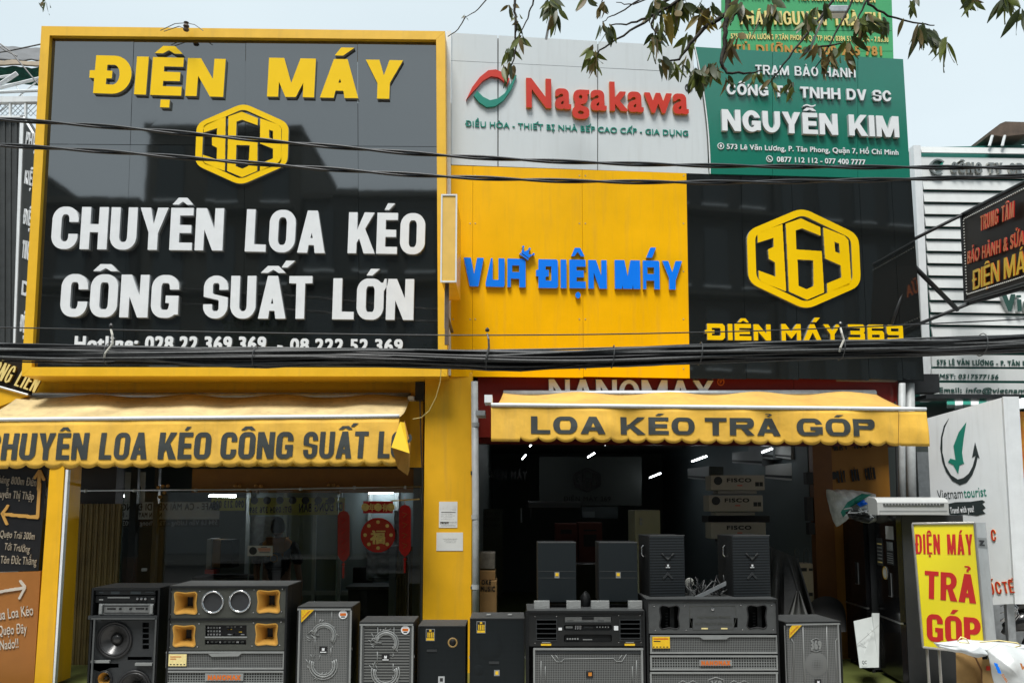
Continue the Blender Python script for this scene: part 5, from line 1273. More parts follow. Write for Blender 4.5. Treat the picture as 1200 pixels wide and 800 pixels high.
def cabinet(name, label, x0, yt, x1, Y, depth, group=None, zb=0.0, topm=None, m=None, ym=750, rim=0.018, rec=.14):
    """carcass with an open front; returns thing and front-plane helpers"""
    a, b = at(x0, ym, Y).x, at(x1, ym, Y).x; zt = at((x0+x1)/2, yt, Y).z; m = m or VIN
    t = thing(name, label, 'loudspeaker', ((a+b)/2, Y, zb), group)
    MB().rbox((a, Y+rec, zb), (b, Y+depth, zt-.002), .006).build('cabinet_body', m, t)
    MB().box((a, Y, zb), (a+rim, Y+rec-.002, zt)).build('side_panel', m, t); MB().box((b-rim, Y, zb), (b, Y+rec-.002, zt)).build('side_panel', m, t)
    MB().box((a+rim+.001, Y, zt-rim), (b-rim-.001, Y+rec-.002, zt)).build('top_panel', m, t)
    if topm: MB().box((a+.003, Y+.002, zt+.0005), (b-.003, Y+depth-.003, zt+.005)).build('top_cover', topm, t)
    return t, a+rim, b-rim, zt-rim
def P2(x, y, Y): p = at(x, y, Y); return (p.x, p.z)
def baffle(t, Y, a, b, z0, z1, holes, m, name='baffle', th=.02):
    """board with real openings; holes are pixel polygons"""
    H = []
    for h in holes:
        q = [P2(x, y, Y) for x, y in h]; H.append(q[::-1] if area(q) > 0 else q)
    mb = MB(); place(mb, [[[(a, z0), (b, z0), (b, z1), (a, z1)]]+H], Vector((0, Y+th, 0)), Vector((1, 0, 0)), Vector((0, 0, 1)), Vector((0, -1, 0)), 1, th)
    return mb.build(name, [m, m], t)
def rsq(x0, y0, x1, y1, r=3, pinch=0.0, n=4):
    out = []
    for cx, cy, a0 in ((x1-r, y0+r, -90), (x1-r, y1-r, 0), (x0+r, y1-r, 90), (x0+r, y0+r, 180)):
        for k in range(n+1):
            a = math.radians(a0+90*k/n); out.append((cx+r*math.cos(a), cy+r*math.sin(a)))
    if pinch:
        mx, my = (x0+x1)/2, (y0+y1)/2; o2 = []
        for i, (x, y) in enumerate(out):
            o2.append((x, y))
            if i % (n+1) == n:
                nx_, ny_ = out[(i+1) % len(out)]; px, py = (x+nx_)/2, (y+ny_)/2; L = math.hypot(mx-px, my-py); o2.append((px+(mx-px)/L*pinch, py+(my-py)/L*pinch))
        out = o2
    return out
def horn(t, Y, x0, y0, x1, y1, m, dep=.12, th=(.25, .45)):
    """flared rectangular horn set through the baffle"""
    o = rsq(x0, y0, x1, y1, 3, 1.2); cx, cy = (x0+x1)/2, (y0+y1)/2; n = len(o); mb = MB()
    lip = rsq(x0-1.3, y0-1.3, x1+1.3, y1+1.3, 3.6, 1.2)
    A = [mb.vert(at(x, y, Y-.006)) for x, y in lip]; B = [mb.vert(at(x, y, Y-.008)) for x, y in o]
    def inn(k, d):
        c = at(cx, cy, Y)
        return [mb.vert(Vector((c.x+(at(x, y, Y).x-c.x)*(1-k*(1-th[0])), Y+d, c.z+(at(x, y, Y).z-c.z)*(1-k*(1-th[1]))))) for x, y in o]
    R = [A, B, inn(.55, dep*.4), inn(.9, dep*.8), inn(1, dep)]
    W = [mb.vert(at(x, y, Y)) for x, y in lip]; R = [W]+R
    for p, q in zip(R, R[1:]):
        for i in range(n): mb.face(p[i], p[(i+1) % n], q[(i+1) % n], q[i])
    h = smooth_angle(mb.build('horn', m, t), 30)
    c = at(cx, cy, Y); w, hh = (at(x1, cy, Y).x-c.x)*th[0]*1.1, (c.z-at(cx, y1, Y).z)*th[1]*1.1
    mb = MB(); mb.box((c.x-w, Y+dep-.004, c.z-hh), (c.x+w, Y+dep+.01, c.z+hh)); k = mb.build('throat', BLK, h); k.location = Vector((0, 0, 0)); return h
def hole_of(x0, y0, x1, y1): return rsq(x0-.4, y0-.4, x1+.4, y1+.4, 3.2, 1.2)
def cpoly(cx, cy, r, n=28): return [(cx+r*math.cos(2*math.pi*i/n), cy+r*math.sin(2*math.pi*i/n)) for i in range(n)]
def woofer(t, Y, cx, cy, rpx, ring=None, cone=None, cap=None, dep=.07):
    c = at(cx, cy, Y); r = rpx*Y/FPX; ax = (0, -1, 0)
    w = MB().lathe(c, ax, [(r*1.12, 0), (r*1.12, .008), (r*1.0, .010), (r*.98, .002)], 36).build('woofer', ring or RUBB, t, smooth=True)
    MB().lathe(c, ax, [(r*.985, .002), (r*.95, .012), (r*.88, .013), (r*.84, .0)], 36).build('surround', RUBB, w, smooth=True)
    MB().lathe(c, ax, [(r*.84, .0), (r*.55, -dep*.55), (r*.3, -dep)], 36).build('cone', cone or CONE, w, smooth=True)
    MB().lathe(c, ax, [(r*.34, -dep*.9), (r*.30, -dep*.62), (r*.2, -dep*.45), (r*.08, -dep*.38), (0, -dep*.37)], 24).build('dust_cap', cap or CONE, w, smooth=True)
def screws(t, Y, pts, r=.006):
    for x, y in pts: MB().lathe(at(x, y, Y), (0, -1, 0), [(r*1.1, 0), (r, .004), (0, .005)], 8).build('screw', SCRW, t)
def fbox(t, name, Y, x0, y0, x1, y1, d, m, out=0.0, r=0): mb = MB(); pbox(mb, x0, y0, x1, y1, Y-out-d, d, r); return mb.build(name, m, t)
def frame4(t, name, Y, x0, y0, x1, y1, w, d, m):
    for q in ((x0, y0, x1, y0+w), (x0, y1-w, x1, y1), (x0, y0+w+.1, x0+w, y1-w-.1), (x1-w, y0+w+.1, x1, y1-w-.1)): fbox(t, name, Y, *q, d, m)
def ftube(t, name, Y, pts, r, m, cl=False):
    pts = [at(x, y, Y) for x, y in pts]
    if cl: pts.append(pts[0])
    return MB().tube(pts, r, 5, caps=not cl).build(name, m, t, smooth=True)
def ftext(t, w, x0, x1, yb, yt, Y, m, d=.003, **k): return letters(t, w, (x0, yb), (x1, yb), yt, Plane(Y), [m, m], d, joined=True, **k)
def badge(t, Y, cx, cy, s=4.2, kind='N'):
    p = fbox(t, 'badge', Y, cx-s, cy-s*.8, cx+s, cy+s*.8, .006, BLK)
    raster_shape(t, 'badge_mark', [[(-.45, -.5), (-.1, -.5), (.15, 0), (.15, -.5), (.5, -.5), (.5, .5), (.2, .5), (-.1, .0), (-.1, .5), (-.45, .5)]], None, at(cx, cy-.3, Y-.0062), Vector((1, 0, 0)), Vector((0, 0, 1)), Vector((0, -1, 0)), s*.7*Y/FPX, .003, WHT, 40)
    fbox(t, 'badge_bar', Y-.0062, cx-s*.8, cy+s*.6, cx+s*.8, cy+s*.8, .003, WHT)

# ---- cabinet with amplifiers, far left
Y = 8.0
t, a, b, zt = cabinet('amplifier_cabinet', 'black cabinet with a silver amplifier above an open round woofer, leftmost of the row', 104.5, 689, 185, Y, .5, 'loudspeakers lined up in front of the shop', topm=VIN, rec=.16)
BAF = mat('charcoal_baffle', (0.020, 0.023, 0.025), 0.6, var=.12, scale=30, bump=.15, bscale=150)
fbox(t, 'shelf', Y+.02, 103, 721, 184.5, 725.5, .03, BAF)
baffle(t, Y+.05, a, b, -0.0+.0, at(145, 727, Y).z, [cpoly(134, 749.5, 19), cpoly(122, 795, 9), cpoly(157, 805, 18), [(167, 729), (174.5, 729), (174.5, 761), (167, 761)], [(149.5, 769), (178, 769), (178, 773), (149.5, 773)], [(104.5, 777), (139, 777), (139, 782), (104.5, 782)]], BAF)
frame4(t, 'front_trim', Y+.001, 107, 723.5, 181.5, 830, 2, .015, mat('trim_edge', (.07, .075, .075), .5))
woofer(t, Y+.045, 134, 749.5, 18.5); woofer(t, Y+.045, 122, 795, 8.5, cone=GOLD); woofer(t, Y+.045, 157, 806, 18)
for k in range(5): fbox(t, 'port_fin', Y+.06, 165.5, 734.5+k*6.4, 176, 735.8+k*6.4, .01, BAF)
fbox(t, 'ledge', Y+.04, 105, 773.5, 128, 776.3, .03, TRIM); fbox(t, 'ledge', Y+.04, 158, 776.5, 178, 779.5, .03, TRIM)
am = fbox(t, 'amplifier', Y+.05, 115.5, 707, 180, 719.8, .03, mat('brushed_aluminium', (.42, .43, .42), .3, metal=.9, var=.1, scale=30), r=.003)
for q in ((122, 709, 174, 710.2), (122, 717.3, 174, 718.3), (125.5, 712, 135.5, 714), (159, 711.7, 169, 713.8), (170.5, 711.5, 173, 714.5)): fbox(am, 'slot', Y+.019, *q, .002, BLK)
for x in (116, 175.5): fbox(t, 'amplifier_handle', Y+.018, x, 708, x+3.5, 719, .025, TRIM, r=.006)
for x in (141, 153): MB().lathe(at(x, 713, Y+.018), (0, -1, 0), [(.012, 0), (.011, .012), (0, .013)], 10).build('knob', BLK, am)
mx_ = fbox(t, 'mixer', Y+.05, 112, 697.5, 182, 705.5, .02, VIN)
for x in (161.5, 166.3, 171): MB().lathe(at(x, 701, Y+.029), (0, -1, 0), [(.014, 0), (.012, .012), (0, .013)], 10).build('knob', SCRW, mx_)
for q in ((116, 701.5, 121, 703), (126, 699, 152, 700.5), (177, 700.5, 180.5, 702)): fbox(mx_, 'display', Y+.029, *q, .001, TRIM)
ru = fbox(t, 'receiver', Y+.05, 112, 691.5, 182, 696.3, .02, BAF)
for q in ((116, 693, 121, 694.4), (130, 692.5, 140, 695.5), (153, 692.5, 165, 695.5), (170, 693, 180, 694)): fbox(ru, 'display', Y+.029, *q, .001, mat('dim_display', (.08, .10, .11), .3, var=0))
def combo(label, x0, yt, x1, Y):
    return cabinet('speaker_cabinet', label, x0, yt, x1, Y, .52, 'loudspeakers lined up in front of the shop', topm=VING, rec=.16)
# ---- combo with four golden horns
Y = 7.75
t, a, b, zt = combo('wide cabinet with four golden horns and two white ringed round drivers', 195.8, 686.5, 335.5, Y)
H = [(205, 694, 230, 718.5), (302, 692, 327, 717)]; H2 = [(203.5, 733, 228, 756.5), (300, 731, 324.5, 755)]
def zz(y, Y): return at(265, y, Y).z
baffle(t, Y+.012, a, b, zz(724, Y), zt, [hole_of(*h) for h in H]+[cpoly(249.5, 705, 11), cpoly(281.3, 704, 11)], BAFG)
baffle(t, Y+.012, a, b, zz(762, Y), zz(726.5, Y), [hole_of(*h) for h in H2]+[[(240.5, 732), (289, 732), (289, 745.5), (240.5, 745.5)], [(240, 749), (288.5, 749), (288.5, 755), (240, 755)]], BAFG)
fbox(t, 'divider', Y+.03, 197.5, 724, 334, 726.5, .03, VIN)
for h in H+H2: horn(t, Y+.012, *h, GOLD, th=(.26, .45))
for cx, cy in ((249.5, 705), (281.3, 704)):
    w = MB().lathe(at(cx, cy, Y+.012), (0, -1, 0), [(.105, 0), (.105, .012), (.100, .016), (.090, .012), (.088, 0)], 40).build('driver_ring', CHRM, t, smooth=True)
    MB().lathe(at(cx, cy, Y+.012), (0, -1, 0), [(.089, -.002), (.06, -.004), (0, -.005)], 32).build('driver_mesh', pattern_mat('driver_mesh', (.008, .009, .009), (.03, .032, .034), 'dots', 160), w, smooth=True)
    for k in range(4): MB().lathe(at(cx, cy, Y-.004)+Vector((math.cos(.78+k*1.57)*.097, 0, math.sin(.78+k*1.57)*.097)), (0, -1, 0), [(.005, 0), (.004, .003), (0, .003)], 6).build('screw', BLK, w)
screws(t, Y+.011, [(201, 693), (234.5, 692), (200, 719), (233.5, 718.5), (298, 690.5), (331, 689.5), (297, 717), (330, 716), (200, 731), (233.5, 730), (199, 757.5), (231.5, 757), (297, 729), (329.5, 728), (295.5, 756), (328, 755)])
m1 = fbox(t, 'mixer_panel', Y+.07, 240, 731.5, 289.5, 746, .02, BLK)
rr = random.Random(3)
for i in range(3):
    for k in range(5): fbox(m1, 'knob', Y+.05, 243+k*3.4, 734+i*4, 245+k*3.4, 736+i*4, .006, SCRW if (i == 2 or k in (0, 4)) else TRIM)
for k in range(12): x = 262+rr.random()*22; y = 733.5+rr.randrange(4)*3; fbox(m1, 'marking', Y+.05, x, y, x+2+rr.random()*3, y+1, .001, rr.choice([TRIM, WHTS, STKY]))
m2 = fbox(t, 'player_panel', Y+.07, 239.5, 748.7, 289, 755.3, .02, BLK)
for k in range(9): x = 242+k*5; fbox(m2, 'button', Y+.05, x, 751, x+1.5+rr.random()*2, 752.8, .004, rr.choice([TRIM, SCRW, TRIM]))
frame4(t, 'panel_trim', Y+.011, 240, 745.4, 289.5, 747, .8, .004, TRIM)
def grille_rows(t, Y, x0, x1, ys, mats_):
    for (y0, y1), m in zip(ys, mats_):
        fbox(t, 'grille', Y+.03, x0+1.5, y0+1.5, x1-1.5, y1-1.5, .015, m); frame4(t, 'grille_frame', Y+.02, x0, y0, x1, y1, 2.0, .018, TRIM)
grille_rows(t, Y, 194.5, 333.5, ((763, 784), (785.5, 801), (803, 830)), (DOTS, GRID, DOTS))
s = fbox(t, 'sticker', Y+.003, 197.5, 766, 218.5, 780, .002, STKC)
for k, (x, y, w) in enumerate(((199.5, 768.5, 13), (199.5, 771, 7), (199, 777.5, 2), (203, 777.5, 2), (207, 777.5, 2), (211, 777.5, 2), (215, 777.5, 2))): fbox(s, 'print', Y+.001, x, y, x+w, y+1.3, .0006, ORP if k < 2 else INK)
MB().prism([at(x, y, Y-.0005) for x, y in ((244, 765.5), (283, 765), (279, 768.5), (248, 769))], Vector((0, -1, 0)), .015).build('grille_notch', TRIM, t)
fbox(t, 'name_plate', Y+.001, 240, 788.5, 285, 797.5, .004, TRIM); ftext(t, 'NANOMAX', 243, 282, 796.3, 790.3, Y-.0032, ORGI, bx=.06, by=.03)
# ---- combo with dark slotted horns and a rack
Y = 7.75
t, a, b, zt = combo('wide black cabinet with louvred corner ports, a small rack and a plain grey grille', 617.5, 715.5, 756, Y)
fbox(t, 'side_face', Y+.001, 615.8, 716, 617.2, 860, .01, VIN)
baffle(t, Y+.012, a, b, zz(757, Y), zt, [[(629, 726), (652, 726), (652, 750), (629, 750)], [(727, 725), (750, 725), (750, 748), (727, 748)], rsq(661, 721.5, 717, 729, 2), rsq(661, 731.5, 717, 738.5, 2), rsq(661, 743, 717, 752, 2)], mat('satin_black_baffle', (.012, .013, .013), .35, var=.1))
for x in (629, 727):
    for k in range(4): mb = MB(); mb.hexa([at(x, 731+k*5.6, Y+.0), at(x+23, 731+k*5.6, Y+.0), at(x+23, 730+k*5.6, Y), at(x, 730+k*5.6, Y), at(x+3, 731.5+k*5.6, Y+.1), at(x+20, 731.5+k*5.6, Y+.1), at(x+20, 730.7+k*5.6, Y+.1), at(x+3, 730.7+k*5.6, Y+.1)]); mb.build('port_louvre', BAF, t)
    frame4(t, 'port_frame', Y+.011, x-1, 725.3, x+24, 750.5, 1, .006, BAF)
    fbox(t, 'orange_badge', Y+.011, x+5, 753.8, x+17, 756, .004, STKY); fbox(t, 'badge_text', Y+.011, x+6, 751.6, x+16, 752.8, .002, TRIM)
k = fbox(t, 'amplifier', Y+.05, 662, 722.3, 716, 728.6, .02, mat('brushed_aluminium', (.4, .4, .4), .3)); fbox(k, 'slot', Y+.029, 682, 722.8, 696, 726, .004, BLK)
for i in range(10): fbox(k, 'slot', Y+.029, 665+i*1.5+(18 if i > 4 else 0)+(10 if i > 4 else 0), 726.3, 665.8+i*1.5+(28 if i > 4 else 0), 727.3, .001, BLK)
k = fbox(t, 'mixer', Y+.05, 662, 732, 716, 738, .02, VIN)
for i in range(4): fbox(k, 'fader', Y+.029, 674+i*2, 732.6, 675+i*2, 737, .004, SCRW)
fbox(k, 'display', Y+.029, 663, 733, 671, 735.5, .002, TRIM); fbox(k, 'display', Y+.029, 684, 733.5, 695, 735.5, .002, BAF)
for i in range(5): fbox(k, 'knob', Y+.029, 699+i*3.3, 733.5, 700.4+i*3.3, 735, .008, TRIM)
k = fbox(t, 'receiver', Y+.05, 662, 743.5, 716, 751.5, .02, VIN)
for i in range(5): MB().lathe(at(665+i*3, 748, Y+.029), (0, -1, 0), [(.009, 0), (.008, .01), (0, .01)], 8).build('knob', TRIM, k)
fbox(k, 'display', Y+.029, 683, 748.3, 694, 749.5, .001, TRIM)
fbox(t, 'socket_plate', Y+.011, 654.5, 735, 658.5, 738, .004, WHT); fbox(t, 'socket_plate', Y+.011, 719.5, 733, 724.5, 738, .004, WHT)
screws(t, Y+.011, [(627, 721.5), (652, 721.5), (627, 753), (725, 720.5), (750, 720.5), (751, 752), (725, 752)], .004)
frame4(t, 'grille_frame', Y+.02, 625, 759, 754, 840, 2.2, .018, TRIM); fbox(t, 'grille', Y+.03, 626, 760, 753, 840, .015, DOTS)
fbox(t, 'grille_band', Y+.012, 628, 762.5, 751, 765.5, .003, BAF)
for P in ([(646, 767), (652, 775), (658, 775), (661, 771.5), (719, 771), (722, 774.5), (729, 774.5), (734, 766)], [(651, 767), (656, 774)], [(729, 767), (724, 773.5)], [(634, 774), (634, 800)], [(639, 780), (639, 800)], [(741, 780), (741, 800)], [(746, 773), (746, 800)]): ftube(t, 'relief_line', Y+.013, P, .004, TRIM)
fbox(t, 'badge', Y+.013, 687, 786, 695, 793.5, .004, BLK); fbox(t, 'badge_mark', Y+.009, 689.5, 787.5, 693.5, 791.5, .003, ORNG)
# ---- right combo
Y = 7.75
t, a, b, zt = combo('wide grey cabinet with two black ports, a yellow label and an orange name plate', 758, 702, 913, Y)
hp = [(773, 709, 796, 736.5), (875.5, 708.5, 898.5, 736)]
baffle(t, Y+.012, a, b, zz(742, Y), zt, [rsq(*h, 4, 1.5) for h in hp]+[[(808, 724), (812, 724), (812, 735.5), (808, 735.5)], [(860, 723.5), (864.5, 723.5), (864.5, 735), (860, 735)]], BAFL)
for h in hp:
    ftube(t, 'port_rim', Y+.012, rsq(*h, 4, 1.5), .006, BLK, cl=True)
    fbox(t, 'port_baffle', Y+.12, h[0]+12, h[1]+1, h[0]+17, h[3]-1, .05, VIN)
    for k in range(5): fbox(t, 'port_light', Y+.10, h[0]+7, h[1]+9+k*3.5, h[0]+10, h[1]+10+k*3.5, .004, BAF)
ftube(t, 'plate_outline', Y+.012, [(808, 710), (861, 709.5), (863, 723), (859, 737), (812, 737.5), (808.5, 724)], .0025, BAFG, cl=True)
MB().lathe(at(835, 713, Y+.011), (0, -1, 0), [(.018, 0), (.017, .006), (0, .008)], 12).build('knob', SCRW, t)
ftext(t, 'MULTIMEDIA POWER', 817, 856, 724, 721.5, Y+.010, BAFG, .002); ftext(t, 'BLUETOOTH SPEAKER', 814, 858, 731.5, 729, Y+.010, BAFG, .002)
for x in (822, 845): fbox(t, 'label_strip', Y+.011, x, 735.2, x+7.5, 736.8, .002, STKC)
screws(t, Y+.011, [(766.5, 709.5), (802, 709), (768, 738), (804, 737.5), (868, 708.5), (904, 708.5), (870, 737), (906, 737)])
ys = ((744, 765.5), (767.5, 785), (787, 830))
grille_rows(t, Y, 762, 912, ys, (DOTS, GRID, DOTS))
MB().prism([at(x, y, Y-.0005) for x, y in ((820, 746), (855, 745.8), (851, 748.6), (824, 748.8))], Vector((0, -1, 0)), .015).build('grille_notch', TRIM, t)
s = fbox(t, 'sticker', Y+.001, 764.5, 745.5, 785, 759, .002, STKY)
for k, (x, y, w) in enumerate(((766, 747.5, 17), (766, 750.3, 8), (765, 757, 2), (769, 757, 2), (773, 757, 2), (777, 757, 2), (781, 757, 2))): fbox(s, 'print', Y-.001, x, y, x+w, y+1.2, .0006, REDL if k < 1 else INK)
fbox(t, 'name_plate', Y+.001, 819.5, 772.5, 858, 779.8, .004, TRIM); ftext(t, 'NANOMAX', 821.5, 856, 779, 773.5, Y-.0032, ORGI, bx=.06, by=.03)
for dx in (0, 60): ftube(t, 'relief_line', Y+.013, [(795+dx, 800), (800+dx, 797), (806+dx, 800), (812+dx, 797), (818+dx, 800)], .004, TRIM)
ftube(t, 'relief_line', Y+.013, [(830, 800), (830, 796), (839, 793), (848, 796), (848, 800)], .005, TRIM); ftext(t, '369', 832, 846, 803, 797, Y+.013, TRIM, .004, bx=.04, by=.02)

def tower(label, x0, yt, x1, Y, gm, slat=False, corner=None, dep=.42, yaw=0):
    t, a, b, zt = cabinet('portable_speaker', label, x0, yt, x1, Y, dep, 'loudspeakers lined up in front of the shop', topm=VING, rec=.1, rim=.012)
    return t, a, b, zt
def dragon(t, Y, cx, cy, s):
    """bas-relief dragon coiled into an S on the grille"""
    def arc(r, a0, a1, ox, oy, n=14): return [(cx+(ox+r*math.cos(math.radians(a0+(a1-a0)*i/n)))*s, cy+(oy+r*math.sin(math.radians(a0+(a1-a0)*i/n)))*s) for i in range(n+1)]
    for r, w in ((13, .010), (11, .006), (15.5, .006)): ftube(t, 'dragon_relief', Y, arc(r, 190, 400, 1, -18)+arc(r*.9, -60, 30, -2, 2, 6)[:0], w, TRIM)
    for r, w in ((15, .010), (12.5, .006), (18, .006)): ftube(t, 'dragon_relief', Y, arc(r, -25, 200, 0, 20), w, TRIM)
    rr = random.Random(int(cx))
    for k in range(44):
        a = math.radians(rr.uniform(150, 420)); r0 = rr.choice([9, 10, 14, 15, 17])+rr.random()*2; L = rr.uniform(3, 7); ox, oy = (1, -18) if k % 2 else (0, 20); a = a if k % 2 else a+math.pi
        p = (cx+(ox+r0*math.cos(a))*s, cy+(oy+r0*math.sin(a))*s); q = (p[0]+math.cos(a+.8)*L*s, p[1]+math.sin(a+.8)*L*s)
        ftube(t, 'dragon_relief', Y, [p, ((p[0]+q[0])/2+rr.uniform(-1, 1), (p[1]+q[1])/2+rr.uniform(-1, 1)), q], .004, TRIM)
    ftube(t, 'dragon_relief', Y, [(cx-9*s, cy-22*s), (cx-15*s, cy-24*s), (cx-19*s, cy-20*s)], .006, TRIM); ftube(t, 'dragon_relief', Y, [(cx-8*s, cy-26*s), (cx-12*s, cy-19*s), (cx-5*s, cy-18*s)], .008, TRIM)
CS = mat('corner_sticker', (.78, .48, .02), .35, var=.2, scale=60)
def tri_sticker(t, Y, x, y, s, band=False):
    MB().prism([at(px, py, Y) for px, py in (((x, y), (x+s, y), (x, y+s)) if not band else ((x+s*.2, y), (x+s, y), (x, y+s), (x, y+s*.3)))], Vector((0, -1, 0)), .002).build('corner_sticker', CS, t)
    MB().prism([at(px, py, Y-.001) for px, py in ((x+1, y+s*.62), (x+s*.62, y+1), (x+s*.75, y+1), (x+1, y+s*.75))], Vector((0, -1, 0)), .001).build('print', ORNG, t)
def rosette(t, Y, cx, cy, s=5):
    raster_shape(t, 'round_sticker', [disc(0, 0, 1)], None, at(cx, cy, Y), Vector((1, 0, 0)), Vector((0, 0, 1)), Vector((0, -1, 0)), s*Y/FPX, .002, WHT, 40)
    fbox(t, 'print', Y-.0022, cx-s*.7, cy-s*.3, cx+s*.7, cy+s*.3, .001, ORGI); fbox(t, 'print', Y-.0022, cx-s*.45, cy+s*.45, cx+s*.45, cy+s*.7, .001, INK)
def dragon_tower(label, x0, yt, x1, Y, gm, cy, sticker):
    t, a, b, zt = tower(label, x0, yt, x1, Y, gm)
    w = x1-x0; fbox(t, 'grille', Y+.03, x0+1, yt+2, x1-1, 840, .018, gm); frame4(t, 'grille_frame', Y+.012, x0+1, yt+1.5, x1-1, 850, 2.2, .014, TRIM)
    fbox(t, 'frame_strip', Y+.011, x0+3.3, yt+4, x0+5.5, 850, .006, BAFL); fbox(t, 'frame_strip', Y+.011, x1-5.5, yt+4, x1-3.3, 850, .006, BAFL)
    cx = (x0+x1)/2-1
    ftube(t, 'relief_line', Y+.011, [(cx-9, yt+3), (cx-9, yt+24)], .005, TRIM); ftube(t, 'relief_line', Y+.011, [(cx+10, yt+3), (cx+10, yt+20)], .005, TRIM)
    ftube(t, 'relief_line', Y+.011, [(cx-9.5, yt+34), (cx-9.5, yt+48)], .005, TRIM); ftube(t, 'relief_line', Y+.011, [(cx+9, yt+48), (cx+9, yt+57)], .005, TRIM)
    dragon(t, Y+.010, cx, cy, .92); badge(t, Y+.012, cx, cy, 4.5); rosette(t, Y+.008, x1-10, yt+8.5)
    if sticker: tri_sticker(t, Y-.004, x0+5.5, yt+3, 15)
    for x in (x0-.2, x1-.4): fbox(t, 'side_latch', Y+.03, x, cy-2.5, x+.9, cy+1, .02, SCRW)
    return t
dragon_tower('grey portable speaker with a dragon relief grille and a yellow corner sticker', 347.5, 711, 412, 7.8, DOTS, 760.5, True)
dragon_tower('shorter grey portable speaker with a slatted dragon relief grille and no corner sticker', 420.5, 729, 485, 7.8, SLAT, 769.5, False)
def tag_sticker(t, Y, x, y, w=10.5, h=14):
    s = fbox(t, 'hang_label', Y, x, y, x+w, y+h, .002, BLK); frame4(s, 'label_border', Y-.0021, x, y, x+w, y+h, .7, .001, TRIM)
    fbox(s, 'label_base', Y-.0021, x+.5, y+h-3.3, x+w-.5, y+h-.5, .001, STKY)
    for k in range(4): fbox(s, 'label_bar', Y-.0021, x+2+k*2, y+4, x+3.2+k*2, y+h-4, .001, STKY)
    fbox(s, 'label_crown', Y-.0021, x+4, y+.9, x+6.5, y+3, .001, STKY)
Y = 7.9; t, a, b, zt = tower('small black speaker at the foot of the yellow pillar with an amber ringed tweeter', 489.5, 733.5, 545.5, Y, DOTSD)
fbox(t, 'grille', Y+.012, 490.8, 735, 544.3, 850, .01, DOTSD); tag_sticker(t, Y+.002, 499, 736.5)
MB().lathe(at(530.5, 752.5, Y+.003), (0, -1, 0), [(.048, 0), (.046, .004), (.033, .003), (.032, 0)], 28).build('tweeter_ring', mat('dim_amber_ring', (.30, .19, .06), .5, var=.1), t, smooth=True)
MB().lathe(at(530.5, 752, Y+.003), (0, -1, 0), [(.033, 0), (.025, .006), (.014, .012), (0, .014)], 20).build('tweeter_dome', VIN, t, smooth=True)
fbox(t, 'port_ledge', Y+.002, 500, 760.5, 512, 763.3, .006, BAF); fbox(t, 'badge', Y+.002, 513.5, 792, 521, 800, .003, WHTS); fbox(t, 'badge_mark', Y-.001, 515.5, 794, 519, 798, .001, BLK)
Y = 7.8; t, a, b, zt = tower('plain black portable speaker with a gold tag label, right of the drain pipe', 550.5, 724.5, 615, Y, DOTSD)
for x in (570, 595): MB().box(at(x, 722, Y+.14)+Vector((0, 0, .012)), at(x+5, 722, Y+.2)+Vector((0, .04, .022))).build('top_foot', TRIM, t)
fbox(t, 'grille', Y+.012, 552, 726, 613.7, 850, .01, DOTSD); tag_sticker(t, Y+.002, 558.5, 727.5)
w_ = mat('faint_cone_behind_mesh', (.028, .030, .031), .5, var=.2)
MB().lathe(at(574, 757, Y+.002), (0, -1, 0), [(.13, 0), (.11, .003), (.05, .0045), (0, .005)], 28).build('bulge', DOTSD, t, smooth=True)
MB().lathe(at(561, 785, Y+.002), (0, -1, 0), [(.05, 0), (.04, .003), (0, .004)], 20).build('bulge', DOTSD, t, smooth=True)
fbox(t, 'port_ledge', Y+.002, 573, 774.5, 585, 777.5, .006, BAF); fbox(t, 'badge', Y+.002, 579, 784.5, 585.5, 791.5, .003, TRIM); fbox(t, 'badge_mark', Y-.001, 580.5, 786, 584, 790, .001, STKY)
for x in (549.8, 614.2): fbox(t, 'side_latch', Y+.03, x, 768, x+1.2, 771.5, .02, SCRW)
# ---- tall speaker with the numerals on its grille
Y = 7.9; t, a, b, zt = tower('tall grey speaker with outlined numerals on the grille, rightmost of the row', 919, 728.5, 988, Y, DOTS, dep=.5)
fbox(t, 'grille', Y+.03, 920, 730, 987, 850, .018, DOTS); frame4(t, 'grille_frame', Y+.012, 919.8, 730, 987.2, 860, 2, .012, TRIM)
for x in (940.5, 969.5): ftube(t, 'relief_line', Y+.011, [(x, 732), (x+1, 770), (x+2.5, 810)], .006, TRIM)
for P in ([(925, 746), (929, 752), (929, 810)], [(984, 732), (984, 747), (980.5, 751), (983, 810)], [(925, 732), (925, 746)]): ftube(t, 'relief_line', Y+.011, P, .006, TRIM)
tri_sticker(t, Y-.002, 924, 732, 15, True)
ftext(t, '369', 949.5, 963.5, 760.5, 750, Y+.013, TRIM, .006, bx=.04, by=.02)
ftube(t, 'relief_line', Y+.008, [(956.5, 747.5), (950, 750), (950, 751)], .003, TRIM); ftube(t, 'relief_line', Y+.008, [(956.5, 747.5), (963, 750)], .003, TRIM); ftube(t, 'relief_line', Y+.008, [(950, 761), (956.5, 763.5), (963, 761)], .003, TRIM)
MB().lathe(at(957, 778, Y+.011), (0, -1, 0), [(.115, 0), (.09, .004), (0, .008)], 28).build('bulge', DOTS, t, smooth=True)
badge(t, Y+.008, 959, 799, 4)
t.rotation_euler.z = math.radians(6)
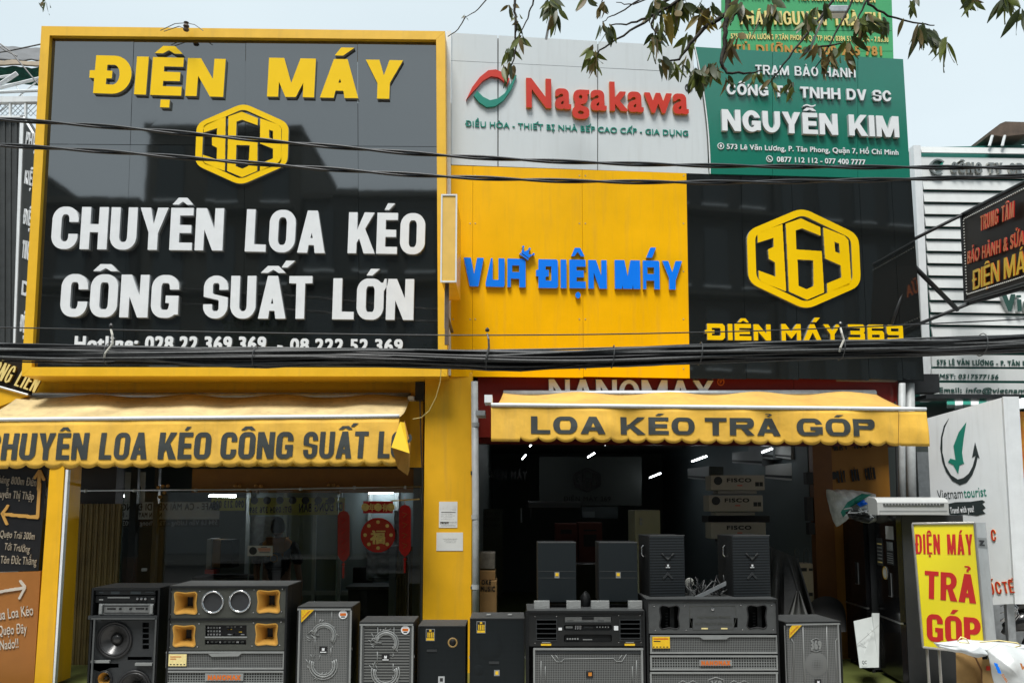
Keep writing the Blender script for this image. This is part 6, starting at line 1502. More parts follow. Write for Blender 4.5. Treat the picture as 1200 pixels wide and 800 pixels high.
# ---- two upright speakers standing on foam blocks
FOAM = mat('grey_packing_foam', (.32, .33, .32), .9, var=.12, bump=.3, bscale=60)
def upright(label, x0, y0, x1, y1, Y, dep, m, yaw=0, grp='box speakers standing on the cabinets'):
    a, b, c, d = prect(x0, y0, x1, y1, Y); t = thing('box_speaker', label, 'loudspeaker', ((a+b)/2, Y, c), grp)
    MB().rbox((a, Y+.01, c), (b, Y+dep, d), .008).build('cabinet_body', VIN, t)
    return t, a, b, c, d
def foam_speaker(label, x0, x1, y1=705.5):
    Y = 7.95; t, a, b, c, d = upright(label, x0, 635, x1, y1, Y, .32, VIN)
    MB().rbox((a+.004, Y-.004, c+.004), (b-.004, Y+.009, d-.006), .003).build('grille', DOTSD, t)
    cx = (x0+x1)/2; s = .4
    for y in (668.8, 676.5): fbox(t, 'grille_seam', Y-.0045, x0+.8, y, x1-.8, y+.5, .0015, VING)
    fbox(t, 'badge', Y-.0045, cx-2.8, 670, cx+2.8, 677, .004, TRIM); fbox(t, 'badge_mark', Y-.009, cx-1.8, 671, cx+1.8, 674.6, .002, STKY)
    fbox(t, 'top_edge', Y-.001, x0+.5, 634.6, x1-.5, 635.6, .004, BAFL)
    return t
foam_speaker('small black box speaker on grey foam, left of the matching pair', 630, 675.5)
foam_speaker('small black box speaker on grey foam, right of the matching pair', 701.5, 747.5, 705)
for i, (x0, x1, w) in enumerate(((626, 644, 'outer left'), (664, 680.5, 'inner left'), (693, 714, 'inner right'), (736.5, 752.5, 'outer right'))):
    Yf = 7.9; a, b, c, d = prect(x0, 703.8, x1, 715, Yf); o = thing('foam_block', 'grey packing foam corner under a small box speaker, %s block of four' % w, 'foam', ((a+b)/2, Yf, c), 'foam corners under the small speakers')
    mid = .045
    MB().box((a, Yf, c), (b, Yf+.38, c+.02)).build('pad', FOAM, o)
    MB().box((a, Yf, c+.0205), (b, Yf+.045, d)).build('pad_lip', FOAM, o)
# ---- two upright speakers with ribbed grilles
def rib_speaker(label, x0, x1, yaw):
    Y = 7.95; t, a, b, c, d = upright(label, x0, 627, x1, 701.5, Y, .36, VIN)
    MB().rbox((a+.004, Y-.006, c+.004), (b-.004, Y+.009, d-.006), .003).build('grille', RIBS, t)
    cx = (x0+x1)/2+.5
    for s in (-1, 1):
        MB().prism([at(cx+s*px, py, Y-.016) for px, py in (((0, 656), (6.5, 647.5), (8, 648.5), (3, 652.5), (0, 653)) if 1 else 0)][::s], Vector((0, -1, 0)), .01).build('chevron', VING, t)
        MB().prism([at(cx+s*px, py, Y-.012) for px, py in ((0, 669.5), (6.5, 677), (5, 678.5), (0, 673.5))][::s], Vector((0, -1, 0)), .006).build('chevron', BAF, t)
    badge(t, Y-.006, cx, 662.3, 3.2); fbox(t, 'top_edge', Y-.001, x0+.5, 626.6, x1-.5, 627.6, .004, BAFL)
    MB().tube([(a-.012, Y+.15, d-.1), (a-.03, Y+.15, d-.12), (a-.03, Y+.15, d-.19), (a-.012, Y+.15, d-.21)], .008, 6).build('side_handle', SCRW, t)
    t.rotation_euler.z = math.radians(yaw); return t
rib_speaker('black box speaker with ribbed grille and chevrons, on the left end of the grey cabinet', 760.5, 803.5, 8)
rib_speaker('black box speaker with ribbed grille and chevrons, on the right end of the grey cabinet', 857.5, 904, 9)
# clutter between them
t = thing('cable_heap', 'heap of audio cables and a silver bar lying between the two ribbed speakers', 'cables', at(828, 701, 8.1))
rr = random.Random(11)
for k in range(16):
    x, y = rr.uniform(807, 850), 701; P = [at(x+rr.uniform(-16, 16)*(i/5), y-abs(math.sin(i*1.1+k))*rr.uniform(5, 28), 8.05+rr.uniform(-.1, .2)) for i in range(6)]; MB().tube(P, .006, 5).build('cable', rr.choice([RUB, RUB, RUB2]), t, smooth=True)
MB().box(at(808, 700, 8.0), at(812, 690, 8.1)).build('plug', BAFL, t)
o = MB().slab([at(812, 700, 7.95), at(851, 681, 7.95), at(851, 685.5, 7.95), at(817, 702, 7.95)][::-1], .03, Vector((0, -1, 0))).build('silver_bar', STEEL); tag(o, 'silver metal bar leaning across the cables between the ribbed speakers', 'bar')
o = MB().lathe(at(808, 682, 8.15), (0, -1, 0), [(.045, 0), (.04, .01), (0, .012)], 20).build('round_lid', mat('pale_plastic', (.35, .36, .33), .5)); tag(o, 'pale round lid beside the left ribbed speaker', 'lid')
t = thing('black_bag', 'small dark bag between the two speakers on foam blocks', 'bag', at(687, 714, 8.0))
mb = MB(); c = at(686, 704, 8.05)
mb.grid(lambda u, v: c+Vector((math.cos(u*6.283)*math.sin(v*3.1416)*.05*(1+.2*math.sin(u*19)), math.sin(u*6.283)*math.sin(v*3.1416)*.05, math.cos(v*3.1416)*.09*(1+.1*math.sin(u*12)))), 20, 10); mb.build('bag_body', VIN, t, smooth=True)
# ------------------------------------------------------------------ glass shop front on the left
def pb(xa, ya, xb, yb, Ya, Yb, r=0.0):
    mb = MB(); x0, x1 = sorted((xa, xb)); y0, y1 = sorted((ya, yb)); Y0, Y1 = sorted((Ya, Yb)); pbox(mb, x0, y0, x1, y1, Y0, Y1-Y0, r); return mb
def glass_mat():
    m = bpy.data.materials.new('clear_glass'); m.use_nodes = True; n = m.node_tree.nodes; l = m.node_tree.links
    n.remove(n['Principled BSDF']); o = n['Material Output']; tr = n.new('ShaderNodeBsdfTransparent'); tr.inputs[0].default_value = (.95, .97, .965, 1)
    g = n.new('ShaderNodeBsdfGlossy'); g.inputs['Roughness'].default_value = 0.01; f = n.new('ShaderNodeFresnel'); f.inputs['IOR'].default_value = 1.5
    mx = n.new('ShaderNodeMixShader'); l.new(f.outputs[0], mx.inputs[0]); l.new(tr.outputs[0], mx.inputs[1]); l.new(g.outputs[0], mx.inputs[2]); l.new(mx.outputs[0], o.inputs[0]); return m
GLS = glass_mat(); GEDGE = mat('green_glass_edge', (.10, .16, .14), .2, var=0)
GY = 9.86
t = thing('glass_wall', 'clear glass shop front hung from a thin steel rail with round clamps', 'glass wall', at(300, 780, GY))
MB().tube([at(78, 575, GY-.05), at(300, 573, GY-.05), at(494, 570, GY-.05)], .010, 8).build('rail', STEEL, t, smooth=True)
for i, (x0, x1) in enumerate(((140, 289.5), (291, 393), (394.5, 492))):
    a, b = at(x0, 690, GY).x, at(x1, 690, GY).x; MB().box((a, GY, .02), (b, GY+.010, 2.04+.02*i)).build('glass_pane', GLS, t)
    MB().box((a-.006, GY-.001, .02), (a-.001, GY+.011, 2.04)).build('pane_edge', GEDGE, t)
for x, y in ((100, 575), (157, 574.5), (229, 574), (290, 573.5), (352, 572.5), (415, 571), (475, 570.5)): MB().lathe(at(x, y, GY-.05), (0, -1, 0), [(.022, -.03), (.022, .0), (.018, .008), (0, .01)], 14).build('clamp', STEEL, t, smooth=True)
AMB = mat('amber_fitting', (.50, .26, .07), .35, var=.1, metal=.3)
for x, y in ((186, 571), (191, 569.5), (197, 569), (276, 569), (281, 569), (300, 569), (306, 569.5), (385, 568), (391, 568), (396, 570), (193, 577), (188, 582), (398, 577), (302, 576)): MB().lathe(at(x, y, GY+.06), (0, -1, 0), [(.022, 0), (.02, .02), (0, .025)], 12).build('spider_fitting', AMB, t, smooth=True)
pb(225, 577, 496, 549, GY+.1, GY+.22).build('transom', mat('brown_transom', (.26, .12, .018), .5, var=.1), t)
pb(79, 590, 136, 545, GY+.02, GY+.24).build('shutter_box', mat('black_box', (.015, .014, .014), .6), t)
for x0 in (148, 176): pb(x0, 800, x0+(8 if x0 == 148 else 5), 545, GY+.35, GY+.42).build('upright', mat('grey_upright', (.05, .058, .06), .5), t)
# folding gates of narrow upright slats
def gate(label, x0, x1, y0, y1, Y, m):
    t = thing('folding_gate', label, 'gate', at((x0+x1)/2, y1, Y)); n = int((x1-x0)/3.2); w = (x1-x0)/n
    for i in range(n): pb(x0+i*w, y1, x0+(i+.86)*w, y0, Y+(.008 if i % 2 else 0), Y+.05).build('slat', m, t)
    pb(x0, y1, x1, y0, Y+.06, Y+.075).build('backing', BLK, t); return t
GATE = mat('olive_brown_gate_paint', (.15, .11, .035), .55, var=.3, scale=3, dirt=.3)
gate('folded olive brown slatted gate at the left end of the glass front', 81, 137, 590, 797, 9.80, GATE)
gate('folded olive brown slatted gate behind the glass beside the yellow pillar', 464, 493, 640, 780, 10.0, GATE)
pb(455.5, 730, 463, 640, 9.98, 10.02).build('gate_jamb', mat('pale_jamb', (.20, .21, .20), .5)); tag(bpy.data.objects['gate_jamb'], 'pale grey upright jamb left of the folded gate beside the pillar', 'jamb')
# grey aluminium partition at the back
PART = mat('grey_partition', (.17, .215, .23), .45, var=.1, scale=1)
t = thing('partition', 'grey aluminium partition with glazed doors behind the glass front', 'partition', at(390, 760, 11.3))
pb(288, 790, 497, 560, 11.3, 11.36).build('panel', PART, t)
for x0, x1 in ((286, 291), (330, 334), (365, 369), (395, 399), (430, 434), (462, 466)): pb(x0, 790, x1, 560, 11.25, 11.298).build('mullion', mat('alu_mullion', (.30, .34, .35), .4), t)
for x0, x1 in ((291.5, 329.5), (334.5, 364.5), (369.5, 394.5), (399.5, 429.5)): pb(x0, 692, x1, 697, 11.26, 11.298).build('cross_rail', mat('alu_mullion', (.30, .34, .35), .4), t)
pb(292, 640, 322, 605, 11.28, 11.299).build('poster', mat('grey_poster', (.10, .11, .11), .6, var=.4, scale=14), t)
# mirrored banners seen from behind
t = thing('banner', 'pale banner with mirrored black wording hung inside the glass, below the rail', 'banner', at(200, 618, 10.4)); BY = 10.4
BNW = mat('pale_banner', (.62, .66, .66), .6, var=.1); BNY = mat('olive_banner', (.60, .64, .12), .6, var=.1)
fbox(t, 'sheet', BY, 141, 588, 257, 608, .004, BNW); fbox(t, 'lower_strip', BY, 141, 608.3, 257, 617, .004, BLK); fbox(t, 'upper_sheet', BY, 139, 553, 170, 587.6, .004, BNW)
letters(t, 'CAFE - CA MÁI XẾP DI ĐỘNG', (142, 598), (256, 597), 590, Plane(BY-.0045), INK, .002, .02, .02, joined=True, mirror=True)
letters(t, 'NHẬN MAY RÈM - H', (142, 606), (190, 606), 600, Plane(BY-.0045), INK, .002, .02, .02, joined=True, mirror=True)
letters(t, '594 Lê Văn Lương - Tân Phong - 0903', (143, 615.5), (255, 614.5), 610, Plane(BY-.0045), WHTS, .002, .015, .01, joined=True, mirror=True)
raster_shape(t, 'big_letter', ringpolys(0, 0, .6, 1, n=24), None, at(159, 573, BY-.0045), Vector((1, 0, 0)), Vector((0, 0, 1)), Vector((0, -1, 0)), .07, .002, INK, 40)
raster_shape(t, 'big_letter', ringpolys(0, 0, .6, 1, -110, 110, 24), None, at(140, 573, BY-.0045), Vector((1, 0, 0)), Vector((0, 0, 1)), Vector((0, -1, 0)), .07, .002, INK, 40)
t = thing('banner', 'short olive yellow banner with mirrored digits left of the glass joint', 'banner', at(268, 598, 10.4))
fbox(t, 'sheet', BY, 247.5, 583, 287, 598, .004, BNY); letters(t, '090 213 030', (249, 595), (286, 594.5), 586.5, Plane(BY-.0045), INK, .002, .03, .02, joined=True, mirror=True)
t = thing('banner', 'long olive yellow banner with mirrored wording right of the glass joint', 'banner', at(345, 603, 10.4))
fbox(t, 'sheet', BY, 292, 583, 404, 603, .004, BNY); letters(t, 'ĐT: 0904 376 369', (292, 601), (342, 600), 594, Plane(BY-.0045), INK, .002, .02, .02, joined=True, mirror=True); letters(t, 'DI ĐỘNG BÁN', (350, 600), (402, 598), 590, Plane(BY-.0045), INK, .002, .02, .02, joined=True, mirror=True)
mb = MB()
for k in range(7): mb.lathe(at(298+k*15, 586, BY-.006), (0, -1, 0), [(.05, 0), (.045, .002), (0, .003)], 12)
mb.build('print_blobs', INK, t, kind='stuff')
# red and gold new year decorations
REDC = mat('red_velvet', (.60, .015, .012), .7, var=.15, scale=30, bump=.3, bscale=60); GLDP = mat('gold_foil', (.85, .60, .18), .35, metal=.4, var=.2, scale=40); REDD = mat('maroon_cloth', (.40, .04, .03), .75, var=.15)
DY = 9.80
def disc_w(t, name, cx, cy, r, Y, m, d=.006, n=32): return MB().prism([at(cx+r*math.cos(-2*math.pi*i/n), cy+r*math.sin(-2*math.pi*i/n), Y-d) for i in range(n)], Vector((0, -1, 0)), d).build(name, m, t)
t = thing('decoration', 'round red and gold new year disc with a large gold character', 'decoration', at(443, 647, DY))
disc_w(t, 'disc', 443, 626.5, 19.5, DY, mat('brown_red_disc', (.55, .045, .02), .6)); 
raster_shape(t, 'rim', ringpolys(0, 0, .93, 1, n=36), None, at(443, 626.5, DY-.006), Vector((1, 0, 0)), Vector((0, 0, 1)), Vector((0, -1, 0)), .205, .008, REDC, 80)
for k in range(8):
    a = k*math.pi/4+.39*0; (disc_w(t, 'coin', 443+15.2*math.cos(a), 626.5+15.2*math.sin(a), 2.2, DY-.006, GLDP, .003, 10) if k % 2 == 0 or 1 else None)
letters(t, '福', (433.5, 636), (452.5, 636), 623.5, Plane(DY-.007), [GLDP, GLDP], .006, .045, .04, name='character')
t = thing('decoration', 'small red and gold plaque hanging above the round new year disc', 'decoration', at(443, 602, DY))
fbox(t, 'plaque', DY, 425.5, 587, 460.5, 601, .006, REDC, r=.004)
for k, x in enumerate((428, 443, 458)): disc_w(t, 'flower', x, 594, 4.6, DY-.006, GLDP, .005, 12)
letters(t, '年年有', (432, 598), (455, 598), 591, Plane(DY-.0065), [GLDP, GLDP], .004, .02, .02, joined=True)
for lb, cx, y0, y1, w, m in (('bright red padded couplet with gold thread right of the round disc', 474.5, 591, 652, 6.8, REDC), ('dim maroon hanging couplet with a tassel left of the round disc', 402.5, 598, 658, 6.8, REDD)):
    t = thing('couplet', lb, 'decoration', at(cx, y1, DY))
    P = [(cx-w, y0+6), (cx-w+2, y0+2), (cx, y0), (cx+w-2, y0+2), (cx+w, y0+6), (cx+w, y1-8), (cx+w-3, y1-3), (cx, y1), (cx-w+3, y1-3), (cx-w, y1-8)]
    MB().prism([at(x, y, DY-.012) for x, y in P][::-1], Vector((0, -1, 0)), .02).build('cloth', m, t)
    for k in range(4): MB().tube([at(cx-3, y0+9+k*12, DY-.013), at(cx+2.5, y0+11+k*12, DY-.013), at(cx-2, y0+15+k*12, DY-.013)], .006, 4).build('stitching', mat('orange_thread', (.45, .12, .02), .6) if m is REDC else REDC, t)
    MB().tube([at(cx, y0, DY), at(cx, y0-9, DY)], .003, 4).build('cord', REDC, t)
    MB().lathe(at(cx, y1+3, DY), (0, 0, -1), [(0, -.03), (.02, 0), (.01, .02), (.014, .05), (.010, .16)], 8).build('tassel', m, t)
t = thing('hanging_rod', 'thin golden rod above the bright red couplet', 'rod', at(475, 586, DY)); MB().tube([at(459, 586.5, DY), at(492, 584.5, DY)], .008, 6).build('rod', GLDP, t)
t = thing('plastic_sheet', 'crumpled clear plastic sheet hanging under the round red disc', 'plastic sheet', at(455, 680, 10.1))
PLS = mat('crumpled_plastic', (.20, .215, .215), .18, var=.35, scale=9, bump=.9, bscale=7, spec=.8)
smooth_angle(MB().grid(lambda u, v: at(429+50*u, 640+39*v+2*math.sin(u*5), 10.1)+Vector((0, .05*noise.noise(Vector((u*6, v*6, 2))), 0)), 24, 18).build('sheet', PLS, t), 180)
smooth_angle(MB().grid(lambda u, v: at(462+18*u, 598+40*v, 10.15)+Vector((0, .05*noise.noise(Vector((u*5, v*6, 7))), 0)), 14, 18).build('sheet', PLS, t), 180)
for (x, y, w, h) in ((432, 677, 24, 1.2), (436, 642, 20, 1.4)): fbox(t, 'black_strip', 10.03, x, y, x+w, y+h, .004, BLK)
t = thing('glass_sticker', 'white rounded sticker with an orange emblem on the glass in front of the man', 'sticker', at(306, 652, GY)); fbox(t, 'plate', GY-.002, 290, 639, 319.5, 651, .003, mat('off_white_sticker', (.50, .50, .47), .5), r=.001)
disc_w(t, 'emblem', 296.5, 645, 4.6, GY-.005, INK, .001); fbox(t, 'print', GY-.005, 302, 642, 317, 643.3, .001, ORGI); fbox(t, 'print', GY-.005, 303, 644.3, 317, 645.4, .001, ORGI); fbox(t, 'print', GY-.005, 304, 646.6, 316, 647.4, .001, INK); fbox(t, 'print', GY-.005, 306, 640.5, 313, 641.2, .001, INK)
# strip lights
def tube_light(label, a, b, Y, r=.010, Y2=None, m=None):
    t = thing('strip_light', label, 'lamp', at(*a, Y), 'lit strip lights inside the shop'); Y2 = Y2 or Y
    MB().tube([at(*a, Y), at(*b, Y2)], r, 8).build('tube', m or TUBE, t); MB().tube([at(*a, Y+.0)+Vector((0, .03, .02)), at(*b, Y2)+Vector((0, .03, .02))], r*1.1, 4).build('fitting', WHTM, t)
TUBE = mat('lit_tube', (.8, .8, .8), .5, var=0, emis=(.92, .97, 1), estr=7)
TUBEB = mat('bright_lit_tube', (.8, .8, .8), .5, var=0, emis=(.92, .97, 1), estr=45)
tube_light('lit strip light over the short olive banner', (245, 581), (276, 581.5), 11.1, m=TUBEB)
tube_light('lit strip light above the small red and gold plaque', (432.5, 577), (461, 576.5), 11.1, m=TUBEB)
tube_light('lit strip light at far left under the right awning, upper one', (621, 522.5), (626, 517), 12.6, Y2=11.8)
tube_light('lit strip light at far left under the right awning, lower one', (612, 537.5), (616, 533), 14.5, Y2=13.7)
tube_light('lit strip light right above the dark hexagon board', (689, 535.5), (696.5, 531), 13.4, Y2=12.4)
tube_light('lit strip light partly hidden by the middle of the awning edge', (709, 521), (715, 517), 11.8, Y2=11.2)
tube_light('lit strip light low on the inner wall, farther back', (761.5, 559.5), (774, 554.5), 15.2, Y2=14.2)
tube_light('lit strip light on the inner wall above the wall air conditioner', (811, 540.5), (828, 534.5), 12.6, Y2=11.8)
tube_light('lit strip light reflected beside the highest wall air conditioners', (893, 530), (905, 525.5), 10.9, Y2=10.7, r=.009)
# dark hexagon board deep in the right room
t = thing('wall_board', 'dark board with a black hexagon emblem deep inside the right shop', 'sign', at(690, 592, 15)); BP = Plane(15.0)
DBRD = mat('dark_wall_board', (.055, .065, .06), .6, var=.05); BLKE = mat('black_emblem', (.006, .006, .006), .4, var=0)
MB().slab([BP(632, 592), BP(752, 592), BP(752, 535), BP(632, 535)], .03, BP.N).build('panel', DBRD, t)
logo369(t, BP, 688, 562, 30, 32, .03, BLKE, BLKE, res=120)
letters(t, 'ĐIỆN MÁY 369', (660, 587), (716, 587), 581.5, BP, [BLKE, BLKE], .01, .03, .02, joined=True)
letters(t, 'ĐIỆN MÁY', (571, 561), (618, 562), 551, BP, [BLKE, BLKE], .02, .03, .02)
# inner right side: cartons of air conditioners and other goods
CTN = mat('air_conditioner_carton', (.36, .335, .29), .7, var=.06, scale=4); BRC = mat('brown_carton', (.24, .14, .05), .8, var=.12, scale=6); RDC = mat('dark_red_carton', (.10, .025, .018), .7, var=.1)
def carton(label, x0, y0, x1, y1, Y, d, m, marks=(), grp=None, yaw=0, name='carton'):
    a, b, c, dd = prect(x0, y0, x1, y1, Y); t = thing(name, label, 'box', ((a+b)/2, Y, c), grp)
    MB().rbox((a, Y, c), (b, Y+d, dd), .008).build('box_body', m, t)
    for q in marks: fbox(t, 'print', Y, *q, .002, BLKE)
    return t
g = 'air conditioner cartons stacked on the rack'
for i, (lb, x0, y0, x1, y1) in enumerate((('topmost air conditioner carton of the stack under the awning', 833, 556.5, 896, 574), ('middle air conditioner carton of the stack', 830.5, 580, 894, 599), ('lowest air conditioner carton, just above the right ribbed speaker', 833, 612, 897.5, 631))):
    t = carton(lb, x0, y0, x1, y1, 9.9, .28, CTN, (), g)
    YY = 9.9
    if i < 2: disc_w(t, 'round_print', x0+8.5, y0+6.5, 5, YY, BLKE, .002, 16); fbox(t, 'print', YY, x1-11, y0+8, x1-6.5, y0+13, .002, BLKE); fbox(t, 'print', YY, x1-6, y0+8, x1-2, y0+13, .002, BLKE)
    letters(t, 'TOSO' if 0 else 'FISCO', (x0+18, y0+8.2), (x0+48, y0+8.2), y0+3.5, Plane(YY-.001), BLKE, .002, .06, .04, joined=True); fbox(t, 'print', YY, x0+31, y0+11.5, x0+37, y0+12.6, .002, REDL)
    if i < 2:
        a = carton('flat pale slab under the %s carton of the stack' % ('topmost' if i == 0 else 'middle'), x0+8, y1+.6, x1-9, y1+4.6, 9.95, .25, CTN, name='packing_slab')
t = thing('goods_rack', 'black steel rack holding the air conditioner cartons', 'rack', at(865, 760, 10.2))
pb(830, 612, 902, 604, 10.25, 10.6).build('shelf', BLK, t); pb(845, 635, 902, 631.3, 10.2, 10.5).build('shelf', BLK, t)
for x in (842, 849.5): MB().tube([at(x, 700, 10.0), at(x, 632, 10.0)], .010, 6).build('upright', BAFL, t)
for y in (642, 660, 678): MB().tube([at(842, y, 10.0), at(849.5, y, 10.0)], .012, 6).build('rung', BAFL, t)
def wall_ac(label, x0, y0, x1, y1, Y, m, dep=.25, slant=3):
    t = thing('air_conditioner', label, 'air conditioner', at((x0+x1)/2, y1, Y), 'air conditioners hung on the inner wall'); mb = MB()
    q = [at(x0, y1-slant, Y+.5), at(x1, y1, Y), at(x1, y0-slant, Y), at(x0, y0, Y+.5)]; n = (q[1]-q[0]).cross(q[3]-q[0]).normalized(); n = n if n.y < 0 else -n
    mb.slab(q, dep, n); mb.build('casing', m, t)
    MB().slab([q[0].lerp(q[3], .12)+n*.004, q[1].lerp(q[2], .12)+n*.004, q[1].lerp(q[2], .28)+n*.004, q[0].lerp(q[3], .28)+n*.004], .003, n).build('louvre', BAF, t)
    return t
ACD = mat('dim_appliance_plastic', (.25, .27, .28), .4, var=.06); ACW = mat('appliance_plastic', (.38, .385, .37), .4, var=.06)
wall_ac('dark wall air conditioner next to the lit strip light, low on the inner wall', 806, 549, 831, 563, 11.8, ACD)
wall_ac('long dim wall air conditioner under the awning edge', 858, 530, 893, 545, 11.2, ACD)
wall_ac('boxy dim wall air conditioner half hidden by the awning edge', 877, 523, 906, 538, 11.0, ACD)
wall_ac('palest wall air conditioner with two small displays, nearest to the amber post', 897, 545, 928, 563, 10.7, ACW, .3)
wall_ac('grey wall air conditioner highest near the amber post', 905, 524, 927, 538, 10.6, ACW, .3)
t = thing('tall_cabinet', 'tall pale cabinet door with a small lock behind the left ribbed speaker', 'cabinet', at(760, 700, 10.3)); CRC = mat('cream_cabinet', (.48, .48, .36), .5, var=.04)
a, b, c, d = prect(745, 597.5, 775, 760, 10.3); MB().rbox((a, 10.3, 0), (b, 10.9, d), .01).build('body', CRC, t); fbox(t, 'lock', 10.3, 750, 607, 752.5, 610, .02, STEEL); fbox(t, 'lock', 10.3, 750, 611.5, 752.5, 615, .02, STEEL)
t = thing('heater', 'pale brown standing appliance with a small dark display beside the amber post', 'appliance', at(943, 716, 9.9))
a, b, c, d = prect(930, 660, 954, 716, 9.9); MB().rbox((a, 9.9, 0), (b, 10.15, d), .012).build('body', mat('tan_appliance', (.36, .30, .22), .4, var=.05), t); fbox(t, 'display', 9.9, 938, 665, 945.5, 669, .004, BLK); fbox(t, 'button', 9.9, 948, 665.5, 952.5, 668.5, .004, BAF); fbox(t, 'vent', 9.9, 948, 694, 952.5, 698, .004, BLK)
for x in (931, 942): MB().tube([at(x, 660, 9.95), at(x, 645, 9.95), at(x+2.5, 642, 9.95), at(x+5, 645, 9.95), at(x+5, 660, 9.95)], .006, 5).build('wire_hook', BAFL, t)
t = carton('brown carton printed OKE MUSIC in black, right of the drain pipe', 562, 680, 582, 724, 9.75, .4, BRC, name='carton'); letters(t, 'OKE', (564, 684.5), (575.5, 684.5), 678.5+.5, Plane(9.747), BLKE, .002, .04, .03); letters(t, 'MUSIC', (562.8, 692.5), (580.5, 692.5), 686.5, Plane(9.747), BLKE, .002, .04, .03)
carton('carton with a black gap under it, on top of the OKE MUSIC carton', 562, 668, 580.5, 679.3, 9.8, .35, BRC); carton('grey taped parcel topmost of the small pile by the drain pipe', 561.5, 647, 580, 666.5, 9.8, .3, mat('grey_parcel', (.13, .12, .10), .6, var=.4, scale=12))
carton('dark red carton, left of two side by side deep in the right shop', 651, 613, 677, 660, 12.5, .4, RDC, ((657, 620, 670, 625),)); carton('dark red carton, right of two side by side deep in the right shop', 678, 612, 706, 660, 12.5, .4, RDC, ((684, 620, 699, 622), (684, 626, 699, 640)))
t = thing('display_screen', 'dim grey rectangular unit on a shelf below the dark hexagon board', 'appliance', at(702, 607, 13.5)); fbox(t, 'case', 13.5, 682, 593.5, 724, 607, .3, mat('dim_case', (.05, .065, .07), .4)); fbox(t, 'screen', 13.19, 682.5, 599, 697, 606, .01, mat('dim_screen', (.14, .17, .18), .3)); 
for lb, x0, y0, x1, y1, Y in (('black television lying behind the small foam speakers', 618, 587, 681, 596, 13), ('wide black set behind the foam speakers, lower one', 640, 660, 712, 712, 11.5)):
    t = thing('black_appliance', lb, 'appliance', at((x0+x1)/2, y1, Y)); a, b, c, d = prect(x0, y0, x1, y1, Y); MB().rbox((a, Y, c), (b, Y+.3, d), .02).build('casing', mat('dim_black_plastic', (.02, .022, .022), .3), t); fbox(t, 'edge_strip', Y, x0+2, y0+1, x1-2, y0+1.8, .004, BAFL)
t = thing('poster', 'dim poster with black wording on the left inner wall of the right shop', 'poster', at(575, 690, 12)); fbox(t, 'sheet', 12.0, 562, 596, 589, 700, .01, mat('dim_poster', (.05, .055, .05), .6, var=.2)); 
for w, y in (('DỊCH VỤ', 603), ('SỬA CHỮA', 610), ('BẢO HÀNH', 617)): letters(t, w, (564, y), (586, y), y-4, Plane(11.985), BLKE, .002, .02, .02, joined=True)
t = thing('floor_lamp', 'two small lit spots on thin stands deep in the left part of the right shop', 'lamp', at(611, 650, 13)); MB().tube([at(611, 612, 13), at(610.5, 595, 13)], .012, 6).build('stand', STEEL, t); MB().tube([at(622, 606, 13), at(622, 595, 13)], .009, 6).build('stand', BAFL, t)
# goods draped in dark cloth near the tall speaker
t = thing('draped_cloth', 'dark cloth and bags draped over goods behind the tall speaker', 'cloth', at(920, 720, 9.3))
smooth_angle(MB().grid(lambda u, v: at(903+32*u+(v*25 if u > .5 else 0), 640+82*v+14*u, 9.35+.15*math.sin(u*17+v*2)*v), 30, 16).build('cloth', mat('dark_cloth', (.020, .021, .021), .8, var=.3, bump=.4, bscale=12), t), 60)
smooth_angle(MB().grid(lambda u, v: at(935+(u-.5)*(4+22*v), 692+32*v, 9.15+.05*math.sin(u*20)), 16, 8).build('cloth_tip', mat('grey_cloth', (.16, .165, .16), .8, var=.2), t), 60)
smooth_angle(MB().grid(lambda u, v: at(968+24*math.cos(3.1416*(1-u)), 740-42*v*max(0, math.sin(3.1415*u))**.5, 9.5+.3*v), 16, 8).build('seat_cover', mat('black_cover', (.018, .018, .018), .6), t), 60)
t = thing('black_box', 'black sockets and boxes fixed to the inner wall beside the amber post', 'boxes', at(947, 590, 10.3))
for q in ((945, 553, 953, 567), (946, 582, 953, 610), (948, 612, 955, 626)): fbox(t, 'box', 10.15, *q, .1, BLK)
# black wording on the amber wall
AW = Plane(10.15); t = thing('wall_lettering', 'black words painted on the amber wall above the fridges', 'lettering', at(1000, 560, 10.15))
caps(t, 'MÁY NƯỚC', (977, 528), (1022, 524), 514, AW, BLKE, .004, s=.13, t=.12, gap=.12, space=.9); caps(t, 'MÁY RỬA CHÉN', (982, 565.5), (1026, 561), 551.5, AW, BLKE, .004, s=.13, t=.12, gap=.12, space=.9)
disc_w(t, 'symbol', 977, 557, 4.5, 10.15, BLKE, .008, 16)
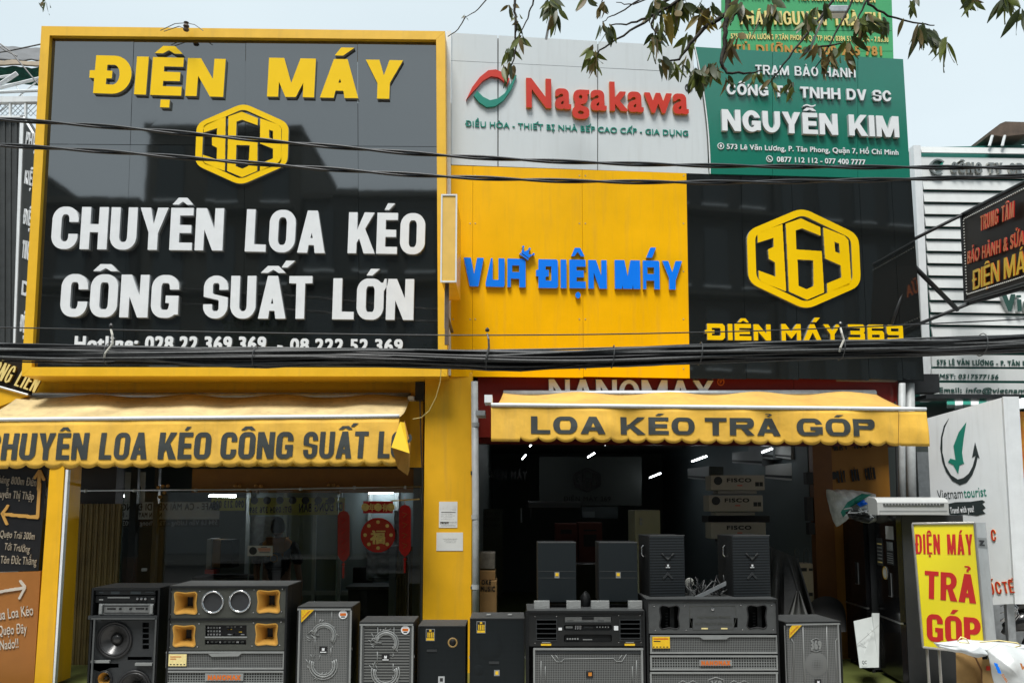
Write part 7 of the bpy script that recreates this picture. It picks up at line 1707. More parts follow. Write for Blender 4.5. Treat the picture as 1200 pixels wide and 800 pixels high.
# ------------------------------------------------------------------ the man behind the glass
SKIN = mat('skin', (.30, .17, .11), .5, var=.06); HAIR = mat('black_hair', (.008, .008, .008), .5, var=.2, bump=.5, bscale=80); SHIRT = mat('black_shirt', (.012, .013, .016), .8, var=.15); YOKE = mat('orange_yoke', (.55, .24, .03), .8, var=.08); TROU = mat('dark_trousers', (.015, .016, .02), .8)
PY = 10.15
def W3(x, y, d=0): return at(x, y, PY+d)
t = thing('person', 'man seen from behind in a black shirt with orange shoulders, standing inside the glass front', 'person', Vector((W3(324, 700).x, PY, 0)))
def skin_mesh(name, nodes, edges, m, parent, lvl=2):
    off = origin_of(parent); me = bpy.data.meshes.new(name); me.from_pydata([tuple(Vector(p)-off) for p, r in nodes], edges, []); o = bpy.data.objects.new(name, me); COL.objects.link(o); o.parent = parent
    md = o.modifiers.new('skin', 'SKIN'); sv = me.skin_vertices[0].data
    for i, (p, r) in enumerate(nodes): sv[i].radius = r if isinstance(r, tuple) else (r, r)
    sv[0].use_root = True; md.use_smooth_shade = True
    s = o.modifiers.new('sub', 'SUBSURF'); s.levels = lvl; s.render_levels = lvl; me.materials.append(m)
    dg = bpy.context.evaluated_depsgraph_get(); dg.update(); me2 = bpy.data.meshes.new_from_object(o.evaluated_get(dg)); o.modifiers.clear(); o.data = me2
    return o
X = W3(325, 650).x; q = lambda dx, z, dy=0: Vector((X+dx, PY+dy, z))
sh = 1.40
nodes = [(q(0, .92), (.15, .11)), (q(0, 1.12), (.145, .10)), (q(0.005, 1.30), (.17, .11)), (q(.005, 1.385), (.12, .08)), (q(0, 1.45), .055), (q(-.005, 1.52, -.01), .060),
         (q(-.175, 1.365), .062), (q(-.235, 1.20), .048), (q(-.26, 1.07, .02), .040), (q(-.262, .95, .06), .034), (q(-.26, .87, .08), .028),
         (q(.185, 1.365), .062), (q(.245, 1.19), .048), (q(.275, 1.06, -.03), .040), (q(.30, .94, -.04), .034), (q(.305, .86, -.045), .028),
         (q(-.10, .84), .095), (q(-.11, .48), .065), (q(-.12, .09, .02), .042), (q(-.13, .03, .12), .035), (q(.10, .84), .095), (q(.11, .48), .065), (q(.12, .09, .02), .042), (q(.13, .03, .12), .035)]
edges = [(0, 1), (1, 2), (2, 3), (3, 4), (4, 5), (2, 6), (6, 7), (7, 8), (8, 9), (9, 10), (2, 11), (11, 12), (12, 13), (13, 14), (14, 15), (0, 16), (16, 17), (17, 18), (18, 19), (0, 20), (20, 21), (21, 22), (22, 23)]
for hx, hi, sx in ((q(-.26, .87, .08), 10, -1), (q(.305, .86, -.045), 15, 1)):    # palms with five fingers each
    p = len(nodes); nodes.append((hx+Vector((0, 0, -.06)), (.030, .016))); edges.append((hi, p))
    for f, L in enumerate((.070, .080, .076, .060)):
        b = hx+Vector((-.024+f*.016, .004, -.095)); k = len(nodes); nodes += [(b, .009), (b+Vector((0, -.008, -L*.5)), .0085), (b+Vector((0, -.02, -L)), .007)]; edges += [(p, k), (k, k+1), (k+1, k+2)]
    k = len(nodes); nodes += [(hx+Vector((-sx*.030, -.01, -.05)), .011), (hx+Vector((-sx*.042, -.02, -.09)), .008)]; edges += [(p, k), (k, k+1)]
skin_mesh('body', nodes, edges, SKIN, t)
# head with ears, nose and hair (turned away, slightly left)
hd = q(-.005, 1.60, .0); mb = MB()
def head(u, v):
    th = u*2*math.pi; ph = v*math.pi; x, y, z = math.sin(ph)*math.cos(th), math.sin(ph)*math.sin(th), math.cos(ph)
    f = max(0, y); r = Vector((x*.075*(1-.22*max(0, -z)), y*.092+(.018*math.exp(-((z+.1)/.16)**2-(x/.16)**2) if y > 0 else 0), z*.115))
    return hd+r
mb.grid(head, 28, 20); mb.build('head', SKIN, t, smooth=True)
for s in (-1, 1): MB().grid(lambda u, v: hd+Vector((s*(.074+.008*math.sin(v*3.14)), .02*math.cos(u*6.283)*math.sin(v*3.1416)*.9, -.01+.032*math.cos(v*3.1416)*(1+.0*u))), 10, 8).build('ear', SKIN, t, smooth=True)
MB().grid(lambda u, v: hd+Vector((.004, -.012, .018))+Vector((math.sin(v*2.2)*math.cos(u*6.283)*.088, math.sin(v*2.2)*math.sin(u*6.283)*.098-.0, math.cos(v*2.2)*.122))*(1+.05*noise.noise(Vector((u*9, v*9, 1)))), 28, 16).build('hair', HAIR, t, smooth=True)
sh_nodes = [(q(0, .88), (.175, .13)), (q(0, 1.10), (.165, .12)), (q(.005, 1.29), (.19, .125)), (q(.005, 1.40), (.10, .08)), (q(-.185, 1.37), .078), (q(-.245, 1.22), .068), (q(-.255, 1.15), .064), (q(.195, 1.37), .078), (q(.255, 1.21), .068), (q(.268, 1.14), .064)]
skin_mesh('shirt', sh_nodes, [(0, 1), (1, 2), (2, 3), (2, 4), (4, 5), (5, 6), (2, 7), (7, 8), (8, 9)], SHIRT, t)
skin_mesh('yoke', [(q(.005, 1.385, -.02), (.09, .12)), (q(-.09, 1.375, -.015), (.075, .115)), (q(-.19, 1.375, -.01), .080), (q(.10, 1.375, -.015), (.075, .115)), (q(.20, 1.375, -.01), .080)], [(0, 1), (1, 2), (0, 3), (3, 4)], YOKE, t)
skin_mesh('trousers', [(q(0, .90), (.17, .125)), (q(-.10, .80), .105), (q(-.11, .48), .078), (q(-.12, .12), .060), (q(.10, .80), .105), (q(.11, .48), .078), (q(.12, .12), .060)], [(0, 1), (1, 2), (2, 3), (0, 4), (4, 5), (5, 6)], TROU, t)
raster_shape(t, 'shirt_print', [hexagon(1, .2)], [hexagon(.75, .15)], Vector((X, PY-.145, 1.24)), Vector((1, 0, 0)), Vector((0, 0, 1)), Vector((0, -1, 0)), .055, .003, YOKE, 60)
for k, w in enumerate((.09, .11, .07)): MB().box((X-w, PY-.147, 1.145-k*.03), (X+w, PY-.145, 1.150-k*.03)).build('shirt_print', BAFL, t)
# desk, chair and boxes around him
t = thing('office_desk', 'grey desk edge behind the two grey portable speakers, inside the glass', 'desk', at(430, 760, 10.6)); pb(405, 690, 456, 687, 10.4, 10.9).build('desk_top', BAFL, t); pb(407, 790, 455, 690.5, 10.45, 10.85).build('desk_body', BLK, t)
t = thing('office_chair', 'black office chair beside the desk inside the glass', 'chair', at(420, 790, 10.7)); pb(413, 685, 437, 664, 10.95, 11.02, .02).build('backrest', VIN, t); pb(413, 706, 437, 702, 10.8, 11.1, .02).build('seat', VIN, t); MB().tube([at(425, 760, 10.95), at(425, 700, 10.95)], .02, 8).build('column', STEEL, t)
t = thing('file_boxes', 'white and brown ring binders standing on a desk near the man', 'folders', at(245, 668, 10.6)); CRB = mat('dull_white_card', (.30, .31, .30), .6)
pb(242, 667, 248, 631, 10.6, 10.9).build('white_binder', CRB, t); pb(248.5, 665, 258, 632, 10.62, 10.9).build('brown_binder', BRC, t); pb(258.5, 665, 272, 632, 10.62, 10.9).build('dark_binder', VIN, t); pb(240, 672, 251, 667.3, 10.5, 10.7).build('red_case', REDL, t)
pb(225, 690, 290, 676, 10.5, 11.0).build('desk_top', BLK, t)
t = thing('small_mirror', 'tiny white object low behind the dark uprights on the left', 'object', at(168, 669, 10.6)); pb(165.5, 669, 171.5, 665.5, 10.6, 10.63, .005).build('plate', WHT, t)
# ------------------------------------------------------------------ fridges and things at the right
FRB = mat('gloss_black_fridge', (.005, .005, .006), .2, var=.1, scale=4, coat=.3); FRS = mat('dark_grey_fridge_side', (.030, .032, .034), .35, var=.1); SEAM = mat('silver_seam', (.35, .36, .36), .3, metal=.8)
def fridge(label, N_, F_, w, zt, zg):
    """double door fridge whose doors face left; N_ near corner, F_ far corner of the door face"""
    N_, F_ = Vector(N_), Vector(F_); d = (F_-N_); n = Vector((-d.y, d.x, 0)).normalized(); n = n if n.x < 0 else -n
    t = thing('fridge', label, 'fridge', (N_+F_)/2, 'black fridges facing the open shop')
    up = lambda p, z: Vector((p.x, p.y, z))
    def blk(a, b, o0, o1, z0, z1, name, m):
        return MB().hexa([up(b+n*o0, z0), up(a+n*o0, z0), up(a+n*o0, z1), up(b+n*o0, z1), up(b+n*o1, z0), up(a+n*o1, z0), up(a+n*o1, z1), up(b+n*o1, z1)]).build(name, m, t)
    blk(N_, F_, -.06, -w, .04, zt, 'cabinet_body', FRS)
    dl = blk(N_, F_, 0, -.055, .06, zg-.01, 'door', FRB); du = blk(N_, F_, 0, -.055, zg+.01, zt-.005, 'door', FRB)
    blk(N_, F_, .004, -.03, zg-.008, zg+.008, 'door_gap_trim', SEAM)
    e = d.normalized(); c = N_+e*d.length*.30; h = MB().hexa([up(c+n*.003+e*.1, zg+.25), up(c+n*.003, zg+.25), up(c+n*.003, zg+.5), up(c+n*.003+e*.1, zg+.5), up(c+e*.1, zg+.25), up(c, zg+.25), up(c, zg+.5), up(c+e*.1, zg+.5)]).build('water_dispenser', BLK, t)
    MB().tube([up(c+n*.006+e*.1, zg+.25), up(c+n*.006, zg+.25), up(c+n*.006, zg+.5)], .004, 4).build('dispenser_edge', SEAM, t)
    for p in (N_-n*.05, F_-n*.05, N_-n*(w-.05), F_-n*(w-.05)): MB().cyl(up(p, 0.0), up(p, .04), .02, n=8).build('foot', BLK, t)
    return t, n, e
f2, n2, e2 = fridge('black fridge nearer to the street with stickers, white unit on its top', (4.05, 8.62, 0), (4.11, 9.26, 0), .68, 1.78, .66)
f1, n1, e1 = fridge('plain black fridge farther back, under the plastic wrapped bundle', (4.03, 9.38, 0), (4.05, 10.0, 0), .62, 1.72, .72)
N_ = Vector((4.05, 8.62, 0))
def fsq(name, u0, z0, u1, z1, m, o=.004):
    a, b = N_+e2*u0+n2*o, N_+e2*u1+n2*o; return MB().slab([Vector((b.x, b.y, z0)), Vector((a.x, a.y, z0)), Vector((a.x, a.y, z1)), Vector((b.x, b.y, z1))], .003, n2).build(name, m, f2)
fsq('sticker', .08, 1.52, .30, 1.66, mat('silver_sticker', (.45, .46, .45), .3)); fsq('sticker', .10, 1.25, .30, 1.50, BAF); fsq('sticker', .11, 1.40, .28, 1.49, WHTS)
for k in range(5): fsq('sticker_line', .12, 1.27+k*.024, .28, 1.277+k*.024, WHTS, .006)
fsq('sticker', .42, 1.22, .60, 1.52, BAF); 
for k in range(6): fsq('sticker_line', .44, 1.25+k*.04, .58, 1.262+k*.04, CRML if k in (0, 5) else TRIM, .006)
raster_shape(f2, 'energy_label', [disc(0, 0, 1)], None, N_+e2*.36+n2*.004+Vector((0, 0, 1.15)), -e2, Vector((0, 0, 1)), n2, .07, .004, WHT, 40)
raster_shape(f2, 'label_ring', ringpolys(0, 0, .8, 1, n=20), None, N_+e2*.36+n2*.009+Vector((0, 0, 1.15)), -e2, Vector((0, 0, 1)), n2, .07, .002, STKY, 40)
# white unit on top
t = thing('air_conditioner', 'long white air conditioner unit lying on top of the nearer black fridge', 'air conditioner', at(1063, 603, 8.6)); ACWH = mat('white_appliance_plastic', (.43, .44, .43), .32, var=.03, dirt=.1)
pr = [(0, 0), (0, .13), (.02, .155), (.06, .175), (.20, .185), (.22, .17), (.22, 0)]; xa, xb = at(1028, 590, 8.5).x, at(1111.5, 590, 8.5).x; z0 = 1.785
mb = MB(); A = [mb.vert((xa, 8.5+y, z0+z)) for y, z in pr]; B = [mb.vert((xb, 8.5+y, z0+z+.0)) for y, z in pr]
for i in range(len(pr)): j = (i+1) % len(pr); mb.face(A[i], A[j], B[j], B[i])
mb.face(*A); mb.face(*B[::-1]); mb.build('casing', ACWH, t)
MB().box((xa+.02, 8.492, z0+.035), (xb-.02, 8.499, z0+.045)).build('flap_line', TRIM, t); MB().box((xa+.06, 8.49, z0+.10), (xb-.05, 8.499, z0+.118)).build('vent_slot', BAFL, t)
for k in range(18): x = xa+.08+k*(xb-xa-.15)/18; MB().box((x, 8.487, z0+.10), (x+.006, 8.4895, z0+.118)).build('vent_fin', ACWH, t)
MB().box((xa+.02, 8.485, z0+.002), (xb-.02, 8.499, z0+.03)).build('air_flap', ACWH, t)
# crumpled bundle
t = thing('wrapped_bundle', 'crumpled plastic wrapped bundle with green and black print on the farther fridge', 'bundle', at(1000, 612, 9.2)); WR = mat('milky_plastic_wrap', (.55, .57, .56), .25, var=.35, scale=7, bump=1.0, bscale=9, spec=.8)
P = [(968, 574), (985, 573), (1010, 575), (1025, 578), (1026, 612), (1012, 612), (993, 604), (983, 610), (979, 617), (973, 600)]
c = at(997, 592, 9.3)
def cr(u, v):
    k = u*len(P); i = int(k) % len(P); f = k-int(k); a, b = P[i], P[(i+1) % len(P)]; p = at(a[0]+(b[0]-a[0])*f, a[1]+(b[1]-a[1])*f, 9.3); q = c.lerp(p, math.sin(v*math.pi/2) if v < .999 else 1)
    return q+Vector((0, -.22*math.cos(v*math.pi/2)-.05*noise.noise(Vector((q.x*9, q.z*9, 5))), .015*noise.noise(Vector((q.x*14, q.z*14, 1)))))
smooth_angle(MB().grid(cr, 140, 40).build('wrap', WR, t), 180)
for nm, Q, m, d in (('green_print', [(988, 606), (985, 600), (993, 588), (1010, 578), (1022, 579), (1012, 584), (997, 594)], GRI, .20), ('black_print', [(990, 600), (1000, 596), (1020, 598), (1026, 606), (1018, 612), (1003, 610), (995, 606)], INK, .22), ('blue_print', [(1004, 590), (1012, 585), (1017, 590), (1008, 594)], BLUL, .21)):
    smooth_angle(MB().grid(lambda u, v, Q=Q, d=d: (lambda c2, k: c2.lerp(at(Q[int(k) % len(Q)][0]+(Q[(int(k)+1) % len(Q)][0]-Q[int(k) % len(Q)][0])*(k-int(k)), Q[int(k) % len(Q)][1]+(Q[(int(k)+1) % len(Q)][1]-Q[int(k) % len(Q)][1])*(k-int(k)), 9.3-d-.03), v)+Vector((0, .03*noise.noise(Vector((u*12, v*5, 3))), 0)))(at(sum(p[0] for p in Q)/len(Q), sum(p[1] for p in Q)/len(Q), 9.3-d-.05), u*len(Q)), 28, 4).build(nm, m, t), 25)
rr = random.Random(4)
for k in range(9):
    x, y = rr.uniform(992, 1022), rr.uniform(596, 609); MB().tube([at(x, y, 9.0), at(x+rr.uniform(-6, 6), y+rr.uniform(-4, 4), 8.98), at(x+rr.uniform(-12, 12), y+rr.uniform(-5, 5), 9.0)], .008, 4).build('torn_strip', WHTS, t)
# white cardboard leaning
t = thing('cardboard_sheet', 'white cardboard sheet leaning against the nearer black fridge', 'cardboard', at(1018, 783, 8.9)); CB = mat('white_cardboard', (.42, .45, .44), .7, var=.05)
q = [(1007.5, 782, 8.75), (1030, 781.5, 8.75), (1030.5, 718, 8.95), (1022, 718, 8.95), (1021.5, 722.5, 8.95), (1000.5, 727.5, 8.95)]; pts = [at(*p) for p in q]; mb = MB(); n = Vector((0, -1, 0)); mb.prism(pts, n, .008); mb.build('sheet', CB, t)
for P in (([1004, 755], [1030, 732]), ([1007, 752], [1030, 771]), ([1016, 741], [1020, 745]), ([1020, 737], [1025, 741])): MB().tube([at(P[0][0], P[0][1], 8.83), at(P[1][0], P[1][1], 8.83)], .002, 4).build('crease', TRIM, t)
letters(t, 'QC', (1010, 777.5), (1016, 777.5), 773.5, Plane(8.73), INK, .002, .02, .02, joined=True)
# yellow advertising stand
Yn = 7.9; TL, TR, BLc, BR = at(1069.5, 613.4, 8.25), at(1142.3, 612.3, 7.8), at(1082, 758, 8.1), at(1156, 766, 7.65)
AD = Tilt(BLc, BR, TL); AD.U = (BR-BLc).normalized(); w = (BR-BLc)
q = [BLc, BR, TL+w, TL]; q[2] = AD(1142.3, 612.3)
t = thing('advert_stand', 'yellow light box stand with red capitals in front of the black fridges', 'sign', (BLc+BR)/2); ADY = mat('lemon_acrylic', (.78, .66, .008), .3, var=.03, scale=2)
MB().slab(q, .03, AD.N).build('face', ADY, t)
ALU = mat('aluminium_edge', (.5, .5, .48), .35, metal=.7)
for i in range(4): a, b = q[i], q[(i+1) % 4]; MB().tube([a+AD.N*.004, b+AD.N*.004], .012, 6).build('frame', ALU, t)
sd_ = Vector((.17, .12, 0)); BOXM = mat('light_box_side', (.40, .42, .42), .4, var=.12, scale=6, dirt=.3)
MB().hexa([q[1]+Vector((.004, 0, 0)), q[1]+sd_, q[2]+sd_, q[2]+Vector((.004, 0, 0)), q[1]-AD.N*.12, q[1]+sd_-AD.N*.1+Vector((-.01, .05, 0)), q[2]+sd_-AD.N*.1+Vector((-.01, .05, 0)), q[2]-AD.N*.12]).build('box_side', BOXM, t)
sp = Tilt(q[1], q[1]+sd_, q[2]); sp.U = sd_.normalized()
MB().slab([sp(1145.5, 641, .004), sp(1156.5, 641.5, .004), sp(1155.5, 630, .004), sp(1145, 629.5, .004)], .003, sp.N).build('square_sticker', TRIM, t)
letters(t, 'Z', (1147.5, 639), (1154, 639.3), 632.5, Tilt(q[1]+sp.N*.005, q[1]+sd_+sp.N*.005, q[2]+sp.N*.005), BLK, .003, .10, .06, name='sticker_mark')
for x in (1084.5, 1098.5): p = AD(x, 759); MB().tube([p-AD.N*.03, Vector((p.x+.02, p.y, 0))], .013, 6).build('leg', ALU, t)
for dx in (.55, .70): p = BLc+AD.U*dx; MB().tube([p-AD.N*.12, Vector((p.x+.02, p.y+.1, 0))], .013, 6).build('leg', ALU, t)
def adl(w_, l, r, top, m=REDI): caps(t, w_, l, r, top, AD, [m, m], .004, s=.24, t=.17, rnd=.24, gap=.07, space=.6)
adl('ĐIỆN MÁY', (1073.5, 648.5), (1140.5, 649.8), 625.5); adl('TRẢ', (1083.5, 700.5), (1144, 707), 668); adl('GÓP', (1086.5, 750.5), (1150, 757.5), 718.5)
# heap of sacks and a carton at the lower right corner
SHW = mat('white_foam_sheet', (.55, .58, .59), .45, var=.06, bump=.25, bscale=6)
def blob(t, name, Q, Y, bulge, m, fold=.02, nu=48, nv=12, fr=8, ang=40):
    cx = sum(p[0] for p in Q)/len(Q); cy = sum(p[1] for p in Q)/len(Q); c = at(cx, cy, Y)
    def f(u, v):
        k = u*len(Q); i = int(k) % len(Q); fr_ = k-int(k); a, b = Q[i], Q[(i+1) % len(Q)]; p = at(a[0]+(b[0]-a[0])*fr_, a[1]+(b[1]-a[1])*fr_, Y); s = c.lerp(p, v)
        return s+Vector((0, -bulge*(1-v*v)-fold*noise.noise(Vector((s.x*fr, s.z*fr, 2))), fold*.5*noise.noise(Vector((s.x*fr, s.z*fr, 9)))*(v)))
    o = smooth_angle(MB().grid(f, nu, nv).build(name, m, t), ang); md = o.modifiers.new('thickness', 'SOLIDIFY'); md.thickness = .01; md.offset = 1 if 0 else -1; return o
t = thing('foam_sheets', 'pile of white foam sheets with a yellow strap over the torn carton', 'foam sheets', at(1150, 768, 7.3))
blob(t, 'sheet', [(1094, 752), (1115, 750), (1132, 749), (1165, 751), (1215, 756), (1215, 772), (1170, 770), (1150, 767), (1120, 762), (1098, 757)], 7.2, .12, SHW)
blob(t, 'sheet', [(1100, 756), (1150, 757), (1160, 767), (1146, 770), (1118, 763)], 7.05, .04, SHW, .03)
for P in ([(1122, 751), (1126, 746), (1132, 748), (1136, 753), (1124, 752)], [(1148, 752), (1170, 750), (1192, 753), (1197, 756), (1188, 758)]): MB().tube([at(x, y, 6.98) for x, y in P], .006, 5).build('strap', STKC, t, smooth=True)
t = thing('carton', 'torn brown carton standing under the white foam sheets', 'box', at(1142, 830, 7.4))
mb = MB(); mb.hexa([at(1122, 835, 7.3), at(1158, 835, 7.3), at(1150, 762, 7.3), at(1120, 763, 7.3), at(1122, 835, 7.7), at(1158, 835, 7.7), at(1150, 762, 7.7), at(1120, 763, 7.7)]); mb.build('box_body', mat('kraft_carton', (.36, .22, .08), .8, var=.15, scale=7, bump=.1), t)
mb = MB(); mb.hexa([at(1152, 835, 7.2), at(1185, 835, 7.2), at(1185, 772, 7.2), at(1151, 772, 7.2), at(1152, 835, 7.6), at(1185, 835, 7.6), at(1185, 772, 7.6), at(1151, 772, 7.6)]); mb.build('box_flap', mat('kraft_carton', (.36, .22, .08)), t)
MB().slab([at(1156, 785, 7.19), at(1160.5, 785, 7.19), at(1160.5, 780, 7.19), at(1156, 780, 7.19)], .003, Vector((0, -1, 0))).build('red_mark', REDL, t)
MB().tube([at(1119, 763, 7.28), at(1130, 762, 7.26), at(1143, 770, 7.26), at(1150, 785, 7.26), at(1152, 812, 7.26)], .008, 5).build('torn_edge', mat('carton_core', (.2, .1, .04), .8), t)
t = thing('plastic_sack', 'wrinkled white plastic sack with blue and brown print at the lower right corner', 'sack', at(1185, 830, 6.9))
SK = mat('white_sack', (.48, .50, .495), .3, var=.08, bump=.5, bscale=7)
blob(t, 'sack_body', [(1157, 762), (1172, 755), (1190, 757), (1225, 765), (1225, 845), (1178, 845), (1168, 815), (1162, 790), (1158, 775)], 6.9, .18, SK, .05, fr=6, nu=110, nv=40, ang=180)
SPl = Plane(6.68)
for k, (x, y) in enumerate(((1166, 776), (1168, 780), (1169.5, 784))): MB().slab([SPl(x, y+4), SPl(x+4, y+5), SPl(x+3, y+1), SPl(x-1, y)], .003, SPl.N).build('blue_print', BLUL, t)
letters(t, 'D8LV', (1173, 790), (1182, 804), 785, SPl, ORP, .002, .05, .03, joined=True)
letters(t, 'VI', (1194, 783), (1206, 786), 776, SPl, ORP, .002, .05, .03, joined=True)
# parked motorbike, mostly hidden
t = thing('parked_motorbike', 'dark parked motorbike mostly hidden at the right edge under the tour board', 'motorbike', at(1195, 770, 8.9)); MY = 8.9; BKP = mat('black_bike_paint', (.015, .015, .016), .25, coat=.3, var=.05)
def tor(name, cx, cy, R, r, m, parent): 
    c = at(cx, cy, MY); return MB().tube([c+Vector((math.cos(a)*R, 0, math.sin(a)*R)) for a in [i*6.28319/30 for i in range(31)]], r, 8, caps=False).build(name, m, parent, smooth=True)
wz = at(1200, 750, MY)
for cx in (1180, 1320):
    c = at(cx, 0, MY); c.z = .30; wmb = MB().tube([c+Vector((math.cos(a)*.27, 0, math.sin(a)*.27)) for a in [i*6.28319/30 for i in range(31)]], .045, 8, caps=False).build('wheel', RUBB, t, smooth=True)
    MB().tube([c+Vector((math.cos(a)*.21, 0, math.sin(a)*.21)) for a in [i*6.28319/24 for i in range(25)]], .014, 6, caps=False).build('rim', SCRW, wmb, smooth=True)
    for k in range(8): MB().tube([c, c+Vector((math.cos(k*.785)*.21, 0, math.sin(k*.785)*.21))], .005, 4).build('spoke', SCRW, wmb)
def hull(name, m, pts, r):
    MB().tube([at(x, y, MY) for x, y in pts], r, 12).build(name, m, t, smooth=True)
hull('seat', BKP, [(1182, 712), (1200, 704), (1230, 706), (1260, 712)], [.05, .10, .10, .06]); hull('body_panel', BKP, [(1178, 735), (1195, 727), (1230, 730), (1275, 745)], [.05, .11, .12, .08]); hull('front_panel', BKP, [(1290, 690), (1295, 720), (1285, 760)], [.05, .09, .06])
hull('handlebar', STEEL, [(1282, 680), (1290, 672), (1298, 682)], .015); hull('fork', STEEL, [(1292, 690), (1318, 770)], .025)
hull('mudguard', mat('grey_mudguard', (.10, .105, .11), .35), [(1176, 742), (1186, 729), (1200, 724), (1215, 728)], [.03, .05, .05, .04])
rr = random.Random(8)
for k in range(12):
    a = rr.uniform(0, 3.1); MB().tube([at(1174+k*1.2, 702+a*2, MY-.12), at(1180+k*1.3, 716+rr.uniform(-6, 5), MY-.14), at(1172+k*1.5, 728, MY-.12)], .005, 4).build('basket_wire', SCRW, t, smooth=True)
for y in (702, 710, 718, 726): MB().tube([at(1172, y, MY-.13), at(1180, y-2, MY-.16), at(1190, y, MY-.13)], .005, 4).build('basket_wire', SCRW, t, smooth=True)
# ------------------------------------------------------------------ street tree whose twigs hang into the top of the view
BARK = mat('twig_bark', (.030, .024, .018), .85, var=.3, scale=12, bump=.3); 
LF = [mat('leaf_olive', (.13, .16, .03), .45, var=.3, scale=25, spec=.5), mat('leaf_dark', (.05, .07, .018), .45, var=.3, scale=25), mat('leaf_brown', (.16, .12, .04), .5, var=.3, scale=25), mat('leaf_yellow', (.26, .20, .035), .45, var=.25, scale=25)]
for m in LF:                       # light shines through the thin leaves
    n_t, l_t = m.node_tree.nodes, m.node_tree.links; b_ = n_t['Principled BSDF']; tr_ = n_t.new('ShaderNodeBsdfTranslucent'); mi_ = n_t.new('ShaderNodeMixShader'); mi_.inputs[0].default_value = .4
    l_t.new(b_.inputs['Base Color'].links[0].from_socket, tr_.inputs['Color']); l_t.new(b_.outputs[0], mi_.inputs[1]); l_t.new(tr_.outputs[0], mi_.inputs[2]); l_t.new(mi_.outputs[0], n_t['Material Output'].inputs['Surface'])
TY = 4.2
tree = thing('street_tree', 'street tree with bare dark twigs and drooping olive leaves hanging over the signs', 'tree', (3.4, 1.2, -.13))
MB().tube([(3.4, 1.2, -.13), (3.45, 1.25, 1.2), (3.3, 1.35, 2.8), (3.2, 1.6, 4.3), (2.9, 2.2, 5.6), (2.3, 3.2, 6.2)], [.22, .17, .15, .12, .085, .05], 14).build('trunk', BARK, tree, smooth=True)
REST = MB()
def leaf_mesh(m, k):
    mb = MB(); n = 6; L = 1.0; a0 = None; rows = []
    for i in range(n+1):
        u = i/n; w = .145*math.sin(math.pi*u**.8)**.9*(1-.15*u); y = -u*L; curl = -.10*u*u*(1+k*.4); rows.append([mb.vert((-w, curl+.05*math.cos(k)*u, y)), mb.vert((0, curl-.035*math.sin(math.pi*u), y-.0)), mb.vert((w, curl, y))])
    for a, b in zip(rows, rows[1:]):
        for j in (0, 1): mb.face(a[j], a[j+1], b[j+1], b[j])
    me = bpy.data.meshes.new('leaf'); me.from_pydata([tuple(v) for v in mb.v], [], mb.f); me.materials.append(m); me.polygons.foreach_set('use_smooth', [True]*len(me.polygons)); return me
LM = [leaf_mesh(m, k) for k, m in enumerate([LF[0], LF[0], LF[1], LF[1], LF[2], LF[3]])]
rt = random.Random(21); NL = [0]; TO = origin_of(tree)
def leaf(p, size, spread=.5, tone=None):
    ki = tone if tone is not None else rt.choice([0, 0, 1, 2, 2, 3, 3, 4, 4]); me = LM[ki]
    if NL[0] >= 300:                # past 300 single leaves the rest join into one part
        s = size*rt.uniform(.8, 1.2); M_ = Matrix.Translation(p) @ Matrix.Rotation(rt.uniform(0, 6.28), 4, 'Z') @ Matrix.Rotation(rt.uniform(-spread, spread), 4, 'Y') @ Matrix.Rotation(rt.uniform(-.5, .5), 4, 'X'); k = len(REST.v)
        REST.v += [M_ @ (v.co*s) for v in me.vertices]; REST.f += [tuple(k+i for i in f.vertices) for f in me.polygons]; REST.m += [[0, 0, 1, 1, 2, 3][ki]]*len(me.polygons); return
    o = bpy.data.objects.new('leaf', me); COL.objects.link(o); o.parent = tree; o.location = p-TO
    o.rotation_euler = (rt.uniform(-.5, .5), rt.uniform(-spread, spread), rt.uniform(0, 6.28)); s = size*rt.uniform(.8, 1.2); o.scale = (s*rt.uniform(.75, 1.35), s, s); NL[0] += 1
def twig(P, r0, r1, Y=TY, Y2=None):
    n = len(P); pts = [at(x, y, Y+((Y2 or Y)-Y)*i/(n-1)) for i, (x, y) in enumerate(P)]; Q = []
    for i in range(n-1):
        for k in range(4): t_ = k/4; Q.append(pts[i].lerp(pts[i+1], t_)+Vector((rt.uniform(-1, 1), rt.uniform(-1, 1), rt.uniform(-1, 1)))*.005)
    Q.append(pts[-1]); MB().tube(Q, [r0+(r1-r0)*i/(len(Q)-1) for i in range(len(Q))], 6).build('branch', BARK, tree, smooth=True); return pts
def cluster(x, y, n, size, w=8, h=6, Y=TY, tone=None, spread=.55):
    k = 0; n = n+1+n//8
    while k < n:                    # leaves spring in fans from a few nodes
        p = at(x+rt.uniform(-w, w)*.8, y+rt.uniform(-h, h*.4), Y+rt.uniform(-.12, .12)); m = min(n-k, rt.randint(3, 5)); k += m
        for i in range(m): leaf(p+Vector((rt.uniform(-.012, .012), rt.uniform(-.02, .02), rt.uniform(-.02, .02))), size*.82, spread+.35, tone)
# limbs that feed the twigs from above the frame
hub = Vector((2.3, 3.2, 6.2))
MB().tube([hub, at(930, -260, 4.0), at(880, -120, TY), at(886, -30, TY)], [.05, .035, .022, .012], 8).build('limb', BARK, tree, smooth=True)
MB().tube([hub, at(900, -300, 4.0), at(740, -160, TY), at(690, -40, TY)], [.05, .03, .018, .010], 8).build('limb', BARK, tree, smooth=True)
MB().tube([at(740, -160, TY), at(640, -120, TY), at(607, -20, TY)], [.018, .012, .008], 6).build('limb', BARK, tree, smooth=True)
MB().tube([hub, at(1080, -240, 4.1), at(1130, -80, TY), at(1165, -30, TY)], [.05, .03, .015, .010], 8).build('limb', BARK, tree, smooth=True)
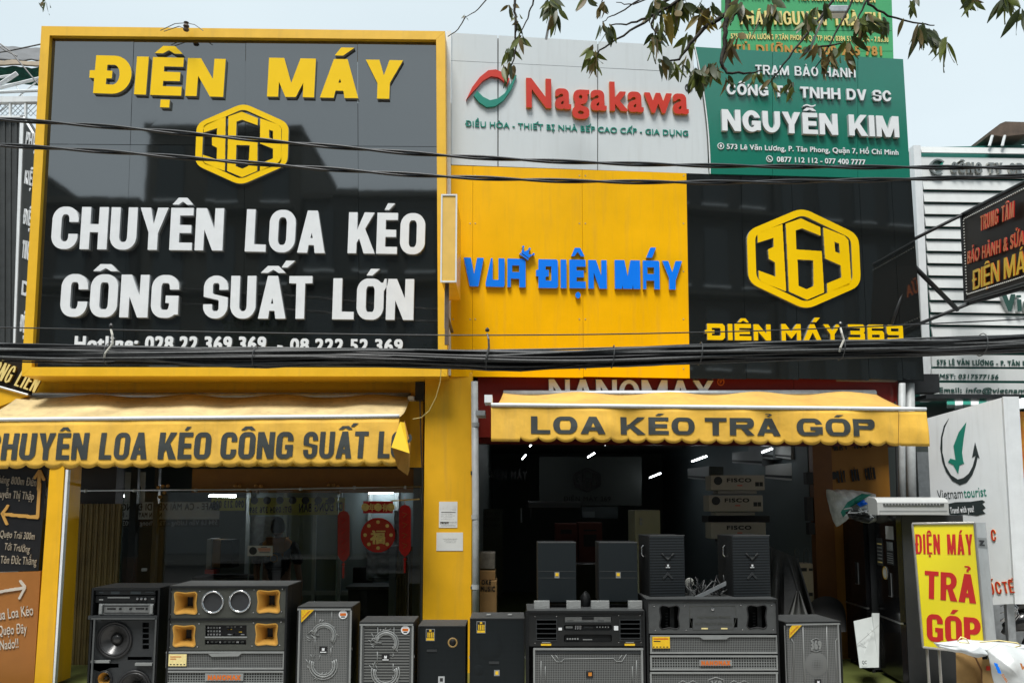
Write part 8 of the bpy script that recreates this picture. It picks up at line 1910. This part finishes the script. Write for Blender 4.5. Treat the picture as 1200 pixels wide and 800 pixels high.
# twigs (traced) with their leaves
twig([(607, -20), (603, 8), (604, 30), (605, 58), (598, 80)], .008, .004); cluster(603, 12, 7, .07, 8, 6); cluster(604, 27, 8, .08, 6, 6); cluster(609, 45, 8, .10, 7, 5); cluster(598, 62, 7, .10, 7, 6); cluster(594, 80, 9, .12, 8, 7)
twig([(632, -20), (624, 5), (618, 22), (608, 42)], .006, .003)
twig([(690, -40), (655, -12), (650, 2)], .010, .004); cluster(650, 2, 14, .12, 13, 6); cluster(648, 14, 5, .12, 6, 4)
twig([(690, -40), (712, -10), (705, 3)], .006, .003); cluster(708, 4, 6, .09, 6, 3); cluster(692, -2, 3, .12, 4, 3)
twig([(886, -30), (796, 0), (762, 20), (740, 28), (714, 30)], .012, .003); cluster(712, 34, 10, .12, 12, 5)
twig([(762, 22), (730, 42), (702, 60), (700, 68)], .007, .003); cluster(698, 66, 12, .13, 9, 8); cluster(690, 54, 3, .1, 5, 3)
twig([(780, -12), (742, 6), (722, 3)], .005, .002); twig([(765, -10), (720, 18), (706, 26)], .005, .002)
twig([(818, -20), (768, 8), (764, 28), (768, 42)], .010, .004); cluster(766, 10, 14, .14, 12, 12); cluster(766, 46, 12, .15, 10, 6); cluster(776, 30, 6, .13, 6, 6)
twig([(850, -20), (796, 2), (790, 12)], .006, .003); cluster(795, 12, 8, .16, 9, 10); cluster(783, 18, 2, .2, 3, 2, tone=5); cluster(806, 38, 3, .16, 3, 3, tone=0); cluster(803, 4, 5, .14, 6, 6)
twig([(856, -30), (851, 17), (830, 30), (808, 52), (795, 70), (782, 72)], .018, .004); cluster(782, 74, 9, .12, 9, 5); cluster(801, 72, 6, .11, 6, 6)
twig([(851, 17), (850, 45), (845, 73), (852, 86), (878, 86), (893, 83)], .014, .004); cluster(820, 84, 26, .13, 14, 10); cluster(838, 80, 8, .11, 8, 6); cluster(885, 86, 8, .09, 10, 5); cluster(854, 92, 5, .09, 5, 3)
twig([(866, -10), (862, 16), (856, 30)], .008, .003); cluster(872, 6, 10, .16, 12, 8); cluster(898, 14, 16, .15, 12, 12); cluster(858, 48, 9, .13, 7, 12, tone=4); cluster(826, 12, 12, .12, 12, 10, tone=None)
for _ in range(3): cluster(828, 20, 4, .13, 12, 8, tone=5)
twig([(998, -30), (960, 22), (930, 60), (906, 92), (900, 100)], .009, .003); twig([(1010, -20), (990, 18), (968, 62), (955, 80)], .007, .003); cluster(940, 22, 8, .13, 8, 6); cluster(960, 12, 8, .13, 8, 7)
twig([(1016, -20), (1018, 5), (1040, 20), (1080, 28), (1095, 30)], .009, .003); cluster(1085, 34, 16, .15, 16, 5); cluster(1108, 44, 6, .16, 5, 8); cluster(1060, 22, 0, .1)
twig([(1016, 0), (1004, 22), (1030, 38)], .006, .003); cluster(1010, 26, 20, .14, 16, 8); cluster(1036, 26, 8, .13, 7, 6); cluster(1000, 44, 4, .14, 8, 4)
twig([(955, 56), (984, 52), (1000, 62)], .006, .003); cluster(985, 62, 12, .13, 14, 4); cluster(970, 74, 8, .12, 6, 10, tone=4); cluster(953, 56, 7, .11, 6, 5); cluster(905, 98, 6, .09, 6, 3); cluster(925, 98, 8, .10, 7, 3)
cluster(1070, 2, 4, .12, 5, 2); cluster(1130, -2, 4, .12, 3, 2); cluster(1142, 0, 3, .12, 3, 2)
twig([(1165, -30), (1180, -4), (1196, 10)], .008, .003); cluster(1180, 2, 10, .15, 9, 6); cluster(1197, 16, 9, .17, 7, 10)
twig([(600, -40), (560, 12), (546, 20)], .006, .003, 5.0, 7.0); twig([(546, 20), (537, 35), (525, 43)], .006, .005, 7.0, 9.0); cluster(545, 20, 3, .05, 2, 1, Y=7.0)
twig([(40, -30), (52, -6), (50, 0)], .006, .003); cluster(50, 0, 4, .07, 4, 2); cluster(58, 3, 2, .09, 2, 2)
if REST.v: REST.build('foliage', LF, tree, smooth=True, kind='stuff')
finish()
